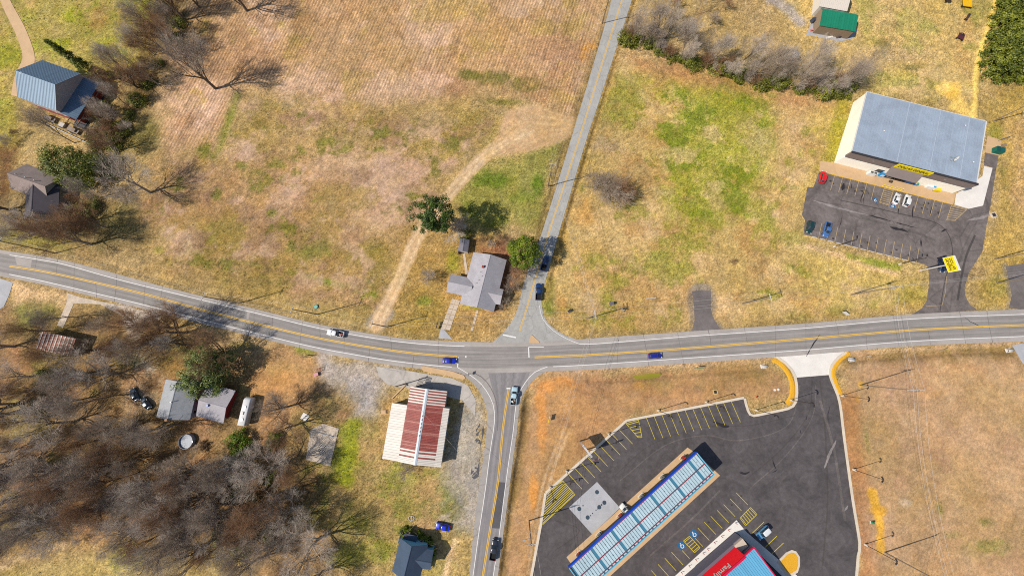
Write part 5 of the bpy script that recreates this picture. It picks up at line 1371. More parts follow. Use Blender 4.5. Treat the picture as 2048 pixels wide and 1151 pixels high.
# --- fuel canopy
zt = 5.6
cN, cE, cW = P(1393, 904.5, zt), P(1433, 943.6, zt), P(1138, 1133.6, zt)
for v in (cN, cE, cW): v.z = 0
o, rz, Lc = frame(cN, cW)
wc = to_local(cE, o, rz).y
sg = 1 if wc > 0 else -1
wc = abs(wc)
canopy = empty('fuel_canopy', (o.x, o.y, 0), rz, 'long fuel station canopy with ribbed white-blue roof, red rails and blue fascia', 'canopy')
M_rib = paint('canopy_sheet', (188, 212, 222), 0.5, 0.07, stain=0.08, rand=0.05)
M_ribgap = paint('canopy_gutter', (72, 132, 160), 0.5, 0.08)
M_rail = paint('canopy_red', (156, 42, 54), 0.6, 0.1)
M_blueband = paint('canopy_blue', (26, 88, 214), 0.4, 0.05)
M_paleband = paint('canopy_pale_blue', (120, 196, 226), 0.45, 0.05)
MB().box((Lc / 2, sg * wc / 2, zt - 0.55), (Lc - 0.5, wc - 0.5, 0.5)).build('deck', M_ribgap, canopy)
MB().box((Lc / 2, -sg * 0.05, zt - 0.35), (Lc + 0.2, 0.22, 1.0)).build('fascia', M_blueband, canopy)
MB().box((Lc / 2, sg * (wc + 0.05), zt - 0.35), (Lc + 0.2, 0.22, 1.0)).build('fascia', M_paleband, canopy)
for x in (-0.05, Lc + 0.05): MB().box((x, sg * wc / 2, zt - 0.35), (0.22, wc - 0.16, 1.0)).build('fascia', M_paleband, canopy)
sect = 7; sl = Lc / (sect - 0.5)
x = 0.35
for k in range(sect + 1):
    ln = (sl * 0.45 if k == 0 else sl) - 0.75
    if x + ln > Lc - 0.3: ln = Lc - 0.35 - x
    if ln < 0.8: break
    for half in (0, 1):
        ya, yb = (0.35, wc / 2 - 0.16) if half == 0 else (wc / 2 + 0.16, wc - 0.75)
        nr = max(2, int(ln / 0.8))
        for i in range(nr):
            xa = x + ln * i / nr
            mb = MB().slab([(xa, sg * ya, zt - 0.2), (xa + ln / nr * 0.84, sg * ya, zt - 0.2), (xa + ln / nr * 0.84, sg * yb, zt - 0.2), (xa, sg * yb, zt - 0.2)], 0.09)
            mb.build('roof_sheet', M_rib, canopy)
        MB().tube((x + ln / 2, sg * (ya + yb) / 2, zt - 0.25), (x + ln / 2, sg * (ya + yb) / 2, zt - 0.05), 0.1, n=8).build('roof_drain', M_dark, canopy)
    x += ln + 0.75
for y in (0.22, wc / 2, wc - 0.62):
    MB().box((Lc / 2, sg * y, zt - 0.08), (Lc - 0.3, 0.16, 0.16)).build('rail', M_rail, canopy)
nj = int(Lc / 1.4)
for k in range(nj):
    MB().box((0.7 + (Lc - 1.4) * k / (nj - 1), sg * (wc - 0.3), zt - 0.22), (0.9, 0.3, 0.12)).build('edge_tray', M_rib, canopy)
for k in range(6):
    xx = Lc * (k + 0.5) / 6
    MB().box((xx, sg * wc / 2, 2.5), (0.4, 0.4, 5.0)).build('column', M_steel, canopy)
M_pumpred = paint('pump_red', (206, 60, 44), 0.5, 0.08)
for i, (px, py) in enumerate(((1367, 915), (1325.5, 954), (1284, 992), (1241, 1031), (1198.7, 1069), (1157.5, 1108.6))):
    c = P(px, py, 0.9)
    lab = ('fuel pump at the north-east end of the canopy island', 'fuel pump second from the north-east end of the canopy', 'fuel pump third from the north-east end of the canopy', 'red-topped fuel pump beside the white car at the canopy', 'fuel pump next to the tank pad corner', 'red-topped fuel pump at the south-west end of the canopy')[i]
    pm = empty('fuel_pump', (c.x, c.y, 0.02), rz, lab, 'fuel pump', 'fuel pumps under the canopy')
    MB().prism([(-0.95, -0.5), (0.95, -0.5), (1.15, 0), (0.95, 0.5), (-0.95, 0.5), (-1.15, 0)], 0, 0.16).build('plinth', M_kerb, pm)
    MB().box((0, 0, 0.96), (1.05, 0.6, 1.6), taper=0.94).build('cabinet', M_pumpred if i in (0, 3, 5) else M_steel, pm)
    for s in (-1, 1):
        MB().box((0, s * 0.31, 1.35), (0.7, 0.04, 0.5)).build('screen', M_glass, pm)
        h = MB()
        pts = [Vector((0.56, s * 0.2, 1.5)), Vector((0.75, s * 0.25, 1.1)), Vector((0.7, s * 0.3, 0.5)), Vector((0.55, s * 0.33, 1.0))]
        for u, v in zip(pts, pts[1:]): h.tube(u, v, 0.03, n=5)
        h.build('hose', M_black, pm)
    for s in (-1, 1): MB().tube((s * 1.0, 0, 0.1), (s * 1.0, 0, 1.0), 0.07, n=8).build('bollard', M_yel_new, pm)

# --- red-fronted store at the bottom right
q0 = P(1469, 1061.5); q1 = P(1391, 1129)
o, rz, _ = frame(q0, q1)
rstore = empty('red_front_store', (o.x, o.y, 0), rz, 'store with bright red name front and pale blue metal roof at the bottom edge', 'store')
M_redfront = mat('red_panel', (0.80, 0.008, 0.018, 1), 0.5, 0.03)
M_charcoal = paint('charcoal_wall', (108, 104, 118), 0.8, 0.06)
M_beige = paint('beige_panel', (214, 196, 178), 0.75, 0.04, stain=0.05)
M_skysheet = paint('sky_sheet', (112, 184, 222), 0.4, 0.05, rand=0.07)
M_crimson = paint('crimson_trim', (214, 24, 76), 0.5, 0.05)
def loc(px, py, z): return to_local(P(px, py, z), o, rz)
LEN = 34.0
sgn = 1 if loc(1540, 1150, 0).y > 0 else -1
c1 = loc(1507, 1094, 5.2); Dp = 22.0
rx0, ry0 = c1.x, abs(c1.y)
MB().prism([(0.1, sgn * 0.1), (LEN, sgn * 0.1), (LEN, sgn * (ry0 + Dp)), (rx0 + 0.1, sgn * (ry0 + Dp)), (rx0 + 0.1, sgn * (ry0 + 0.2)), (0.1, sgn * (ry0 + 0.2))], 0, 3.0).build('wall', M_charcoal, rstore)
MB().prism([(rx0 + 0.1, sgn * ry0), (LEN, sgn * ry0), (LEN, sgn * (ry0 + Dp)), (rx0 + 0.1, sgn * (ry0 + Dp))], 3.0, 4.7).build('upper_wall', M_charcoal, rstore)
# red front, its foot on the canopy line, its top leaning over the roof edge
f0, fm = loc(1461.6, 1081.5, 3.3), loc(1481, 1098.5, 5.3)
fx, fy0, fy = f0.x, abs(f0.y), abs(fm.y)
MB().slab([(fx, sgn * fy0, 3.3), (LEN, sgn * fy0, 3.3), (LEN, sgn * fy, 5.3), (fx, sgn * fy, 5.3)], 0.18).build('awning', M_redfront, rstore)
MB().box(((fx + LEN) / 2, sgn * (fy + 0.22), 5.5), (LEN - fx, 0.4, 4.6)).build('sign_front', M_redfront, rstore)
MB().box(((fx + LEN) / 2, sgn * (fy + 0.24), 7.87), (LEN - fx + 0.1, 0.55, 0.14)).build('front_cap', M_crimson, rstore)
fy += 0.2
MB().prism([(fx, sgn * 0.1), (LEN, sgn * 0.1), (LEN, sgn * (fy0 - 0.02)), (fx, sgn * (fy0 - 0.02))], 3.0, 3.22).build('front_canopy', M_charcoal, rstore)
MB().prism([(0.1, sgn * 0.3), (fx - 0.01, sgn * 0.3), (fx - 0.01, sgn * (ry0 - 0.1)), (0.1, sgn * (ry0 - 0.1))], 3.0, 3.7).build('corner_block', M_beige, rstore)
tl = loc(1470, 1140, 6.0)
t = text('Family Dollar', rstore, 'lettering', M_trim, (loc(1452, 1140, 6.7).x + 4.2, sgn * (fy - 0.24), 6.6), (math.pi / 2, 0, math.pi if sgn > 0 else 0), 2.3)
if sgn > 0: t.rotation_euler = (math.pi / 2, 0, 0)
nn = 52
for k in range(nn):
    xa, xb = rx0 + (LEN - rx0) * k / nn, rx0 + (LEN - rx0) * (k + 1) / nn - 0.01
    ya = (fy + 0.5) if xa > fx else ry0
    mb = MB().slab([(xa, sgn * ya, 5.3), (xb, sgn * ya, 5.3), (xb, sgn * (ry0 + Dp), 4.8), (xa, sgn * (ry0 + Dp), 4.8)], 0.08)
    mb.slab([(xa, sgn * ya, 5.38), (xa + 0.08, sgn * ya, 5.38), (xa + 0.08, sgn * (ry0 + Dp), 4.88), (xa, sgn * (ry0 + Dp), 4.88)], 0.1)
    mb.build('roof_panel', M_skysheet, rstore)
MB().slab([(rx0 - 0.25, sgn * ry0, 5.42), (rx0 + 0.1, sgn * ry0, 5.42), (rx0 + 0.1, sgn * (ry0 + Dp), 4.95), (rx0 - 0.25, sgn * (ry0 + Dp), 4.95)], 0.4).build('roof_edge', M_crimson, rstore)
MB().slab([(rx0 - 0.25, sgn * (ry0 - 0.25), 5.45), (fx, sgn * (ry0 - 0.25), 5.45), (fx, sgn * (ry0 + 0.1), 5.45), (rx0 - 0.25, sgn * (ry0 + 0.1), 5.45)], 0.4).build('roof_edge', M_crimson, rstore)
# its pavement, red posts and planted island
walk = structure(MB().prism([(p.x, p.y) for p in PX([(1472.6, 1038.8), (1349, 1151), (1330, 1168), (1352, 1190), (1391, 1129), (1469, 1061.5), (1476, 1066), (1580, 1166), (1600, 1155), (1492, 1062)])], 0, 0.13).build('store_walk', M_conc))
M_postred = paint('bollard_red', (196, 40, 40), 0.6, 0.1)
ORD = ('first', 'second', 'third', 'fourth', 'fifth', 'sixth', 'seventh', 'eighth', 'ninth', 'tenth', 'eleventh', 'twelfth', 'thirteenth', 'fourteenth', 'fifteenth', 'sixteenth')
for k, (px, py) in enumerate(((1470, 1044), (1455.5, 1058), (1442, 1070.5), (1427.5, 1083), (1414, 1096), (1405, 1104), (1390.5, 1117), (1377, 1129.5), (1362, 1142.5))):
    c = P(px, py)
    bo = empty('red_bollard', (c.x, c.y, 0.13), 0, '%s slim red guard post from the north corner of the red store pavement' % ORD[k], 'bollard', 'guard posts along the red store front')
    MB().tube((0, 0, 0), (0, 0, 1.0), 0.08, n=8).build('post', M_postred, bo)
    MB().tube((0, 0, 1.0), (0, 0, 1.06), 0.08, 0.03, n=8).build('cap', M_postred, bo)
isl = P(1582, 1122); e1, e2 = P(1575, 1098), P(1590, 1156)
ring = PX([(1553, 1122), (1572, 1103), (1583, 1098), (1592, 1101), (1599, 1112), (1599, 1130), (1595, 1143), (1580, 1152), (1570, 1147)])
island2 = structure(MB().prism([(p.x, p.y) for p in ring], 0, 0.15).build('planted_island', M_kerb))
inner = [isl.lerp(p, 0.78) for p in ring]
MB().prism([(p.x, p.y) for p in inner], 0.14, 0.19).build('gravel_fill', M_mulch, island2)
# ------------------------------------------------------------------ vehicles
M_tyre = paint('tyre_rubber', (44, 42, 42), 0.9, 0.1)
M_rim = paint('wheel_alloy', (170, 172, 176), 0.35, 0.05, metal=0.7)
M_lamp = paint('headlamp', (236, 236, 228), 0.15, 0.02)
M_tail = paint('tail_lamp', (170, 20, 18), 0.25, 0.05)
M_under = paint('underbody', (28, 28, 30), 0.9, 0.1)
M_cglass = mat('car_glass', (0.015, 0.022, 0.03, 1), 0.06, 0.05, 1.0, spec=0.6)
def carpaint(name, rgb, flake=0.04):
    return mat('car_' + name, A(*rgb), 0.32, flake, 6.0, spec=0.5, coat=0.6, local=True)
def wheel_meshes():
    t = MB(); n = 18
    prof = [(0.20, -0.10), (0.31, -0.105), (0.335, -0.07), (0.335, 0.07), (0.31, 0.105), (0.20, 0.10)]
    t.loft([[(r * math.cos(a), y, r * math.sin(a)) for r, y in prof] for a in [2 * math.pi * k / n for k in range(n + 1)]], cap=False, closed=True)
    d = MB().tube((0, -0.085, 0), (0, 0.085, 0), 0.2, n=14)
    for k in range(5):
        a = 2 * math.pi * k / 5
        d.box((0.11 * math.cos(a), 0.09, 0.11 * math.sin(a)), (0.07, 0.03, 0.07))
    return t.mesh('tyre', M_tyre), d.mesh('rim', M_rim)
TYRE, RIM = wheel_meshes()
def ring(x, w, zb, zs, zt, crown=0.04):
    """half-symmetric body section: sill, flank, shoulder, top"""
    h = [(w * 0.84, zb), (w * 0.97, zb + 0.10), (w, (zb + zs) / 2), (w * 0.985, zs - 0.08), (w * 0.93, zs), (w * 0.80, zt), (w * 0.40, zt + crown)]
    return [(x, y, z) for y, z in h] + [(x, 0, zt + crown * 1.2)] + [(x, -y, z) for y, z in h[::-1]]
def cabin(mb, xf, xr, tf, tr, w0, w1, z0, z1, n=4):
    """glasshouse: lower outline xf..xr, roof outline tf..tr, bowed a little"""
    rings = []
    for k in range(n + 1):
        t = k / n
        s = t * t * 0.35 + t * 0.65
        f, r = xf + (tf - xf) * t, xr + (tr - xr) * t
        w = w0 + (w1 - w0) * s
        z = z0 + (z1 - z0) * t
        rings.append([(f, w * 0.72, z), (f + 0.06, 0, z), (f, -w * 0.72, z), (f - 0.18, -w * 0.96, z), ((f + r) / 2, -w, z), (r + 0.15, -w * 0.96, z), (r, -w * 0.74, z), (r - 0.05, 0, z), (r, w * 0.74, z), (r + 0.15, w * 0.96, z), ((f + r) / 2, w, z), (f - 0.18, w * 0.96, z)])
    mb.loft(rings, cap=False)
    return rings
def vehicle(name, label, cat, c, nose, rgb, kind='sedan', paint_name=None, cargo=False, roof_rgb=None, z=0.026, scale=1.0):
    a, b = P(c[0], c[1], 0.8), P(nose[0], nose[1], 0.8)
    rz = math.atan2(b.y - a.y, b.x - a.x)
    root = empty(name, (a.x, a.y, z), rz, label, cat)
    m = carpaint(paint_name or '%d_%d_%d' % rgb, rgb)
    mr = carpaint('%d_%d_%d' % roof_rgb, roof_rgb) if roof_rgb else m
    body = MB()
    if kind == 'sedan':
        st = [(2.28, .60, .32, .50, .52), (2.18, .78, .24, .60, .64), (1.85, .87, .2, .68, .74), (1.3, .90, .2, .76, .83), (0.9, .905, .2, .82, .88), (0, .91, .2, .86, .9), (-1.2, .91, .2, .88, .92), (-1.7, .90, .2, .88, .93), (-2.05, .86, .24, .84, .90), (-2.22, .76, .3, .76, .82), (-2.28, .62, .4, .66, .7)]
        cab = dict(xf=1.0, xr=-1.85, tf=0.25, tr=-1.1, w0=.84, w1=.62, z0=.86, z1=1.40); wb, wx, L, W = 1.38, .80, 4.56, 1.82
    elif kind == 'suv':
        st = [(2.32, .66, .4, .66, .70), (2.24, .82, .3, .80, .86), (1.95, .92, .26, .88, .96), (1.3, .95, .26, .96, 1.04), (0.9, .955, .26, 1.0, 1.06), (0, .96, .26, 1.02, 1.07), (-1.5, .96, .26, 1.02, 1.08), (-2.1, .93, .3, 1.0, 1.06), (-2.28, .86, .36, .96, 1.02), (-2.34, .74, .44, .86, .9)]
        cab = dict(xf=1.15, xr=-2.26, tf=0.45, tr=-1.85, w0=.88, w1=.70, z0=1.02, z1=1.72); wb, wx, L, W = 1.40, .84, 4.66, 1.92
    else:
        st = [(2.78, .70, .45, .78, .84), (2.70, .88, .38, .92, .98), (2.3, .96, .34, 1.0, 1.06), (1.5, .98, .34, 1.04, 1.12), (1.2, .98, .34, 1.06, 1.13), (0, .98, .34, 1.08, 1.13), (-.80, .98, .34, 1.08, 1.13)]
        cab = dict(xf=1.45, xr=-.78, tf=0.75, tr=-.55, w0=.90, w1=.74, z0=1.08, z1=1.82); wb, wx, L, W = 1.72, .86, 5.6, 1.98
    body.loft([ring(*s) for s in st])
    bo = body.build('body', m, root)
    g = MB(); rings = cabin(g, **cab)
    g.build('glasshouse', M_cglass, root)
    top = rings[-1]
    cx = sum(p[0] for p in top) / len(top)
    def grow(f, dz): return [(cx + (x - cx) * f, y * f, z_ + dz) for x, y, z_ in top]
    MB().loft([grow(1.02, -0.02), grow(1.03, 0.01), grow(0.98, 0.045), grow(0.7, 0.075), grow(0.3, 0.085)]).build('roof', mr, root)
    bt = rings[0]
    for i in (0, 2, 6, 8, 4, 10):
        p, q = Vector(bt[i]), Vector(top[i])
        MB().tube(p + Vector((0, 0.01 if p.y > 0 else -0.01, 0)), q + Vector((0, 0.01 if q.y > 0 else -0.01, 0)), 0.05, 0.045, n=5).build('pillar', m, root)
    for sx in (1, -1):
        for s in (1, -1):
            w = empty('wheel', (sx * wb if kind != 'pickup' else (1.75 if sx > 0 else -1.75), s * wx, 0.335), 0 if s > 0 else math.pi)
            w.parent = root
            share('tyre', TYRE, w); share('rim', RIM, w)
    fx, rx = st[0][0], (st[-1][0] if kind != 'pickup' else -2.8)
    zl = 0.62 if kind == 'sedan' else 0.86
    for s in (1, -1):
        MB().box((fx - 0.10, s * W * 0.36, zl), (0.22, 0.36, 0.15)).build('headlight', M_lamp, root)
        MB().box((rx + 0.08, s * W * 0.38, zl + 0.12), (0.16, 0.26, 0.2)).build('tail_light', M_tail, root)
        MB().box((cab['xf'] - 0.35, s * (W / 2 + 0.10), cab['z0'] + 0.08), (0.14, 0.22, 0.15)).build('mirror', m, root)
    MB().box((0 if kind != 'pickup' else -0.3, 0, 0.3 if kind == 'sedan' else 0.4), (L * 0.86, W * 0.78, 0.2)).build('chassis', M_under, root)
    if kind == 'pickup':
        bed = MB()
        for s in (1, -1): bed.box((-1.82, s * 0.92, 0.80), (1.96, 0.13, 0.66))
        bo2 = bed
        left = MB().box((-1.82, 0.92, 0.82), (1.98, 0.13, 0.64)).build('bed_side', m, root)
        right = MB().box((-1.82, -0.92, 0.82), (1.98, 0.13, 0.64)).build('bed_side', m, root)
        MB().box((-2.78, 0, 0.84), (0.10, 1.96, 0.60)).build('tailgate', m, root)
        MB().box((-1.80, 0, 0.62), (1.9, 1.72, 0.08)).build('bed_floor', M_under, root)
        MB().box((-2.88, 0, 0.46), (0.14, 1.9, 0.18)).build('bumper', M_rim, root)
        MB().box((2.80, 0, 0.50), (0.14, 1.8, 0.2)).build('bumper', M_rim, root)
        if cargo:
            rnd = random.Random(int(c[0]))
            for k in range(5):
                tname, tm = (('toolbox', M_steel), ('timber', M_wood), ('bucket', M_trim), ('crate', M_brick), ('sack', M_dark))[k]
                sz = (rnd.uniform(.35, .7), rnd.uniform(.3, .6), rnd.uniform(.2, .4))
                MB().box((-1.15 - 0.32 * k, rnd.uniform(-.45, .45), 0.67 + sz[2] / 2), sz, rnd.uniform(0, 1)).build('loaded_' + tname, tm, root)
    if scale != 1: root.scale = (scale,) * 3
    return root
vehicle('white_pickup', 'white pickup with a loaded bed driving west along the highway', 'pickup', (671, 666), (655, 663), (238, 240, 244), 'pickup', cargo=True)
vehicle('blue_sedan', 'blue sedan waiting at the stop line left of the junction', 'car', (899, 721), (916, 722), (24, 44, 196), 'sedan')
vehicle('blue_sedan', 'dark blue hatchback driving east on the highway right of the junction', 'car', (1310, 711), (1324, 710), (30, 40, 150), 'suv', scale=0.93)
vehicle('pale_blue_pickup', 'pale blue pickup with a loaded bed waiting on the south road', 'pickup', (1028, 791), (1030, 774), (186, 214, 226), 'pickup', cargo=True)
vehicle('black_pickup', 'black pickup heading north at the bottom of the south road', 'pickup', (988, 1098), (991, 1078), (40, 44, 54), 'pickup')
vehicle('blue_coupe', 'bright blue car parked on the grass north-east of the navy-roofed house', 'car', (885, 1053), (872, 1050), (20, 50, 214), 'sedan', z=0.0)
vehicle('navy_pickup', 'navy pickup queuing beside the round evergreen on the north road', 'pickup', (1090, 526), (1095, 509), (34, 66, 112), 'pickup', z=0.016)
vehicle('navy_pickup', 'navy pickup nearest the junction on the north road', 'pickup', (1077, 583), (1077.5, 566), (30, 60, 110), 'pickup', z=0.016)
vehicle('red_suv', 'bright red vehicle parked at the left end of the store row', 'suv', (1646, 354), (1649, 341), (236, 22, 26), 'suv', z=0.012)
vehicle('white_sedan', 'white sedan parked next to the hatched bay by the store', 'car', (1794, 397), (1799, 384), (240, 240, 240), 'sedan', z=0.012)
vehicle('white_suv', 'white sport utility parked right of the white sedan', 'suv', (1814, 401), (1818, 388), (242, 242, 240), 'suv', z=0.012)
vehicle('dark_green_suv', 'dark green vehicle parked at the left end of the lower parking row', 'suv', (1620, 454), (1617, 468), (26, 62, 62), 'suv', z=0.012)
vehicle('blue_pickup', 'mid blue pickup parked in the lower row of the store lot', 'pickup', (1654, 459), (1650, 474), (74, 116, 176), 'pickup', z=0.012)
vehicle('navy_car', 'dark navy car leaving under the tall yellow sign', 'car', (1885, 531), (1886, 546), (30, 52, 84), 'sedan', z=0.012)
vehicle('white_hatchback', 'white hatchback at the pumps, half under the canopy', 'car', (1252, 1020), (1243, 1010), (240, 240, 238), 'suv', z=0.026, scale=0.93)
vehicle('blue_white_wagon', 'blue and white wagon parked beside the red-fronted store', 'car', (1527, 1064), (1516, 1074), (84, 150, 196), 'suv', roof_rgb=(232, 234, 236), z=0.016)
vehicle('teal_car', 'dusty dark teal car under bare branches west of the sage house', 'car', (268, 789), (262, 776), (58, 84, 104), 'sedan', z=0.0)
vehicle('dark_car', 'dark car in the deep shade beside the teal car', 'car', (291, 806), (282, 794), (40, 66, 80), 'sedan', z=0.0)

# long white camper beside the sage house
c, d = P(481.5, 850, 2.6), P(495, 797, 2.6)
mid, rz = (c + d) / 2, math.atan2(d.y - c.y, d.x - c.x)
cam_t = empty('camper_trailer', (mid.x, mid.y, 0), rz, 'long white camper trailer parked east of the red gable', 'camper')
M_camper = paint('camper_white', (226, 226, 228), 0.45, 0.06, stain=0.08)
def rr(x, w, z0, z1, r=0.3):
    return [(x, w, z0), (x, w, z1 - r), (x, w - r * .4, z1 - r * .3), (x, w - r, z1), (x, -w + r, z1), (x, -w + r * .4, z1 - r * .3), (x, -w, z1 - r), (x, -w, z0)]
MB().loft([rr(-4.1, 1.1, .7, 2.5), rr(-4.0, 1.2, .5, 2.75), rr(3.6, 1.2, .5, 2.8), rr(4.1, 1.15, .6, 2.5), rr(4.35, 1.05, .9, 2.0)]).build('body', M_camper, cam_t)
for x in (-2.2, 1.6): MB().box((x, 0, 2.86), (0.75, 0.75, 0.2)).build('roof_hatch', M_steel, cam_t)
MB().box((-0.3, 0.3, 2.9), (1.0, 0.8, 0.28), taper=0.85).build('air_conditioner', M_trim, cam_t)
for x in (-2.6, 0.2, 2.6):
    window(cam_t, (x - 0.5, 1.2), (x + 0.5, 1.2), 1.4, 2.0, (0, 1), M_dark)
dd = MB().box((1.4, -1.21, 1.5), (0.7, 0.06, 1.8)).build('door', M_trim, cam_t); MB().box((1.65, -1.26, 1.4), (0.08, 0.06, 0.14)).build('handle', M_dark, dd)
for x in (-0.9, -0.1):
    for s in (-1, 1):
        w = empty('wheel', (x, s * 1.05, 0.335), 0 if s > 0 else math.pi); w.parent = cam_t
        share('tyre', TYRE, w); share('rim', RIM, w)
MB().tube((4.3, 0.4, 0.55), (5.4, 0, 0.5), 0.06, n=6).build('drawbar', M_dark, cam_t)
MB().tube((4.3, -0.4, 0.55), (5.4, 0, 0.5), 0.06, n=6).build('drawbar', M_dark, cam_t)
# round above-ground pool
c = P(377, 881)
pool = empty('round_pool', (c.x, c.y, 0), 0, 'round above-ground pool half covered with leaves south of the sage house', 'pool')
n = 28
MB().loft([[(2.2 * math.cos(t) * f, 2.2 * math.sin(t) * f, z) for t in [2 * math.pi * k / n for k in range(n)]] for f, z in ((1.0, 0), (1.0, 1.15), (0.96, 1.15), (0.96, 0.1))], cap=False, smooth=False).build('wall', M_conc_grey, pool)
MB().prism([(2.13 * math.cos(2 * math.pi * k / n), 2.13 * math.sin(2 * math.pi * k / n)) for k in range(n)], 0.4, 0.75).build('cover', paint('pool_cover', (140, 150, 168), 0.5, 0.25, scale=2), pool)
for s in (-0.3, 0.3): MB().tube((2.3, s, 0), (2.2, s, 1.5), 0.03, n=6).build('ladder_rail', M_steel, pool)
for k in range(4): MB().box((2.28, 0, 0.25 + k * 0.3), (0.1, 0.6, 0.04)).build('ladder_step', M_steel, pool)
# bare foundation slab with the checkered floor
fp = [(646, 846), (678, 856), (661, 931), (612, 918), (622, 858)]
sl = structure(MB().prism([(p.x, p.y) for p in PX(fp)], 0, 0.18).build('foundation_slab', M_conc_old))
M_tilew, M_tileb = paint('tile_white', (206, 196, 186), 0.6, 0.1), paint('tile_black', (96, 90, 86), 0.6, 0.1)
t0, t1, t2 = P(640, 882), P(656, 886), P(635, 907)
for i in range(8):
    for j in range(10):
        if (i - 3.5) ** 2 / 16 + (j - 4.5) ** 2 / 26 > 1.05: continue
        a = t0 + (t1 - t0) * (i / 8) + (t2 - t0) * (j / 10); b = t0 + (t1 - t0) * ((i + .92) / 8) + (t2 - t0) * (j / 10)
        c_ = t0 + (t1 - t0) * ((i + .92) / 8) + (t2 - t0) * ((j + .92) / 10); d_ = t0 + (t1 - t0) * (i / 8) + (t2 - t0) * ((j + .92) / 10)
        MB().prism([(p.x, p.y) for p in (a, b, c_, d_)], 0.17, 0.19).build('floor_tile', M_tilew if (i + j) % 2 else M_tileb, sl)
MB().box((P(652, 868).x, P(652, 868).y, 0.27), (5.0, 0.25, 0.18), math.radians(-14)).build('wall_footing', M_conc_grey, sl)

# ------------------------------------------------------------------ poles, wires, lamps, signs
M_pole = paint('pole_wood', (136, 120, 104), 0.9, 0.2, scale=3)
M_alu = paint('lamp_aluminium', (206, 204, 200), 0.4, 0.06, metal=0.5)
M_bronze = paint('lamp_bronze', (60, 52, 48), 0.5, 0.1)
M_insul = paint('insulator', (214, 210, 206), 0.4, 0.05)
M_wire = paint('wire', (216, 208, 200), 0.5, 0.05)
POLES = {}
def utility_pole(key, px, py, h, arm_dir, label, arms=1, transformer=False, arm_len=2.6, lamp=None):
    b = P(px, py)
    z0 = min(0.0, ground_z(b.x, b.y))
    t = empty('utility_pole', (b.x, b.y, z0), math.radians(arm_dir), label, 'utility pole', 'utility poles along the roads')
    MB().tube((0, 0, -0.3), (0, 0, h), 0.19, 0.12, n=10).build('pole', M_pole, t)
    tips = []
    for k in range(arms):
        z = h - 0.35 - k * 1.1
        ca = MB().box((0, 0.16, z), (arm_len, 0.12, 0.14)).build('crossarm', M_insul, t)
        for x in (-arm_len / 2 + 0.1, -arm_len / 6, arm_len / 6, arm_len / 2 - 0.1)[:4]:
            MB().tube((x, 0.16, z + 0.06), (x, 0.16, z + 0.30), 0.07, 0.04, n=6).build('insulator', M_insul, ca)
            if k == 0: tips.append((x, 0.16, z + 0.3))
        for s in (-1, 1): MB().tube((s * arm_len * 0.35, 0.14, z), (0, 0.1, z - 0.7), 0.025, n=5).build('brace', M_steel, t)
    if transformer:
        MB().tube((0.38, -0.1, h - 2.6), (0.38, -0.1, h - 1.5), 0.3, n=12).build('transformer', M_conc_grey, t)
    if lamp:
        MB().tube((0, 0, h * 0.72), (lamp, 0, h * 0.78), 0.05, n=6).build('lamp_arm', M_alu, t)
        MB().box((lamp + 0.3, 0, h * 0.78), (0.7, 0.28, 0.16)).build('lamp_head', M_alu, t)
    POLES[key] = [t.matrix_basis @ Vector(p) if False else (Matrix.Translation(t.location) @ Matrix.Rotation(t.rotation_euler.z, 4, 'Z')) @ Vector(p) for p in tips]
    POLES[key + '_low'] = [(Matrix.Translation(t.location)) @ Vector((0, 0, h * 0.68))]
    return t
utility_pole('A', 1720, 769.8, 17.3, 3, 'tall wooden utility pole right of the lot entrance, on its own clay mound', arms=2, arm_len=3.4)
utility_pole('B', 1770, 1103.7, 17.0, 20, 'tall wooden utility pole near the bottom right lamp post')
utility_pole('C', 1701.6, 589, 15.4, 10, 'utility pole with transformer on the verge left of the shop drive', arms=2, transformer=True)
utility_pole('D', 1484, 607, 14.2, 100, 'utility pole between the asphalt drive and the small white road sign')
utility_pole('E', 1173, 637, 14.5, 95, 'double-arm utility pole nearest the junction on the north-east corner', arms=2)
utility_pole('F', 1095.8, 372.5, 15.2, -20, 'utility pole on the west side of the north road by the green lawn', arm_len=2.4)
utility_pole('G', 774.5, 653.3, 13.5, 75, 'utility pole beside the mouth of the dirt track')
utility_pole('H', 635.8, 628.3, 14.5, 70, 'utility pole on the highway verge above the white pickup')
utility_pole('I', 478, 605.6, 14.5, 70, 'utility pole on the highway verge left of the green lid')
utility_pole('J', 111, 506, 14.0, 70, 'leftmost utility pole on the north verge of the highway')
utility_pole('K', 1058, 1040, 14.5, 5, 'utility pole with a lamp arm by the west kerb of the store lot', lamp=-2.2)
utility_pole('L', 1204, 47, 14.0, -20, 'utility pole at the top of the north road, west side')
utility_pole('M', 1987, 242.5, 12.0, 70, 'utility pole behind the back right corner of the cream store', arm_len=2.0)
utility_pole('N', 1988, 518.5, 13.0, 70, 'utility pole east of the shop drive at the right edge', arm_len=2.0)
utility_pole('O', 1993, 565.6, 12.0, 70, 'utility pole just above the lower right edge drive', arm_len=2.0)
utility_pole('Q', 806, 768, 8.0, 60, 'short leaning service pole by the front corner of the striped shop', arm_len=1.2)
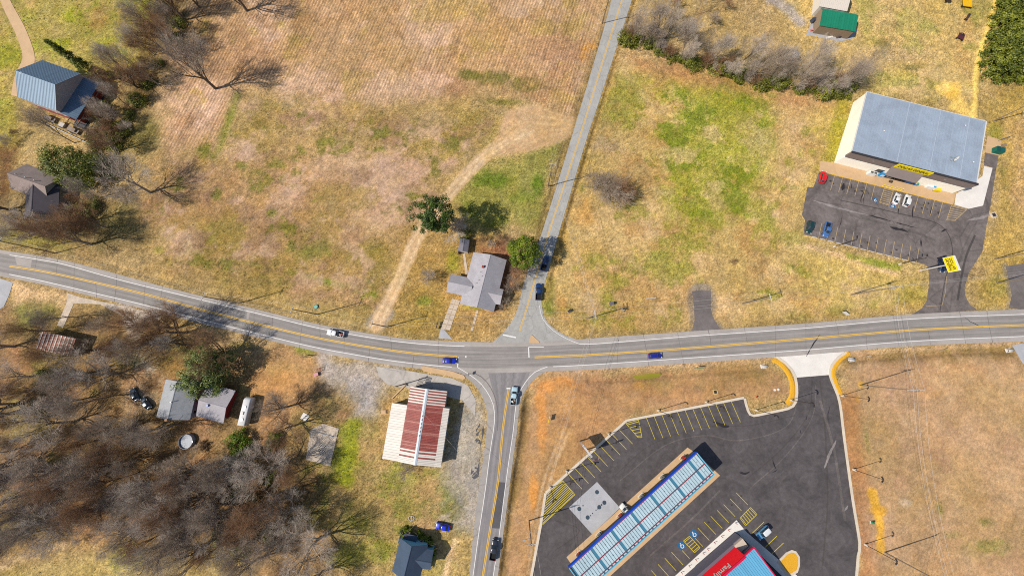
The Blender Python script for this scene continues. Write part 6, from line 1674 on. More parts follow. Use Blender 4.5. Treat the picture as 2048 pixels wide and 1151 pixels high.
def span(pa, pb, label, pairs=None, sag=0.03, r=0.022):
    a, b = POLES[pa], POLES[pb]
    n = min(len(a), len(b))
    if n > 1 and (a[0] - b[0]).length + (a[-1] - b[-1]).length > (a[0] - b[-1]).length + (a[-1] - b[0]).length: b = b[::-1]
    mid = (a[0] + b[0]) / 2
    t = empty('power_line', (mid.x, mid.y, min(a[0].z, b[0].z)), 0, label, 'power line', 'wires between the utility poles')
    off = Vector(t.location)
    idx = (0, 1, 3) if n == 4 else range(n)
    for i in idx:
        p, q = a[i], b[i]
        L = (q - p).length
        pts = [p.lerp(q, k / 10) - Vector((0, 0, 4 * sag * L * (k / 10) * (1 - k / 10))) - off for k in range(11)]
        w = MB()
        for u, v in zip(pts, pts[1:]): w.tube(u, v, r, n=4, cap=False)
        w.build('wire', M_wire, t)
POLES['off_s'] = [P(x, 1330, 15) for x in (1845, 1860, 1872, 1880)]
POLES['off_e'] = [P(2230, y, 13) for y in (520, 524, 528, 532)]
POLES['off_w'] = [P(-220, y, 13) for y in (430, 434, 438, 442)]
POLES['off_k'] = [P(x, 1300, 14) for x in (1085, 1092, 1099, 1106)]
for k in ('off_s', 'off_e', 'off_w', 'off_k'): pass
span('C', 'A', 'power line crossing the highway above the lot entrance')
span('A', 'B', 'power line running south over the tan field at right')
span('B', 'off_s', 'power line leaving the bottom edge at right')
span('D', 'C', 'power line along the north verge towards the shop drive')
span('E', 'D', 'power line along the north verge over the asphalt drive')
span('G', 'E', 'power line passing in front of the grey house')
span('H', 'G', 'power line along the verge above the white pickup')
span('I', 'H', 'power line along the verge left of the green lid')
span('J', 'I', 'power line along the far left highway verge')
span('C', 'off_e', 'power line over the shop drive to the right edge')
span('J', 'off_w', 'power line leaving the left edge beside the highway')
span('E', 'K', 'power line from the junction over the clay ground to the lot kerb')
span('K', 'off_k', 'power line leaving the bottom edge beside the lot kerb')
span('L', 'F', 'power line along the west side of the north road')
span('F', 'E', 'power line from the north road down to the junction corner')
span('Q_low', 'K_low', 'thin service wire over the south road to the lot kerb', r=0.015)

def lamp_post(px, py, label, h=9.3, heads=2, turn=0.0, dark=False, group='lamp posts round the store lot', arm=0.55):
    b = P(px, py)
    t = empty('lamp_post', (b.x, b.y, 0), turn, label, 'lamp post', group)
    MB().tube((0, 0, -0.1), (0, 0, 0.75), 0.34, 0.32, n=12).build('footing', M_kerb, t)
    m = M_bronze
    MB().box((0, 0, 0.75 + (h - 0.75) / 2), (0.15, 0.15, h - 0.75), taper=0.8).build('post', m, t)
    for k in range(heads):
        a = (k * 2 * math.pi / heads) if heads != 2 else (0.9 if k else -0.9)
        hd = MB().box((math.cos(a) * arm, math.sin(a) * arm, h), (0.8, 0.36, 0.12), a).build('lamp_head', m, t)
        MB().tube((0, 0, h - 0.08), (math.cos(a) * 0.3, math.sin(a) * 0.3, h), 0.04, n=6).build('arm', m, t)
    return t
for px, py, tdeg, lab in ((1316, 820, 250, 'lamp post behind the left end of the upper store bays'), (1411.6, 803, 250, 'lamp post behind the middle of the upper store bays'), (1511.4, 819.3, 250, 'lamp post on the grass tongue by the lot corner'), (1581, 799, 200, 'lamp post on the golden gravel left of the entrance'),
                       (1683.4, 790.6, 170, 'lamp post at the foot of the right golden gravel strip'), (1706.7, 938, 170, 'lamp post halfway down the right kerb of the store lot'), (1730, 1087.5, 170, 'lamp post nearest the bottom right corner'), (1217, 866.6, 300, 'lamp post behind the diagonal bays near the hatched corner'), (1133, 941, 300, 'lamp post behind the lower end of the diagonal bays'), (1100.8, 973.5, 300, 'lamp post at the big hatched triangle')):
    lamp_post(px, py, lab, turn=math.radians(tdeg))
for px, py, lab in ((1667.5, 493, 'old lamp post behind the lower parking row of the cream store'), (1798, 528, 'old lamp post at the right end of the lower parking row')):
    lamp_post(px, py, lab, h=8.4, heads=1, turn=math.radians(70), group='lamp posts of the cream store lot', arm=0.9)

def board_sign(name, label, cat, base, h, w, bh, face_px, m_face, posts=2, txt=None, txt_m=None, size=0.3, thick=0.08, z=0.0, lines=None):
    """upright board on posts; face_px = a photo point the face looks towards"""
    b = P(*base); f = P(*face_px) - b
    rz = math.atan2(f.y, f.x) + math.pi / 2
    t = empty(name, (b.x, b.y, z), rz, label, cat)
    xs = (0,) if posts == 1 else (-w * 0.4, w * 0.4)
    for x in xs: MB().box((x, 0.06, h / 2), (0.1, 0.08, h)).build('post', M_steel, t)
    bd = MB().box((0, 0, h - bh / 2), (w, thick, bh)).build('board', m_face, t)
    if txt:
        text(txt, bd, 'lettering', txt_m, (0, -thick / 2 - 0.012, h - bh / 2), (math.pi / 2, 0, 0), size)
    return t
# tall yellow pole sign of the cream store
b = P(1838.5, 540.8)
top = P(1868, 541, 7.0)
psg = empty('pole_sign', (b.x, b.y, 0), 0, 'tall yellow sign on a pale pole beside the shop drive', 'sign')
MB().tube((0, 0, -0.1), (0, 0, 0.4), 0.55, 0.5, n=12).build('footing', M_conc_tan, psg)
MB().tube((0, 0, 0.3), (0, 0, 9.6), 0.22, 0.17, n=12).build('pole', M_insul, psg)
sr = math.radians(-80)
cab_c = (0.0, 0.0, 9.2)
scab = MB().box((0, 0, 0), (4.9, 0.6, 2.9)).build('cabinet', M_trim, psg, cab_c, sr)
scab.rotation_euler = (0, 0, sr)
for s in (-1, 1):
    fc = MB().box((0, s * 0.31, 0), (4.7, 0.05, 2.7)).build('face', M_signyel, scab)
    text('DOLLAR\nGENERAL', scab, 'lettering', M_black, (0, s * 0.35, 0), (math.pi / 2, 0, 0 if s < 0 else math.pi), 1.1, width=0.9)
# price sign of the fuel station
b = P(1162, 893)
f = P(1140, 880) - b
prs = empty('price_sign', (P(1166, 890).x, P(1166, 890).y, 0), math.atan2((P(1183, 901) - P(1158, 868)).y, (P(1183, 901) - P(1158, 868)).x), 'tall white and blue fuel price sign on the clay bank', 'sign')
for x in (-1.6, 1.6): MB().box((x, 0, 3.4), (0.3, 0.3, 6.8)).build('post', M_steel, prs)
MB().box((0, 0, 5.0), (4.2, 0.5, 3.6)).build('cabinet', M_insul, prs)
for s in (-1, 1):
    for z, hh, m_ in ((6.2, 1.0, M_trim), (4.95, 1.3, M_paleband), (3.75, 0.9, M_insul)):
        MB().box((0, s * 0.27, z), (3.9, 0.06, hh)).build('panel', m_, prs)
    for k in range(3): MB().box((-1.0 + k * 1.0, s * 0.31, 4.95), (0.6, 0.04, 0.7)).build('price_digit', M_dark if k else M_postred, prs)
    MB().box((-1.2, s * 0.31, 6.2), (0.9, 0.04, 0.6)).build('emblem', M_pumpred, prs)
# flag pole at the kerb
b = P(1171.5, 903)
flag = empty('flag_pole', (b.x, b.y, 0), 0, 'white flag pole with a red, white and blue flag at the diagonal bays', 'flag pole')
MB().tube((0, 0, -0.1), (0, 0, 10.5), 0.09, 0.05, n=8).build('pole', M_insul, flag)
MB().tube((0, 0, 10.5), (0, 0, 10.68), 0.1, 0.02, n=8).build('finial', M_yel, flag)
def cloth(x0, x1, z0, z1, n=10):
    mb = MB(); r = []
    for k in range(n + 1):
        x = x0 + (x1 - x0) * k / n
        y = 0.18 * math.sin(x * 3.2) * (0.3 + x * 0.4)
        r.append([(x, y, z0 - 0.12 * x), (x, y, z1 - 0.12 * x), (x, y + 0.012, z1 - 0.12 * x), (x, y + 0.012, z0 - 0.12 * x)])
    return mb.loft(r)
M_flagred, M_flagwhite, M_flagblue = paint('flag_red', (150, 30, 70), 0.8, 0.1), paint('flag_white', (226, 220, 224), 0.8, 0.05), paint('flag_blue', (60, 40, 110), 0.8, 0.1)
fl = empty('flag', (0, 0, 0), math.radians(20)); fl.parent = flag
for k in range(13):
    cloth(0.05 if k < 6 else 0.05, 2.6, 8.7 + k * 0.125, 8.7 + (k + 1) * 0.125).build('stripe', M_flagwhite if k % 2 else M_flagred, fl)
cn = cloth(0.03, 1.1, 9.5, 10.34).build('canton', M_flagblue, fl); cn.scale = (1, 1.0, 1.0); cn.location = (0, -0.03, 0)
# small road signs
board_sign('store_banner', 'white and grey panel sign standing on the verge west of the shop drive', 'sign', (1685, 627), 2.0, 1.7, 1.3, (1660, 660), M_insul)
board_sign('road_sign', 'white backed road sign near the first verge mailbox, left', 'sign', (1243, 620), 2.2, 1.0, 1.6, (1230, 660), M_insul)
b = P(1222, 607)
ub = empty('utility_cabinet', (b.x, b.y, 0), 0.2, 'dark utility cabinet on an orange clay patch east of the junction pole', 'cabinet')
MB().box((0, 0, 0.1), (1.6, 1.1, 0.2)).build('plinth', M_conc_tan, ub); MB().box((0, 0, 0.75), (1.4, 0.95, 1.1), taper=0.95).build('housing', M_charcoal, ub); MB().box((0, -0.5, 0.75), (0.6, 0.04, 0.9)).build('door', M_charcoal, ub)
b = P(1138, 622)
ub2 = empty('junction_box', (b.x, b.y, 0), 0.6, 'small dark junction box on bare clay near the pole at the junction', 'box')
MB().box((0, 0, 0.08), (1.3, 1.0, 0.16)).build('plinth', M_conc_tan, ub2); MB().box((0, 0, 0.55), (1.0, 0.75, 0.8), taper=0.9).build('housing', M_charcoal, ub2); MB().box((0, 0, 0.98), (1.1, 0.85, 0.06)).build('lid', M_dark, ub2)
M_green_sign = paint('street_green', (20, 150, 104), 0.5, 0.05)
gsg = board_sign('direction_sign', 'green direction sign with white lettering panel south of the highway', 'sign', (1393, 735), 2.6, 2.2, 1.3, (1389, 700), M_green_sign)
MB().box((0.5, -0.05, 1.7), (0.8, 0.04, 0.5)).build('route_shield', M_trim, gsg)
ywm = paint('warning_yellow', (250, 214, 20), 0.5, 0.04)
b = P(1880, 700)
yd = empty('warning_sign', (b.x, b.y, -0.2), math.radians(8), 'yellow diamond warning sign above the right-hand ditch', 'sign')
MB().box((0, 0.05, 1.3), (0.08, 0.06, 2.6)).build('post', M_steel, yd)
di = MB().add([(-0.72, -0.03, 2.3), (0, -0.03, 1.58), (0.72, -0.03, 2.3), (0, -0.03, 3.02), (-0.72, 0.02, 2.3), (0, 0.02, 1.58), (0.72, 0.02, 2.3), (0, 0.02, 3.02)], [(0, 1, 2, 3), (7, 6, 5, 4), (0, 4, 5, 1), (1, 5, 6, 2), (2, 6, 7, 3), (3, 7, 4, 0)]).build('plate', ywm, yd)
di.rotation_euler = (0, 0, 0)
MB().box((0, -0.045, 2.38), (0.1, 0.03, 0.6)).build('mark_bar', M_black, di); MB().box((0, -0.045, 1.98), (0.1, 0.03, 0.1)).build('mark_dot', M_black, di)
b = P(1731.5, 709)
ms = board_sign('notice_sign', 'small white notice sign at the left end of the right-hand ditch', 'sign', (1732, 711), 1.6, 0.9, 0.7, (1725, 690), M_insul, posts=1)
b = P(1097, 836)
yt = empty('yellow_sign', (b.x, b.y, 0), math.radians(75), 'curved yellow sign plate on the orange clay bank', 'sign')
MB().box((0, 0.04, 1.1), (0.08, 0.06, 2.2)).build('post', M_steel, yt); MB().prism([(-0.9, -0.03), (0.9, -0.03), (0.9, 0.03), (-0.9, 0.03)], 1.0, 2.2).build('plate', ywm, yt)
b = P(1496, 585)
for (px, py, lab) in ((938, 748, 'dark traffic sign seen edge-on at the stop line corner'), (875, 651, 'brown timber entrance sign beside the cracked drive'), (612, 713, 'dark metal sign frame by the gravel lot edge')):
    sgn_m = M_dark if px != 875 else paint('plum_board', (96, 70, 84), 0.7, 0.1)
    board_sign('roadside_sign', lab, 'sign', (px, py), 2.2 if px != 875 else 1.6, 1.0 if px == 938 else 2.4, 0.9, (px + (40 if px != 612 else 5), py + (10 if px != 612 else -30)), sgn_m, posts=1 if px == 938 else 2)
b = P(632, 575 + 40)
# green well lid on the verge
b = P(633, 613)
wl_ = empty('septic_lid', (b.x, b.y, 0), 0, 'round teal lid on the verge above the highway', 'lid')
MB().tube((0, 0, -0.1), (0, 0, 0.35), 0.75, 0.7, n=18).build('riser', paint('riser_teal', (60, 120, 100), 0.7, 0.1), wl_); MB().tube((0, 0, 0.35), (0, 0, 0.42), 0.62, 0.5, n=18).build('cover', paint('lid_teal', (120, 190, 180), 0.6, 0.1), wl_)
# odd frames and chairs in the clay yard
b = P(634, 748)
gc = empty('garden_cart', (b.x, b.y, 0), 0.3, 'small pink and grey garden cart at the edge of the gravel lot', 'cart')
MB().box((0, 0, 0.55), (1.3, 0.9, 0.4), taper=1.1).build('tub', paint('cart_pink', (216, 150, 160), 0.6, 0.15), gc)
for s in (-1, 1):
    w = MB().tube((0.4, s * 0.5, 0.3), (0.4, s * 0.6, 0.3), 0.3, n=12).build('wheel', M_tyre, gc)
MB().tube((-0.6, 0, 0.5), (-1.5, 0, 0.9), 0.04, n=6).build('handle', M_steel, gc)
b = P(638, 739)
fr_ = empty('metal_rack', (b.x, b.y, 0), 0.2, 'open rusty metal rack just above the pink garden cart', 'rack')
for x in (-0.7, 0.7):
    for y in (-0.5, 0.5): MB().box((x, y, 0.6), (0.08, 0.08, 1.2)).build('leg', M_rust, fr_)
for z in (0.4, 1.15):
    for y in (-0.5, 0.5): MB().box((0, y, z), (1.5, 0.08, 0.08)).build('rail', M_rust, fr_)
    for x in (-0.7, 0.7): MB().box((x, 0, z), (0.08, 1.0, 0.08)).build('rail', M_rust, fr_)
b = P(610, 833)
sh = empty('plywood_sheet', (b.x, b.y, 0.03), math.radians(-25), 'pale square board lying on the ground above the foundation slab', 'board')
MB().box((0, 0, 0.05), (2.2, 2.0, 0.06)).build('panel', M_insul, sh); MB().box((0.2, 0.3, 0.10), (0.4, 0.3, 0.05)).build('handle', M_dark, sh)
b = P(768, 823)
ac = empty('concrete_block_pile', (b.x, b.y, 0), 0.1, 'pale concrete step west of the white lean-to', 'step')
MB().box((0, 0, 0.12), (1.7, 1.3, 0.24)).build('lower_step', M_conc_tan, ac); MB().box((0.2, 0, 0.32), (0.9, 1.0, 0.16)).build('upper_step', M_conc_tan, ac)
pa, pb = P(784, 796), P(812, 768)
pl = empty('fallen_beam', (pa.x, pa.y, 0.1), math.atan2(pb.y - pa.y, pb.x - pa.x), 'pale timber beam lying in front of the white lean-to', 'beam')
MB().box(((pb - pa).length / 2, 0, 0.1), ((pb - pa).length, 0.4, 0.25)).build('timber', M_conc_tan, pl); MB().box(((pb - pa).length * 0.98, 0, 0.3), (0.4, 1.0, 0.2)).build('end_block', M_wood, pl)
b = P(843, 765)
pf = empty('sign_rack', (b.x, b.y, 0), math.radians(70), 'dark slatted rack standing at the front of the striped shop', 'rack')
for k in range(5): MB().box((0, -0.7 + k * 0.35, 2.2), (2.6, 0.12, 0.1)).build('slat', M_dark, pf)
for x in (-1.2, 1.2):
    for y in (-0.7, 0.7): MB().box((x, y, 1.1), (0.1, 0.1, 2.2)).build('leg', M_dark, pf)
b = P(823, 1035)
tr = empty('trampoline_frame', (b.x, b.y, 0), 0, 'small pale oval ring on the grass north of the navy house', 'ring')
n = 20
MB().loft([[((0.9 + 0.08 * math.cos(u)) * math.cos(t), (0.65 + 0.08 * math.cos(u)) * math.sin(t), 0.15 + 0.08 * math.sin(u)) for u in (0, 1.57, 3.14, 4.71)] for t in [2 * math.pi * k / n for k in range(n + 1)]], cap=False).build('rim', M_insul, tr)
MB().box((0, 0, 0.12), (0.16, 1.2, 0.1)).build('bar', M_insul, tr)
# wheel stops in the lower row of the cream store lot
A0, A1 = P(1629, 474), P(1826, 523.5)
for k in range(13):
    c = A0.lerp(A1, (k + 0.0) / 12)
    ws = empty('wheel_stop', (c.x, c.y, 0.008), math.atan2((A1 - A0).y, (A1 - A0).x), '%s white concrete wheel stop from the left in the lower parking row' % ORD[k], 'wheel stop', 'wheel stops of the lower row')
    MB().add([(-0.9, -0.12, 0), (0.9, -0.12, 0), (0.9, 0.12, 0), (-0.9, 0.12, 0), (-0.85, -0.07, 0.13), (0.85, -0.07, 0.13), (0.85, 0.07, 0.13), (-0.85, 0.07, 0.13)], [(4, 5, 6, 7), (0, 1, 5, 4), (1, 2, 6, 5), (2, 3, 7, 6), (3, 0, 4, 7)]).build('block', M_insul, ws)
    for s in (-0.6, 0.6): MB().tube((s, 0, 0.12), (s, 0, 0.15), 0.04, n=6).build('pin', M_dark, ws)
# goods and posts along the front of the cream store
for k, (px, py) in enumerate(((1764.5, 372), (1772, 374), (1779, 376), (1787, 377.5), (1794.5, 379.5), (1800, 381))):
    c = P(px, py)
    t = empty('yellow_bollard', (c.x, c.y, 0.13), 0, '%s yellow bollard from the left at the hatched bay of the cream store' % ORD[k], 'bollard', 'yellow bollards at the store kerb')
    MB().tube((0, 0, 0), (0, 0, 1.15), 0.13, n=10).build('post', M_signyel, t); MB().tube((0, 0, 1.15), (0, 0, 1.24), 0.13, 0.04, n=10).build('cap', M_signyel, t)
def crate(name, label, cat, px, py, size, rgb, parts=(), rz=None):
    c = P(px, py)
    t = empty(name, (c.x, c.y, 0.13), store.rotation_euler.z if rz is None else rz, label, cat)
    MB().box((0, 0, size[2] / 2), size, taper=0.97).build('body', paint('goods_%d_%d_%d' % rgb, rgb, 0.5, 0.15), t)
    for nm, pos, sz, col in parts:
        MB().box(pos, sz).build(nm, paint('goods_%d_%d_%d' % col, col, 0.5, 0.1), t)
    return t
crate('ice_freezer', 'white ice freezer with two dark lids by the left wall of the cream store', 'freezer', 1739, 349, (2.6, 1.0, 1.5), (240, 240, 238), [('lid', (-0.6, -0.1, 1.53), (0.9, 0.7, 0.08), (90, 92, 94)), ('lid', (0.6, -0.1, 1.53), (0.9, 0.7, 0.08), (90, 92, 94))])
crate('drink_machine', 'blue drinks machine left of the store entrance', 'vending machine', 1760, 351.5, (1.7, 1.0, 1.4), (40, 150, 214), [('panel', (0, -0.52, 0.8), (1.2, 0.05, 0.9), (230, 230, 230))])
crate('newspaper_box', 'white newspaper boxes between the drinks machine and the carts', 'box', 1775, 354, (1.5, 0.8, 1.0), (226, 224, 226), [('window', (0, -0.42, 0.7), (1.0, 0.04, 0.4), (80, 80, 90))])
for k in range(5):
    crate('shopping_cart', '%s dark shopping cart from the left in the row by the entrance' % ORD[k], 'cart', 1786 + k * 4.6, 355.5 + k * 1.2, (0.55, 0.95, 0.55), (52, 54, 56), [('handle', (0, -0.5, 1.0), (0.55, 0.05, 0.05), (200, 40, 30)), ('basket_rim', (0, 0, 0.95), (0.6, 0.95, 0.05), (150, 150, 152))])['group'] = 'shopping carts at the entrance'
crate('yellow_bin', 'small yellow display bin right of the carts', 'bin', 1801, 358, (0.9, 0.8, 1.0), (244, 214, 40), [('rim', (0, 0, 1.0), (0.96, 0.86, 0.08), (200, 170, 30))])
crate('blue_pallet', 'blue wrapped pallet right of the store entrance', 'pallet', 1812, 363, (1.9, 1.2, 1.1), (36, 140, 220), [('pallet', (0, 0, 0.07), (2.0, 1.3, 0.14), (170, 140, 100))])
crate('grey_bin', 'grey litter bin right of the blue pallet', 'bin', 1822, 365, (0.9, 0.8, 1.1), (190, 184, 184), [('lid', (0, 0, 1.14), (0.95, 0.85, 0.1), (110, 110, 112))])
crate('toy_rack', 'multicoloured toy rack by the right store wall', 'rack', 1829, 369, (1.5, 0.8, 0.7), (60, 140, 220), [('shelf', (-0.4, 0, 0.78), (0.6, 0.7, 0.16), (240, 210, 30)), ('shelf', (0.4, 0, 0.78), (0.5, 0.7, 0.14), (70, 160, 80))])
crate('white_freezer', 'white freezer with blue panel by the right store wall', 'freezer', 1857, 375, (3.0, 1.2, 1.2), (238, 240, 242), [('panel', (0.8, -0.1, 1.24), (0.9, 0.8, 0.06), (60, 160, 210))])
crate('yellow_pallet', 'yellow wrapped pallet at the right end of the store front', 'pallet', 1870, 380, (2.0, 1.3, 0.9), (246, 216, 20), [('pallet', (0, 0, 0.07), (2.1, 1.4, 0.14), (170, 140, 100))])
crate('door_mat_stand', 'dark notice stand on the pavement before the store entrance', 'stand', 1780, 363.5, (1.0, 0.7, 0.5), (92, 82, 74), [('foot', (0, 0, 0.04), (1.2, 0.9, 0.08), (60, 56, 54))])
# skip behind the store and oddments
sk = crate('green_skip', 'dark green waste skip behind the right end of the cream store', 'skip', 1991, 303, (2.8, 1.9, 1.6), (20, 110, 96), [('lid', (-0.75, 0, 1.64), (1.3, 1.8, 0.08), (18, 80, 76)), ('lid', (0.75, 0, 1.64), (1.3, 1.8, 0.08), (24, 92, 86))])
sk.location.z = 0.012
bb = P(2004, 279)
br = empty('leaning_banner', (bb.x, bb.y, 0), math.radians(18), 'long grey and white banner panel beside the bin pad', 'banner')
MB().box((0, 0, 0.9), (3.6, 0.12, 1.4)).build('panel', paint('banner_grey', (120, 126, 134), 0.6, 0.2), br); MB().box((0, -0.08, 0.9), (2.0, 0.04, 0.5)).build('print', M_insul, br)
for s in (-1.6, 1.6): MB().box((s, 0.1, 0.8), (0.1, 0.1, 1.6)).build('post', M_wood, br)
bb = P(2006, 291)
rb2 = empty('timber_pallet_stack', (bb.x, bb.y, 0), 0.4, 'small brown pallet stack right of the bin pad', 'pallets')
for k in range(4): MB().box((0, 0, 0.08 + k * 0.16), (1.3, 1.1, 0.1)).build('pallet', M_wood, rb2)
bb = P(1588, 372 - 0)
st_ = P(1985, 418 - 12)
sv = empty('stone_marker', (P(1986, 430).x, P(1986, 430).y, 0), 0.3, 'pale square drain box at the right edge of the shop lot', 'drain box')
MB().box((0, 0, 0.15), (1.9, 1.9, 0.3)).build('curb', M_conc_old, sv); MB().box((0, 0, 0.31), (1.2, 1.2, 0.05)).build('grate', M_dark, sv)
# farm implements in the pasture
def implement(px, py, label, name, rgb, rz, L, W):
    c = P(px, py)
    t = empty(name, (c.x, c.y, 0), rz, label, 'implement')
    m = paint('implement_%d_%d_%d' % rgb, rgb, 0.6, 0.15)
    MB().box((0, 0, 0.75), (L, W, 0.18)).build('deck', m, t)
    for y in (-W * 0.35, W * 0.35): MB().box((L * 0.1, y, 0.95), (L * 0.9, 0.14, 0.16)).build('beam', m, t)
    MB().box((L * 0.25, 0, 1.1), (0.5, 0.5, 0.5)).build('gearbox', M_dark, t)
    for s in (-1, 1): MB().tube((L * 0.5, s * W * 0.3, 0.7), (L * 0.85, 0, 0.6), 0.07, n=6).build('drawbar', m, t)
    for s in (-1, 1): MB().tube((-L * 0.42, s * W * 0.45, 0.4), (-L * 0.42, s * W * 0.53, 0.4), 0.4, n=12).build('wheel', M_tyre, t)
    return t
implement(1930, 8, 'bright yellow rotary cutter at the top edge of the pasture', 'rotary_cutter', (244, 190, 10), math.radians(80), 4.2, 3.4)
implement(1918, 76, 'maroon harrow standing in the pasture', 'disc_harrow', (92, 46, 58), math.radians(60), 2.4, 2.2)
implement(1931, 37, 'narrow dark plough between the cutter and the harrow', 'plough', (86, 70, 64), math.radians(55), 2.6, 0.7)
implement(1893, 5, 'small dark rusty scoop left of the yellow cutter', 'scoop', (74, 56, 40), math.radians(-20), 1.5, 0.9)
# things under the green shed roof's front
def clutter(px, py, label, rgb, size, cat='junk', rz=0.2, name='yard_clutter'):
    c = P(px, py)
    t = empty(name, (c.x, c.y, 0), rz, label, cat)
    MB().box((0, 0, size[2] / 2), size, taper=0.9).build('body', paint('clutter_%d_%d_%d' % rgb, rgb, 0.7, 0.2), t)
    MB().box((size[0] * 0.1, 0, size[2] + 0.05), (size[0] * 0.7, size[1] * 0.7, 0.1)).build('top', paint('clutter_%d_%d_%d' % tuple(min(255, int(x * 1.2)) for x in rgb), tuple(min(255, int(x * 1.2)) for x in rgb), 0.7, 0.2), t)
    return t
clutter(1626, 44, 'dark machine at the left end of the green-roofed shed', (60, 66, 80), (2.2, 1.6, 1.4), 'machine', name='yard_machine')
clutter(1664, 69, 'tan round cover in front of the green-roofed shed', (196, 140, 80), (1.6, 1.4, 0.9), 'cover', name='round_cover')
clutter(1658, 76, 'pale board lying in front of the tan cover', (214, 208, 200), (2.6, 1.0, 0.3), 'board', name='pale_board')
clutter(1622, 62, 'small red and white crate left of the green-roofed shed', (200, 120, 110), (1.0, 0.8, 0.6), 'crate', name='painted_crate')
clutter(1680, 74, 'dark scrap heap at the right front of the green-roofed shed', (84, 74, 70), (3.6, 1.2, 0.8), 'scrap heap', name='scrap_heap')
sp = P(1640, 72)
shed_slab = structure(MB().prism([(p.x, p.y) for p in PX([(1612, 70), (1628, 32), (1640, 36), (1716, 60), (1704, 78), (1680, 84)])], -0.05, 0.1).build('shed_slab', M_conc_grey))
# silver tank in the hedge
sp = P(1578, 122)
tk = empty('silver_tank', (sp.x, sp.y, 0), 0, 'silver corrugated tank standing among the hedge trees', 'tank')
MB().tube((0, 0, 0), (0, 0, 3.2), 1.7, n=20).build('drum', M_steel, tk); MB().tube((0, 0, 3.2), (0, 0, 4.0), 1.75, 0.3, n=20).build('lid', M_steel, tk)
for z in (0.8, 1.6, 2.4): MB().tube((0, 0, z), (0, 0, z + 0.08), 1.74, n=20).build('hoop', M_steel, tk)
# wall, trailers and fence lines south of the blue-roofed house
for k, (px, py, lab, rgb) in enumerate(((103, 240, 'grey flat trailer at the west end of the yard row below the blue-roofed house', (150, 138, 130)), (127, 252, 'white tool chest in the middle of the yard row', (206, 198, 190)), (150, 263, 'grey flat trailer at the east end of the yard row', (156, 142, 130)))):
    c = P(px, py)
    t = empty('yard_trailer' if k != 1 else 'tool_chest', (c.x, c.y, 0), math.radians(-24), lab, 'trailer' if k != 1 else 'chest')
    Lx = 4.6 if k != 1 else 2.0
    MB().box((0, 0, 0.65), (Lx, 1.9, 0.16)).build('deck', paint('trailer_%d' % k, rgb, 0.8, 0.2), t)
    for s in (-1, 1): MB().box((0, s * 0.95, 0.9), (Lx, 0.06, 0.4)).build('side_rail', M_dark, t)
    if k != 1:
        for s in (-1, 1): MB().tube((-0.4, s * 1.0, 0.33), (-0.4, s * 1.15, 0.33), 0.33, n=12).build('wheel', M_tyre, t)
        MB().box((0.8, 0.2, 0.95), (1.2, 1.0, 0.5)).build('tarped_load', M_wood, t)
    else:
        MB().box((0, 0, 0.3), (1.9, 1.6, 0.6)).build('drawer_block', M_insul, t)
a_, b_ = P(85, 244), P(190, 293)
fn = empty('timber_edging', (a_.x, a_.y, 0), math.atan2((b_ - a_).y, (b_ - a_).x), 'long low timber edging south of the yard row', 'edging')
LL = (b_ - a_).length
for k in range(8): MB().box((LL * (k + 0.5) / 8, 0, 0.18), (LL / 8 - 0.05, 0.22, 0.36)).build('sleeper', M_insul, fn)
# white field-gate rail at the far left verge
a_, b_ = P(2, 498), P(7, 482)
# culvert ends, hydrant, valve box
for px, py, lab in ((1529, 732, 'white culvert end at the left of the lot entrance'), (1703, 719, 'pale culvert end at the right of the lot entrance'), (2020, 700, 'pale culvert end at the far right of the ditch')):
    c = P(px, py)
    t = empty('culvert_end', (c.x, c.y, -0.35), math.radians(8), lab, 'culvert')
    n = 14
    MB().loft([[(x, r * math.cos(u), 0.35 + r * math.sin(u)) for u in [2 * math.pi * k / n for k in range(n)]] for x, r in ((-0.9, 0.45), (0.9, 0.45), (0.9, 0.36), (-0.9, 0.36))], cap=False).build('pipe', M_conc, t)
    MB().box((0, 0, 0.03), (2.2, 1.3, 0.12)).build('apron', M_conc, t)
b = P(1512, 793)
hy = empty('fire_hydrant', (b.x, b.y, 0), 0, 'red fire hydrant on the grass tongue', 'hydrant')
MB().tube((0, 0, 0), (0, 0, 0.7), 0.16, n=10).build('barrel', M_postred, hy); MB().tube((0, 0, 0.7), (0, 0, 0.88), 0.19, 0.06, n=10).build('bonnet', M_postred, hy)
for s in (-1, 1): MB().tube((0, s * 0.1, 0.5), (0, s * 0.28, 0.5), 0.08, n=8).build('nozzle', M_postred, hy)
b = P(1430.5, 783)
vb = empty('valve_box', (b.x, b.y, 0), 0.15, 'yellow-framed square inlet on the tan bank', 'inlet')
for x, y, w_, d_ in ((0, 0.62, 1.5, 0.25), (0, -0.62, 1.5, 0.25), (0.62, 0, 0.25, 1.0), (-0.62, 0, 0.25, 1.0)): MB().box((x, y, 0.1), (w_, d_, 0.2)).build('frame_side', M_yel_old, vb)
MB().box((0, 0, 0.05), (1.0, 1.0, 0.08)).build('grate', M_dark, vb)
for k, (px, py) in enumerate(((1549, 779), (1556, 778))):
    c = P(px, py); t = empty('meter_lid', (c.x, c.y, 0), 0, ('left' if k == 0 else 'right') + ' of the two pale meter lids near the gravel strip', 'lid')
    MB().tube((0, 0, -0.05), (0, 0, 0.15), 0.45, 0.42, n=14).build('ring', M_conc_tan, t); MB().tube((0, 0, 0.15), (0, 0, 0.19), 0.34, n=14).build('cover', M_conc, t)
b = P(1743, 1043)
gb = empty('green_pedestal', (b.x, b.y, 0), 0, 'small teal utility pedestal by the right kerb', 'pedestal')
MB().box((0, 0, 0.05), (0.9, 0.7, 0.1)).build('pad', M_conc, gb); MB().box((0, 0, 0.5), (0.7, 0.5, 0.8), taper=0.9).build('housing', M_green_sign, gb)
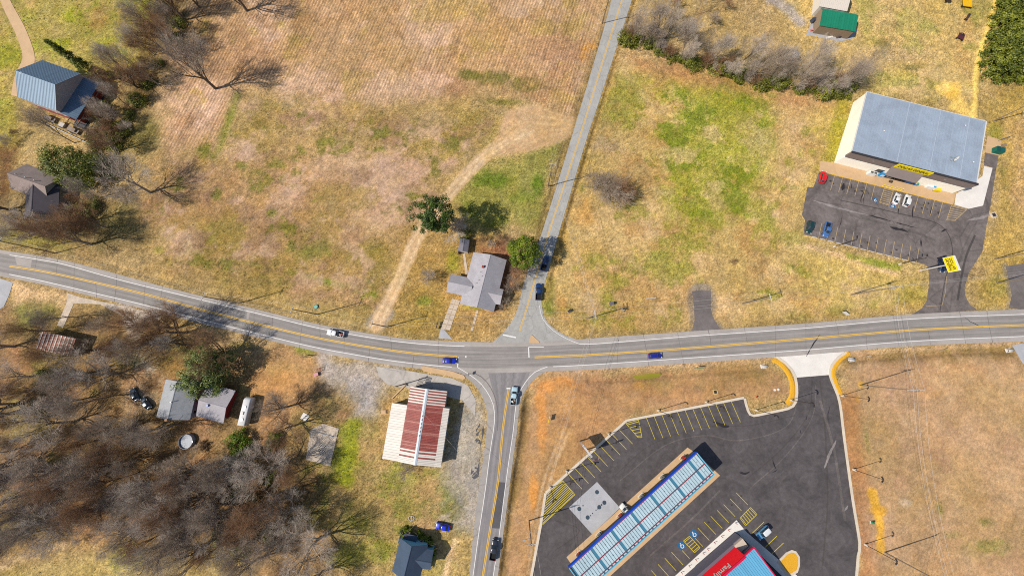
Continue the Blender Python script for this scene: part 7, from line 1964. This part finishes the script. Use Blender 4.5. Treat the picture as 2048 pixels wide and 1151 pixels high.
# mailboxes on the verge
for k, (px, py, lab) in enumerate(((1301, 596, 'pale lying post on the verge left of the asphalt drive'),)):
    c = P(px, py); t = empty('marker_post', (c.x, c.y, 0), 0.1, lab, 'post')
    MB().tube((-1.6, 0, 0.12), (1.6, 0, 0.12), 0.14, n=8).build('shaft', M_insul, t); MB().tube((1.6, 0, 0.12), (1.8, 0, 0.12), 0.17, n=8).build('cap', M_insul, t)
# ------------------------------------------------------------------ trees, shrubs, weeds
def barkmat(name, rgb, var=0.25):
    return mat(name, A(*rgb), 0.9, var, 2.5, spec=0.15, local=True, rand=0.15)
M_bark = barkmat('bark_dark', (132, 114, 96))
M_bark2 = barkmat('bark_grey', (170, 154, 138))
M_twig = barkmat('twig_grey', (190, 171, 152))
M_twig2 = barkmat('twig_brown', (178, 138, 104))
M_twig3 = barkmat('twig_pale', (218, 202, 186))
class Branches:
    """tapered tubes kept as flat lists (fast)"""
    def __init__(s): s.v = []; s.f = []
    def tube(s, pts, rads, n):
        k0 = len(s.v)
        m = len(pts)
        for i in range(m):
            p = pts[i]
            q = pts[min(i + 1, m - 1)]; r0 = pts[max(i - 1, 0)]
            dx, dy, dz = q[0] - r0[0], q[1] - r0[1], q[2] - r0[2]
            l = math.sqrt(dx * dx + dy * dy + dz * dz) or 1
            dx /= l; dy /= l; dz /= l
            if abs(dz) < 0.9: ax, ay, az = dy, -dx, 0.0
            else: ax, ay, az = 0.0, dz, -dy
            l = math.sqrt(ax * ax + ay * ay + az * az) or 1
            ax /= l; ay /= l; az /= l
            bx, by, bz = dy * az - dz * ay, dz * ax - dx * az, dx * ay - dy * ax
            r = rads[i]
            for j in range(n):
                c, t = COSN[n][j], SINN[n][j]
                s.v.append((p[0] + r * (ax * c + bx * t), p[1] + r * (ay * c + by * t), p[2] + r * (az * c + bz * t)))
        for i in range(m - 1):
            for j in range(n):
                a = k0 + i * n + j; b = k0 + i * n + (j + 1) % n
                s.f.append((a, b, b + n, a + n))
    def mesh(s, name, m):
        me = bpy.data.meshes.new(name)
        me.from_pydata(s.v, [], s.f)
        me.polygons.foreach_set('use_smooth', [True] * len(s.f))
        me.materials.append(m)
        return me
COSN = {n: [math.cos(2 * math.pi * j / n) for j in range(n)] for n in (3, 4, 5, 7)}
SINN = {n: [math.sin(2 * math.pi * j / n) for j in range(n)] for n in (3, 4, 5, 7)}
def bare_tree(seed, h, spread, fork, counts, rt, up=0.25, twig_r=0.0135, lean=0.0, wobble=0.20, reach=0.66, trunk=0.62):
    """returns trunk-and-limb branches and twig branches"""
    R = random.Random(seed)
    big, fine = Branches(), Branches()
    def rnd_dir(d, ang):
        a = R.uniform(0, 2 * math.pi)
        v = Vector(d); o = v.orthogonal().normalized(); q = v.cross(o)
        return (v * math.cos(ang) + (o * math.cos(a) + q * math.sin(a)) * math.sin(ang)).normalized()
    def grow(p, d, L, r, lev):
        nseg = (6, 5, 4, 3, 2, 1)[min(lev, 5)]
        pts = [tuple(p)]; rads = [r]; dirs = [d]
        cur = Vector(p); dd = Vector(d)
        rend = r * (0.45 if lev else 0.55)
        for k in range(nseg):
            wob = 0.05 if lev == 0 else wobble
            dd = (dd + Vector((R.gauss(0, wob), R.gauss(0, wob), R.gauss(0, wob * 0.6))) + Vector((0, 0, up * 0.18 if lev else 0.0))).normalized()
            cur = cur + dd * (L / nseg)
            pts.append(tuple(cur)); rads.append(max(twig_r * 0.45, r + (rend - r) * (k + 1) / nseg)); dirs.append(Vector(dd))
        (big if lev < 3 else fine).tube(pts, rads, (7, 5, 4, 3, 3, 3)[min(lev, 5)])
        if lev >= len(counts): return
        n = counts[lev]
        n = max(1, int(round(n * R.uniform(0.8, 1.2))))
        for i in range(n):
            t = fork + (1 - fork) * (i + R.random()) / n if lev == 0 else 0.22 + 0.78 * (i + R.random()) / n
            t = min(t, 0.999)
            j = min(int(t * nseg), nseg - 1); f = t * nseg - j
            q = Vector(pts[j]).lerp(Vector(pts[j + 1]), f)
            rr = rads[j] + (rads[j + 1] - rads[j]) * f
            ang = R.uniform(0.30, 0.78) if lev else spread * R.uniform(0.7, 1.2)
            if i == n - 1: ang *= 0.35
            nd = rnd_dir(dirs[j + 1], ang)
            if lev < 2 and nd.z < -0.1: nd.z *= -0.3; nd.normalize()
            ln = L * (reach if lev == 0 else R.uniform(0.42, 0.62) * (1.7 if lev >= 3 else 1.12)) * (1.15 - 0.45 * t if lev == 0 else 1.1 - 0.4 * t)
            grow(q, nd, ln, max(twig_r, rr * R.uniform(0.46, 0.64)), lev + 1)
    grow((0, 0, -0.2), Vector((lean, 0, 1)).normalized(), h * trunk, rt, 0)
    zmax = max(v[2] for v in big.v + fine.v)
    k = h / zmax
    for b in (big, fine): b.v = [(x * k, y * k, z * k) for x, y, z in b.v]
    return big, fine
BARE = {}
def variant(key, mats, **k):
    b, f = bare_tree(**k)
    BARE[key] = (b.mesh('limbs_' + key, mats[0][0]), f.mesh('twigs_' + key, mats[0][1]), mats)
variant('oak0', ((M_bark, M_twig), (M_bark2, M_twig2)), seed=1, h=18, spread=0.62, fork=0.20, counts=(7, 6, 5, 5, 3), rt=0.50, up=0.25, twig_r=0.017, reach=1.05, trunk=0.5, wobble=0.16)
variant('oak1', ((M_bark, M_twig2), (M_bark2, M_twig3)), seed=2, h=18, spread=0.72, fork=0.16, counts=(7, 6, 5, 5, 3), rt=0.50, up=0.15, twig_r=0.017, reach=1.1, trunk=0.45, wobble=0.18)
variant('tall0', ((M_bark2, M_twig), (M_bark, M_twig3)), seed=3, h=18, spread=0.42, fork=0.25, counts=(8, 6, 5, 4, 3), rt=0.28, up=0.4, twig_r=0.0135, reach=0.9, wobble=0.13)
variant('tall1', ((M_bark2, M_twig3), (M_bark, M_twig2)), seed=4, h=18, spread=0.38, fork=0.22, counts=(8, 6, 5, 4, 3), rt=0.26, up=0.45, twig_r=0.0135, reach=0.95, wobble=0.12)
variant('pole0', ((M_bark2, M_twig), (M_bark, M_twig2)), seed=5, h=16, spread=0.26, fork=0.02, counts=(7, 7, 5, 3), rt=0.14, up=0.35, twig_r=0.014, reach=1.0, wobble=0.07, trunk=0.6)
variant('pole1', ((M_bark, M_twig2), (M_bark2, M_twig3)), seed=15, h=16, spread=0.34, fork=0.02, counts=(6, 7, 5, 3), rt=0.13, up=0.3, twig_r=0.014, reach=1.05, wobble=0.08, trunk=0.55)
variant('bush0', ((M_bark, M_twig2), (M_bark2, M_twig)), seed=6, h=6, spread=0.8, fork=0.03, counts=(13, 7, 5, 4), rt=0.08, up=0.3, twig_r=0.012, reach=1.0, wobble=0.14)
variant('bush1', ((M_bark2, M_twig), (M_bark2, M_twig3)), seed=7, h=6, spread=0.7, fork=0.03, counts=(15, 7, 5, 4), rt=0.08, up=0.2, twig_r=0.012, reach=1.0, wobble=0.14)
RT = random.Random(77)
def place(root, px, py, size, rz=None):
    b = P(px, py)
    root.location = (b.x, b.y, min(0.0, ground_z(b.x, b.y)) - 0.02)
    root.rotation_euler = (0, 0, RT.uniform(0, 6.28) if rz is None else rz)
    root.scale = (size, size, size)
def bare(key, px, py, h, label, mi=0, group=None, wide=1.0, cat='tree', name='bare_tree'):
    base = {'oak0': 18, 'oak1': 18, 'tall0': 18, 'tall1': 18, 'pole0': 16, 'pole1': 16, 'bush0': 6, 'bush1': 6}[key]
    t = empty(name, label=label, cat=cat, group=group)
    limb, twig, mats = BARE[key]
    for nm, me, m in (('trunk', limb, mats[mi % len(mats)][0]), ('crown', twig, mats[mi % len(mats)][1])):
        o = share(nm, me, t)
        o.material_slots[0].link = 'OBJECT'; o.material_slots[0].material = m
    place(t, px, py, h / base)
    if wide != 1.0: t.scale = (t.scale[0] * wide, t.scale[1] * wide, t.scale[2])
    return t
bare('oak0', 431, 177, 23, 'large bare tree standing alone at the left edge of the stubble field')
bare('oak1', 494, 22, 20, 'bare tree at the top edge whose shadow lies on the stubble', 0)
bare('oak1', 301, 385, 17, 'bare spreading tree on the reddish litter right of the broad evergreen', 1)
bare('oak0', 182, 488, 18, 'bare tree nearest the highway below the grey-brown house', 1)
bare('tall0', 150, 286, 17, 'bare tree leaning over the yard row below the blue-roofed house')
bare('oak1', 20, 420, 15, 'bare tree at the left edge beside the grey-brown house', 0)
bare('tall1', 130, 470, 14, 'slim bare tree left of the bare tree nearest the highway', 1)
bare('oak0', 240, 300, 12, 'small bare tree north-east of the broad evergreen', 1)
bare('bush1', 860, 560, 6.5, 'bare spreading shrub tree on the orange lawn west of the grey house', 1, name='bare_shrub', cat='shrub')
for i, (px, py, h, k) in enumerate(((352, 118, 16, 'oak1'), (330, 70, 17, 'tall0'), (370, 40, 18, 'oak0'), (300, 150, 15, 'pole1'), (275, 175, 14, 'oak1'), (262, 215, 12, 'tall0'), (240, 250, 10, 'oak0'), (355, 5, 16, 'tall1'), (400, 15, 14, 'oak1'), (285, 140, 14, 'pole0'), (225, 235, 10, 'tall1'), (318, 170, 10, 'oak0'), (310, 110, 15, 'tall1'), (340, 95, 14, 'oak0'), (375, 75, 14, 'tall0'), (270, 150, 14, 'pole1'), (250, 190, 12, 'pole0'), (262, 150, 14, 'tall0'), (320, 40, 16, 'pole1'), (345, 30, 15, 'tall1'))):
    bare(k, px, py, h, 'leafless grey tree in the belt between the lawn and the stubble field', i, 'belt trees at the upper left')
for i in range(34):
    u = RT.random(); x = 225 + (345 - 225) * u + RT.uniform(-26, 26); y = 275 - 270 * u + RT.uniform(-24, 24)
    bare(('bush0', 'bush1')[i % 2], x, y, RT.uniform(3.0, 6.0), 'leafless tangle of brush in the belt beside the stubble field', i, 'brush of the upper left belt', cat='shrub', name='bare_shrub')
for i, (x, y) in enumerate(((165, 400), (150, 425), (170, 450), (130, 415), (185, 415), (60, 455), (40, 440), (190, 265), (205, 240), (30, 285), (45, 270))):
    bare(('bush0', 'bush1')[i % 2], x, y, RT.uniform(3.5, 5.5), 'leafless brush round the grey-brown house and its yard', i, 'brush by the grey-brown house', cat='shrub', name='bare_shrub')
for i, (x, y, h, k) in enumerate(((200, 395, 12, 'tall1'), (228, 405, 10, 'pole1'), (190, 440, 12, 'oak1'), (215, 455, 11, 'oak0'), (160, 470, 13, 'tall0'), (90, 470, 12, 'oak1'), (60, 478, 11, 'tall1'))):
    bare(k, x, y, h, 'leafless tree in the tangle between the grey-brown house and the highway', i, 'tangle east of the grey-brown house')
# evergreen foliage made of many leaves
def leafmat(name, c0, c1):
    m, nt, N, L, b = newmat(name)
    a = N.new('ShaderNodeAttribute'); a.attribute_name = 'Tint'
    mx = N.new('ShaderNodeMix'); mx.data_type = 'RGBA'
    mx.inputs[6].default_value = A(*c0); mx.inputs[7].default_value = A(*c1)
    L.new(a.outputs['Fac'], mx.inputs[0]); L.new(mx.outputs[2], b.inputs['Base Color'])
    b.inputs['Roughness'].default_value = 0.55; b.inputs['Specular IOR Level'].default_value = 0.3
    b.inputs['Subsurface Weight'].default_value = 0.0
    tr = N.new('ShaderNodeBsdfTranslucent'); L.new(mx.outputs[2], tr.inputs['Color'])
    ms = N.new('ShaderNodeMixShader'); ms.inputs[0].default_value = 0.25
    L.new(b.outputs[0], ms.inputs[1]); L.new(tr.outputs[0], ms.inputs[2])
    L.new(ms.outputs[0], N['Material Output'].inputs['Surface'])
    MATS[name] = m
    return m
M_leaf_mag = leafmat('leaf_glossy', (48, 86, 34), (184, 194, 104))
M_leaf_pine = leafmat('leaf_pine', (34, 66, 26), (118, 142, 48))
M_leaf_round = leafmat('leaf_round', (54, 86, 22), (168, 186, 40))
M_leaf_ced = leafmat('leaf_cedar', (64, 82, 26), (172, 178, 62))
M_leaf_priv = leafmat('leaf_privet', (80, 92, 32), (176, 178, 66))
M_leaf_bright = leafmat('leaf_bright', (70, 110, 16), (170, 196, 40))
M_leaf_dead = leafmat('leaf_dead', (110, 84, 60), (176, 142, 112))
def foliage(name, m, seed, shape, clumps, per, size, cr, tint=None):
    """shape(R) -> (centre, outward); leaves are small folded quads about each clump"""
    R = np.random.default_rng(seed)
    V = []; T = []
    for _ in range(clumps):
        c, o = shape(R)
        c = np.array(c); o = np.array(o) / (np.linalg.norm(o) + 1e-9)
        n = per
        d = R.normal(size=(n, 3)); d /= np.linalg.norm(d, axis=1)[:, None]
        rad = cr * R.uniform(0.7, 1.3) * R.random(n) ** 0.4
        p = c + d * rad[:, None] * np.array([1, 1, 0.75])
        nrm = d * 0.5 + o * 0.5 + R.normal(size=(n, 3)) * 0.45 + np.array([0, 0, 0.35]); nrm /= np.linalg.norm(nrm, axis=1)[:, None]
        a = np.cross(nrm, R.normal(size=(n, 3))); a /= np.linalg.norm(a, axis=1)[:, None]
        b = np.cross(nrm, a)
        s = size * R.uniform(0.7, 1.35, n)[:, None]
        q = np.stack([p - a * s, p - b * s * 0.45 + nrm * s * 0.15, p + a * s, p + b * s * 0.45 + nrm * s * 0.15], 1)
        V.append(q.reshape(-1, 3))
        ct = R.uniform(0.1, 0.75)
        T.append(np.repeat(np.clip(ct + R.normal(0, 0.2, n), 0, 1), 4))
    V = np.concatenate(V).astype(np.float32); T = np.concatenate(T).astype(np.float32)
    nf = len(V) // 4
    me = bpy.data.meshes.new(name)
    me.vertices.add(len(V)); me.vertices.foreach_set('co', V.ravel())
    me.loops.add(len(V)); me.loops.foreach_set('vertex_index', np.arange(len(V), dtype=np.int32))
    me.polygons.add(nf); me.polygons.foreach_set('loop_start', np.arange(0, len(V), 4, dtype=np.int32))
    me.update(calc_edges=True)
    at = me.attributes.new('Tint', 'FLOAT', 'POINT'); at.data.foreach_set('value', T)
    me.materials.append(m)
    return me
def ell(rx, ry, rz, cz, lump=0.25, shell=0.55):
    def f(R):
        d = R.normal(size=3); d /= np.linalg.norm(d)
        r = shell + (1 - shell) * R.random() ** 0.6
        r *= 1 + lump * math.sin(d[0] * 5 + 1.3) * math.cos(d[1] * 4 + d[2] * 3)
        return (d[0] * rx * r, d[1] * ry * r, cz + d[2] * rz * r), d
    return f
def cone(r0, h, z0=0.4):
    def f(R):
        t = R.random() ** 1.25; a = R.uniform(0, 2 * math.pi); rr = r0 * (1 - t) ** 0.8 * R.uniform(0.55, 1.05) + 0.1
        return (rr * math.cos(a), rr * math.sin(a), z0 + (h - z0) * t), (math.cos(a), math.sin(a), 0.35)
    return f
def stems(name, seed, h, r, n=5, spread=0.5, m=None):
    R = random.Random(seed); b = Branches()
    b.tube([(0, 0, -0.2), (R.uniform(-.1, .1), R.uniform(-.1, .1), h * 0.4), (R.uniform(-.2, .2), R.uniform(-.2, .2), h * 0.9)], [r, r * 0.75, r * 0.3], 7)
    for k in range(n):
        z = h * R.uniform(0.25, 0.75); a = R.uniform(0, 6.28); L = h * spread * R.uniform(0.6, 1.1)
        b.tube([(0, 0, z), (math.cos(a) * L * 0.5, math.sin(a) * L * 0.5, z + L * 0.25), (math.cos(a) * L, math.sin(a) * L, z + L * 0.4)], [r * 0.5, r * 0.3, r * 0.12], 4)
    return b.mesh(name, m or M_bark)
def leafy(name, label, cat, px, py, stem, leaf, size=1.0, rz=None, group=None, wide=1.0):
    t = empty(name, label=label, cat=cat, group=group)
    share('trunk', stem, t); share('crown', leaf, t)
    place(t, px, py, size, rz)
    t.scale = (size * wide, size * wide, size)
    return t
mag = foliage('magnolia_crown', M_leaf_mag, 5, ell(7.6, 6.8, 4.8, 6.2), 260, 48, 0.26, 1.25)
leafy('magnolia_tree', 'broad glossy evergreen overhanging the sage house roof', 'tree', 442, 739, stems('magnolia_trunk', 1, 9, 0.35, 8), mag, 1.0)
ev = foliage('evergreen_crown', M_leaf_ced, 6, ell(10.0, 7.2, 4.2, 4.8), 290, 46, 0.26, 1.3)
leafy('broad_evergreen', 'broad dark evergreen between the grey-brown house and the bare litter tree', 'tree', 172, 346, stems('evergreen_trunk', 2, 7, 0.3, 8, 0.8), ev, 1.0, rz=math.radians(-20))
pine = foliage('pine_crown', M_leaf_pine, 7, ell(6.2, 6.0, 6.2, 14.0, 0.45, 0.5), 110, 70, 0.30, 1.15)
leafy('pine_tree', 'tall dark green pine beside the dirt track', 'tree', 882, 456, stems('pine_trunk', 3, 19, 0.36, 12, 0.3), pine, 1.0)
rnd_ = foliage('round_crown', M_leaf_round, 8, ell(5.4, 5.2, 4.6, 8.2, 0.15, 0.6), 190, 48, 0.23, 1.05)
leafy('round_evergreen', 'round bright evergreen between the grey house and the north road', 'tree', 1047, 519, stems('round_trunk', 4, 10, 0.3, 7, 0.4), rnd_, 1.0)
arb = foliage('arborvitae_crown', M_leaf_ced, 9, cone(2.6, 16.5), 170, 40, 0.24, 0.75)
leafy('arborvitae', 'tall pointed dark evergreen beside the blue-roofed house', 'tree', 203, 156, stems('arborvitae_trunk', 5, 14, 0.2, 3, 0.1), arb, 1.0)
bsh = foliage('shrub_crown', M_leaf_bright, 10, ell(4.2, 3.2, 1.9, 2.1, 0.3), 90, 40, 0.2, 0.8)
bst = stems('shrub_stem', 6, 3, 0.12, 8, 0.8)
leafy('bright_shrub', 'large vivid green shrub south-east of the round pool', 'shrub', 488, 883, bst, bsh, 1.0)
leafy('bright_shrub', 'small vivid green shrub right of the large vivid one', 'shrub', 552, 878, bst, bsh, 0.62)
leafy('olive_bush', 'small olive bush behind the small garden shed', 'shrub', 931, 471, bst, foliage('olive_crown', M_leaf_priv, 12, ell(3.4, 2.6, 1.5, 1.7, 0.3), 60, 36, 0.2, 0.7), 0.8)
# cedars along the right edge
ced = [foliage('cedar_crown_%d' % k, M_leaf_ced, 20 + k, cone(3.4, 9.5, 0.2), 120, 44, 0.26, 0.95) for k in range(3)]
cst = stems('cedar_trunk', 7, 8, 0.16, 4, 0.15)
for i, (px, py, s) in enumerate(((1975, 142, 1.0), (1996, 150, 1.0), (2022, 148, 1.05), (2046, 140, 1.05), (1985, 112, 1.1), (2010, 118, 1.15), (2036, 112, 1.1), (1992, 84, 1.05), (2018, 86, 1.15), (2044, 82, 1.1), (1998, 52, 1.05), (2022, 54, 1.1), (2046, 50, 1.1), (2006, 24, 1.0), (2030, 24, 1.1), (2014, -4, 1.0), (2040, -4, 1.1), (2062, 120, 1.1), (2064, 70, 1.1))):
    leafy('cedar_tree', 'dense olive-green cedar in the thick stand at the upper right corner', 'tree', px, py, cst, ced[i % 3], s, group='cedars at the upper right corner', wide=1.25)
# hedgerow: privet at its foot, bare poles and tangled shrubs above
prv = [foliage('privet_crown_%d' % k, M_leaf_priv, 30 + k, ell(2.7, 2.0, 1.2, 1.0, 0.5), 46, 36, 0.2, 0.8) for k in range(3)]
hb = [(1252, 98), (1290, 103), (1330, 112), (1375, 128), (1420, 143), (1465, 158), (1510, 172), (1560, 182), (1610, 188), (1660, 190), (1695, 180)]
line = resample(PX(hb), 26)
for i, p in enumerate(line):
    p = p + Vector((RT.uniform(-1.5, 1.5), RT.uniform(-0.5, 3.0), 0))
    t = empty('privet_bush', (p.x + RT.uniform(-.6, .6), p.y + RT.uniform(-.8, 1.8), 0), RT.uniform(0, 6.28), 'olive-green privet bush along the foot of the hedgerow', 'shrub', 'privet bushes of the hedgerow')
    s = RT.uniform(0.75, 1.55)
    t.scale = (s, s, s)
    share('trunk', bst, t, scale=(0.7, 0.7, 0.7)); share('crown', prv[i % 3], t)
for i in range(54):
    t_ = RT.random()
    k = int(t_ * (len(hb) - 1)); f = t_ * (len(hb) - 1) - k
    x = hb[k][0] + (hb[min(k + 1, len(hb) - 1)][0] - hb[k][0]) * f; y = hb[k][1] + (hb[min(k + 1, len(hb) - 1)][1] - hb[k][1]) * f
    y -= RT.uniform(-2, 40)
    bare(('pole0', 'pole1', 'pole0', 'tall0')[i % 4], x, y, RT.uniform(9.5, 16.5), 'slender leafless tree rising out of the hedgerow', i, 'bare trees of the hedgerow')
for i in range(40):
    t_ = RT.random() * 0.98
    k = int(t_ * (len(hb) - 1)); f = t_ * (len(hb) - 1) - k
    x = hb[k][0] + (hb[k + 1][0] - hb[k][0]) * f; y = hb[k][1] + (hb[k + 1][1] - hb[k][1]) * f - RT.uniform(-4, 34)
    bare(('bush0', 'bush1')[i % 2], x, y, RT.uniform(4, 6), 'tangled leafless shrub inside the hedgerow', i, 'bare shrubs of the hedgerow', cat='shrub', name='bare_shrub')
for i, (px, py) in enumerate(((1270, 60), (1285, 30), (1300, 70), (1330, 40), (1350, 15), (1390, 30), (1420, 50), (1370, 70), (1450, 20), (1410, 5))):
    bare(('bush0', 'pole1', 'bush1', 'pole0')[i % 4], px, py, (5.0, 11, 5.5, 12)[i % 4], 'leafless thicket plant between the north road and the hedgerow', i, 'thicket at the top of the north road')
b_ = bare('bush1', 1222, 388, 9.0, 'large bare round bush alone in the field east of the north road', 0, wide=1.7, cat='shrub', name='bare_bush')
b2 = bare('bush0', 1204, 384, 7.5, 'lower bare bush grown into the large round one', 1, wide=1.4, cat='shrub', name='bare_bush')
bare('pole1', 1232, 384, 10, 'upright bare stems in the middle of the large round bush', 0, wide=1.2, cat='shrub', name='bare_bush')
bare('bush0', 1238, 392, 7.0, 'lower bare bush on the right of the large round one', 0, wide=1.4, cat='shrub', name='bare_bush')
bare('bush1', 1190, 378, 7.0, 'left flank of the bare bush clump in the field east of the north road', 0, wide=1.6, cat='shrub', name='bare_bush')
bare('bush0', 1462, 524, 2.6, 'small dark tangle of twigs in the middle of the tan field', 0, cat='shrub', name='bare_bush')
bare('oak1', 908, 462, 11, 'grey bare tree between the pine and the garden shed', 1)
bare('bush1', 920, 455, 6.5, 'bare grey bush right of the pine', 1, cat='shrub', name='bare_bush')
for i, (px, py, h) in enumerate(((965, 482, 4.2), (985, 490, 3.6), (1010, 486, 4.0), (1022, 492, 3.6), (1000, 478, 3.4))):
    bare(('bush0', 'bush1')[i % 2], px, py, h, 'dry brown bush in the row behind the grey house', i, 'dry bushes behind the grey house', cat='shrub', name='dry_bush')
for i, (px, py, h) in enumerate(((1024, 560, 4.0), (1016, 582, 4.6), (1010, 604, 4.8), (1028, 540, 3.4), (1002, 618, 3.2), (1030, 575, 3.8))):
    bare(('bush1', 'bush0')[i % 2], px, py, h, 'leafless crape myrtle between the grey house and the north road', i, 'crape myrtles by the grey house', cat='shrub', name='bare_shrub')
bare('oak0', 1042, 548, 9, 'bare tree overhanging the two queuing pickups', 1)
bare('bush1', 818, 936, 6.0, 'bare bush at the back of the striped shop', 0, wide=1.1, cat='shrub', name='bare_bush')
bare('oak1', 640, 1074, 16, 'bare tree whose long shadow crosses the grass west of the navy house', 1)
bare('oak0', 560, 985, 17, 'bare tree left of the foundation slab', 1)
bare('oak1', 462, 702, 15, 'bare tree by the highway casting its shadow on both lanes', 0)
bare('oak0', 326, 688, 15, 'bare tree at the head of the pale gravel track', 0)
bare('tall0', 152, 634, 14, 'bare tree above the rusty shed', 0)
bare('tall1', 112, 662, 14, 'bare tree touching the upper edge of the rusty shed roof', 1)
bare('oak1', 237, 746, 15, 'bare tree between the rusty shed and the teal car', 1)
bare('oak0', 578, 812, 13, 'bare tree east of the camper whose shadow reaches the gravel lot', 0)
bare('oak1', 590, 850, 12, 'bare tree just above the foundation slab', 0)
bare('oak0', 352, 655, 15, 'bare tree closest to the south edge of the highway, left of centre', 1)
bare('tall0', 390, 690, 14, 'slim bare tree by the highway west of the broad glossy evergreen', 1)
bare('tall0', 322, 868, 11, 'bare tree between the sage house and the round pool', 1)
bare('oak1', 374, 664, 17, 'added bare tree deepening the road shade, just left of the one casting its shadow on both lanes', 0)  # extra tree, added to strengthen the shadows on the highway
bare('oak0', 300, 652, 13, 'bare tree at the pale drive mouth beside the highway', 1)
# the wood
wood = [(x, y) for x, y in ((30, 830), (80, 870), (140, 840), (200, 880), (255, 850), (60, 930), (120, 960), (180, 940), (240, 930), (300, 910), (350, 945), (400, 950), (440, 950), (100, 1010), (160, 1020), (220, 1000), (270, 985), (310, 1000), (350, 985), (390, 1010), (430, 985), (460, 1000), (500, 960), (520, 1000), (40, 1000), (20, 900), (280, 1050), (330, 1060), (380, 1060), (420, 1055), (470, 1050), (500, 1050), (540, 1040), (560, 1080), (600, 1020), (450, 1095), (520, 1110), (400, 1110), (340, 1105), (590, 1130), (640, 1140), (20, 780), (60, 760), (110, 770), (170, 790), (210, 800), (30, 700), (140, 720), (190, 740), (480, 925), (520, 930), (280, 690), (200, 690), (250, 660), (560, 920), (610, 940), (10, 1060), (70, 1060))]
wr = random.Random(12)
wood += [(wr.uniform(0, 440), wr.uniform(850, 1080)) for _ in range(22)] + [(wr.uniform(300, 600), wr.uniform(930, 1090)) for _ in range(10)] + [(wr.uniform(0, 200), wr.uniform(760, 860)) for _ in range(4)]
for i, (x, y) in enumerate(wood):
    lab = 'leafless tree in the dense wood south of the round pool' if y > 890 and x > 210 else ('leafless tree in the wood at the lower left edge' if y > 820 else 'leafless tree of the thin wood between the rusty shed and the sage house')
    grp = 'wood south of the pool' if y > 890 and x > 210 else ('wood at the lower left edge' if y > 820 else 'thin wood by the rusty shed')
    bare(('oak0', 'tall0', 'oak1', 'tall1')[i % 4], x + RT.uniform(-10, 10), y + RT.uniform(-10, 10), RT.uniform(11, 17), lab, i // 2, grp)
for i in range(30):
    x, y = RT.uniform(10, 620), RT.uniform(840, 1110)
    bare(('bush0', 'bush1')[i % 2], x, y, RT.uniform(2.5, 5), 'leafless undergrowth shrub in the lower left wood', i, 'undergrowth of the wood', cat='shrub', name='bare_shrub')
for i, (x, y) in enumerate(((470, 940), (500, 950), (520, 965), (545, 950), (480, 975), (510, 990), (540, 1060), (100, 745), (450, 1065), (490, 1085), (210, 250), (190, 275), (175, 440), (160, 420), (210, 225), (262, 230), (250, 262), (280, 205), (300, 170), (320, 130), (345, 80), (360, 50), (335, 20), (215, 270), (235, 285), (210, 330), (225, 350), (195, 410), (180, 425), (150, 455), (205, 290))):
    leafy('evergreen_shrub', 'dark olive shrub growing under the bare trees', 'shrub', x, y, bst, prv[i % 3], RT.uniform(0.8, 1.4), group='olive shrubs under the bare trees')
dead = foliage('russet_crown', M_leaf_dead, 41, ell(2.4, 2.0, 1.0, 1.0, 0.4), 40, 40, 0.16, 0.6)
leafy('russet_shrub', 'small russet shrub right of the round pool', 'shrub', 412, 890, bst, dead, 0.7)
hol = foliage('foundation_bush', M_leaf_round, 42, ell(1.3, 1.2, 0.9, 0.8, 0.2), 26, 36, 0.15, 0.45)
for i, (x, y, s) in enumerate(((808, 1062, 1.1), (818, 1058, 1.0), (846, 1072, 1.0), (858, 1080, 1.1), (862, 1092, 1.2), (866, 1104, 1.0), (838, 1064, 0.9))):
    leafy('foundation_shrub', 'dark green shrub in the row round the north-east side of the navy house', 'shrub', x, y, bst, hol, s, group='shrubs round the navy house')
# grass tufts and weeds: too many to count
def tufts():
    R = np.random.default_rng(99)
    N = 150000
    x = R.uniform(-205, 205, N); y = R.uniform(-66, 138, N)
    i = np.clip(np.searchsorted(gx, x), 0, len(gx) - 1); j = np.clip(np.searchsorted(gy, y), 0, len(gy) - 1)
    dens = 0.0 + 0.9 * np.clip(green[j, i] - 0.12, 0, 1) ** 0.8 + np.clip(-gz[j, i] - 0.15, 0, 0.4) * 1.5
    dens *= np.clip(0.5 + 2.2 * fbm(x, y, 5.0, 71, 3), 0.05, 1.4)
    ok = (R.random(N) < dens * 0.75) & ~paved[j, i]
    x, y, i, j = x[ok], y[ok], i[ok], j[ok]
    n = len(x); z = gz[j, i]
    V = np.zeros((n, 3, 3, 3)); h = R.uniform(0.12, 0.34, n); a0 = R.uniform(0, 6.28, n)
    for k in range(3):
        a = a0 + k * 2.1
        dx, dy = np.cos(a), np.sin(a); w = 0.09 + 0.06 * R.random(n)
        V[:, k, 0] = np.stack([x - dy * w, y + dx * w, z - 0.03], -1)
        V[:, k, 1] = np.stack([x + dy * w, y - dx * w, z - 0.03], -1)
        V[:, k, 2] = np.stack([x + dx * h * 0.7, y + dy * h * 0.7, z + h], -1)
    V = V.reshape(-1, 3).astype(np.float32)
    g = np.clip(green[j, i] * 0.9 + R.normal(0.05, 0.25, n), 0, 1)
    T = np.repeat(g, 9).astype(np.float32)
    me = bpy.data.meshes.new('grass_tufts')
    me.vertices.add(len(V)); me.vertices.foreach_set('co', V.ravel())
    me.loops.add(len(V)); me.loops.foreach_set('vertex_index', np.arange(len(V), dtype=np.int32))
    me.polygons.add(len(V) // 3); me.polygons.foreach_set('loop_start', np.arange(0, len(V), 3, dtype=np.int32))
    me.update(calc_edges=True)
    at = me.attributes.new('Tint', 'FLOAT', 'POINT'); at.data.foreach_set('value', T)
    me.materials.append(leafmat('leaf_grass', (176, 148, 92), (108, 122, 44)))
    o = share('grass_tufts', me)
    tag(o, 'rough tufts of straw and green grass over the open ground', 'grass', kind='stuff')
    return n
print('tufts', tufts())
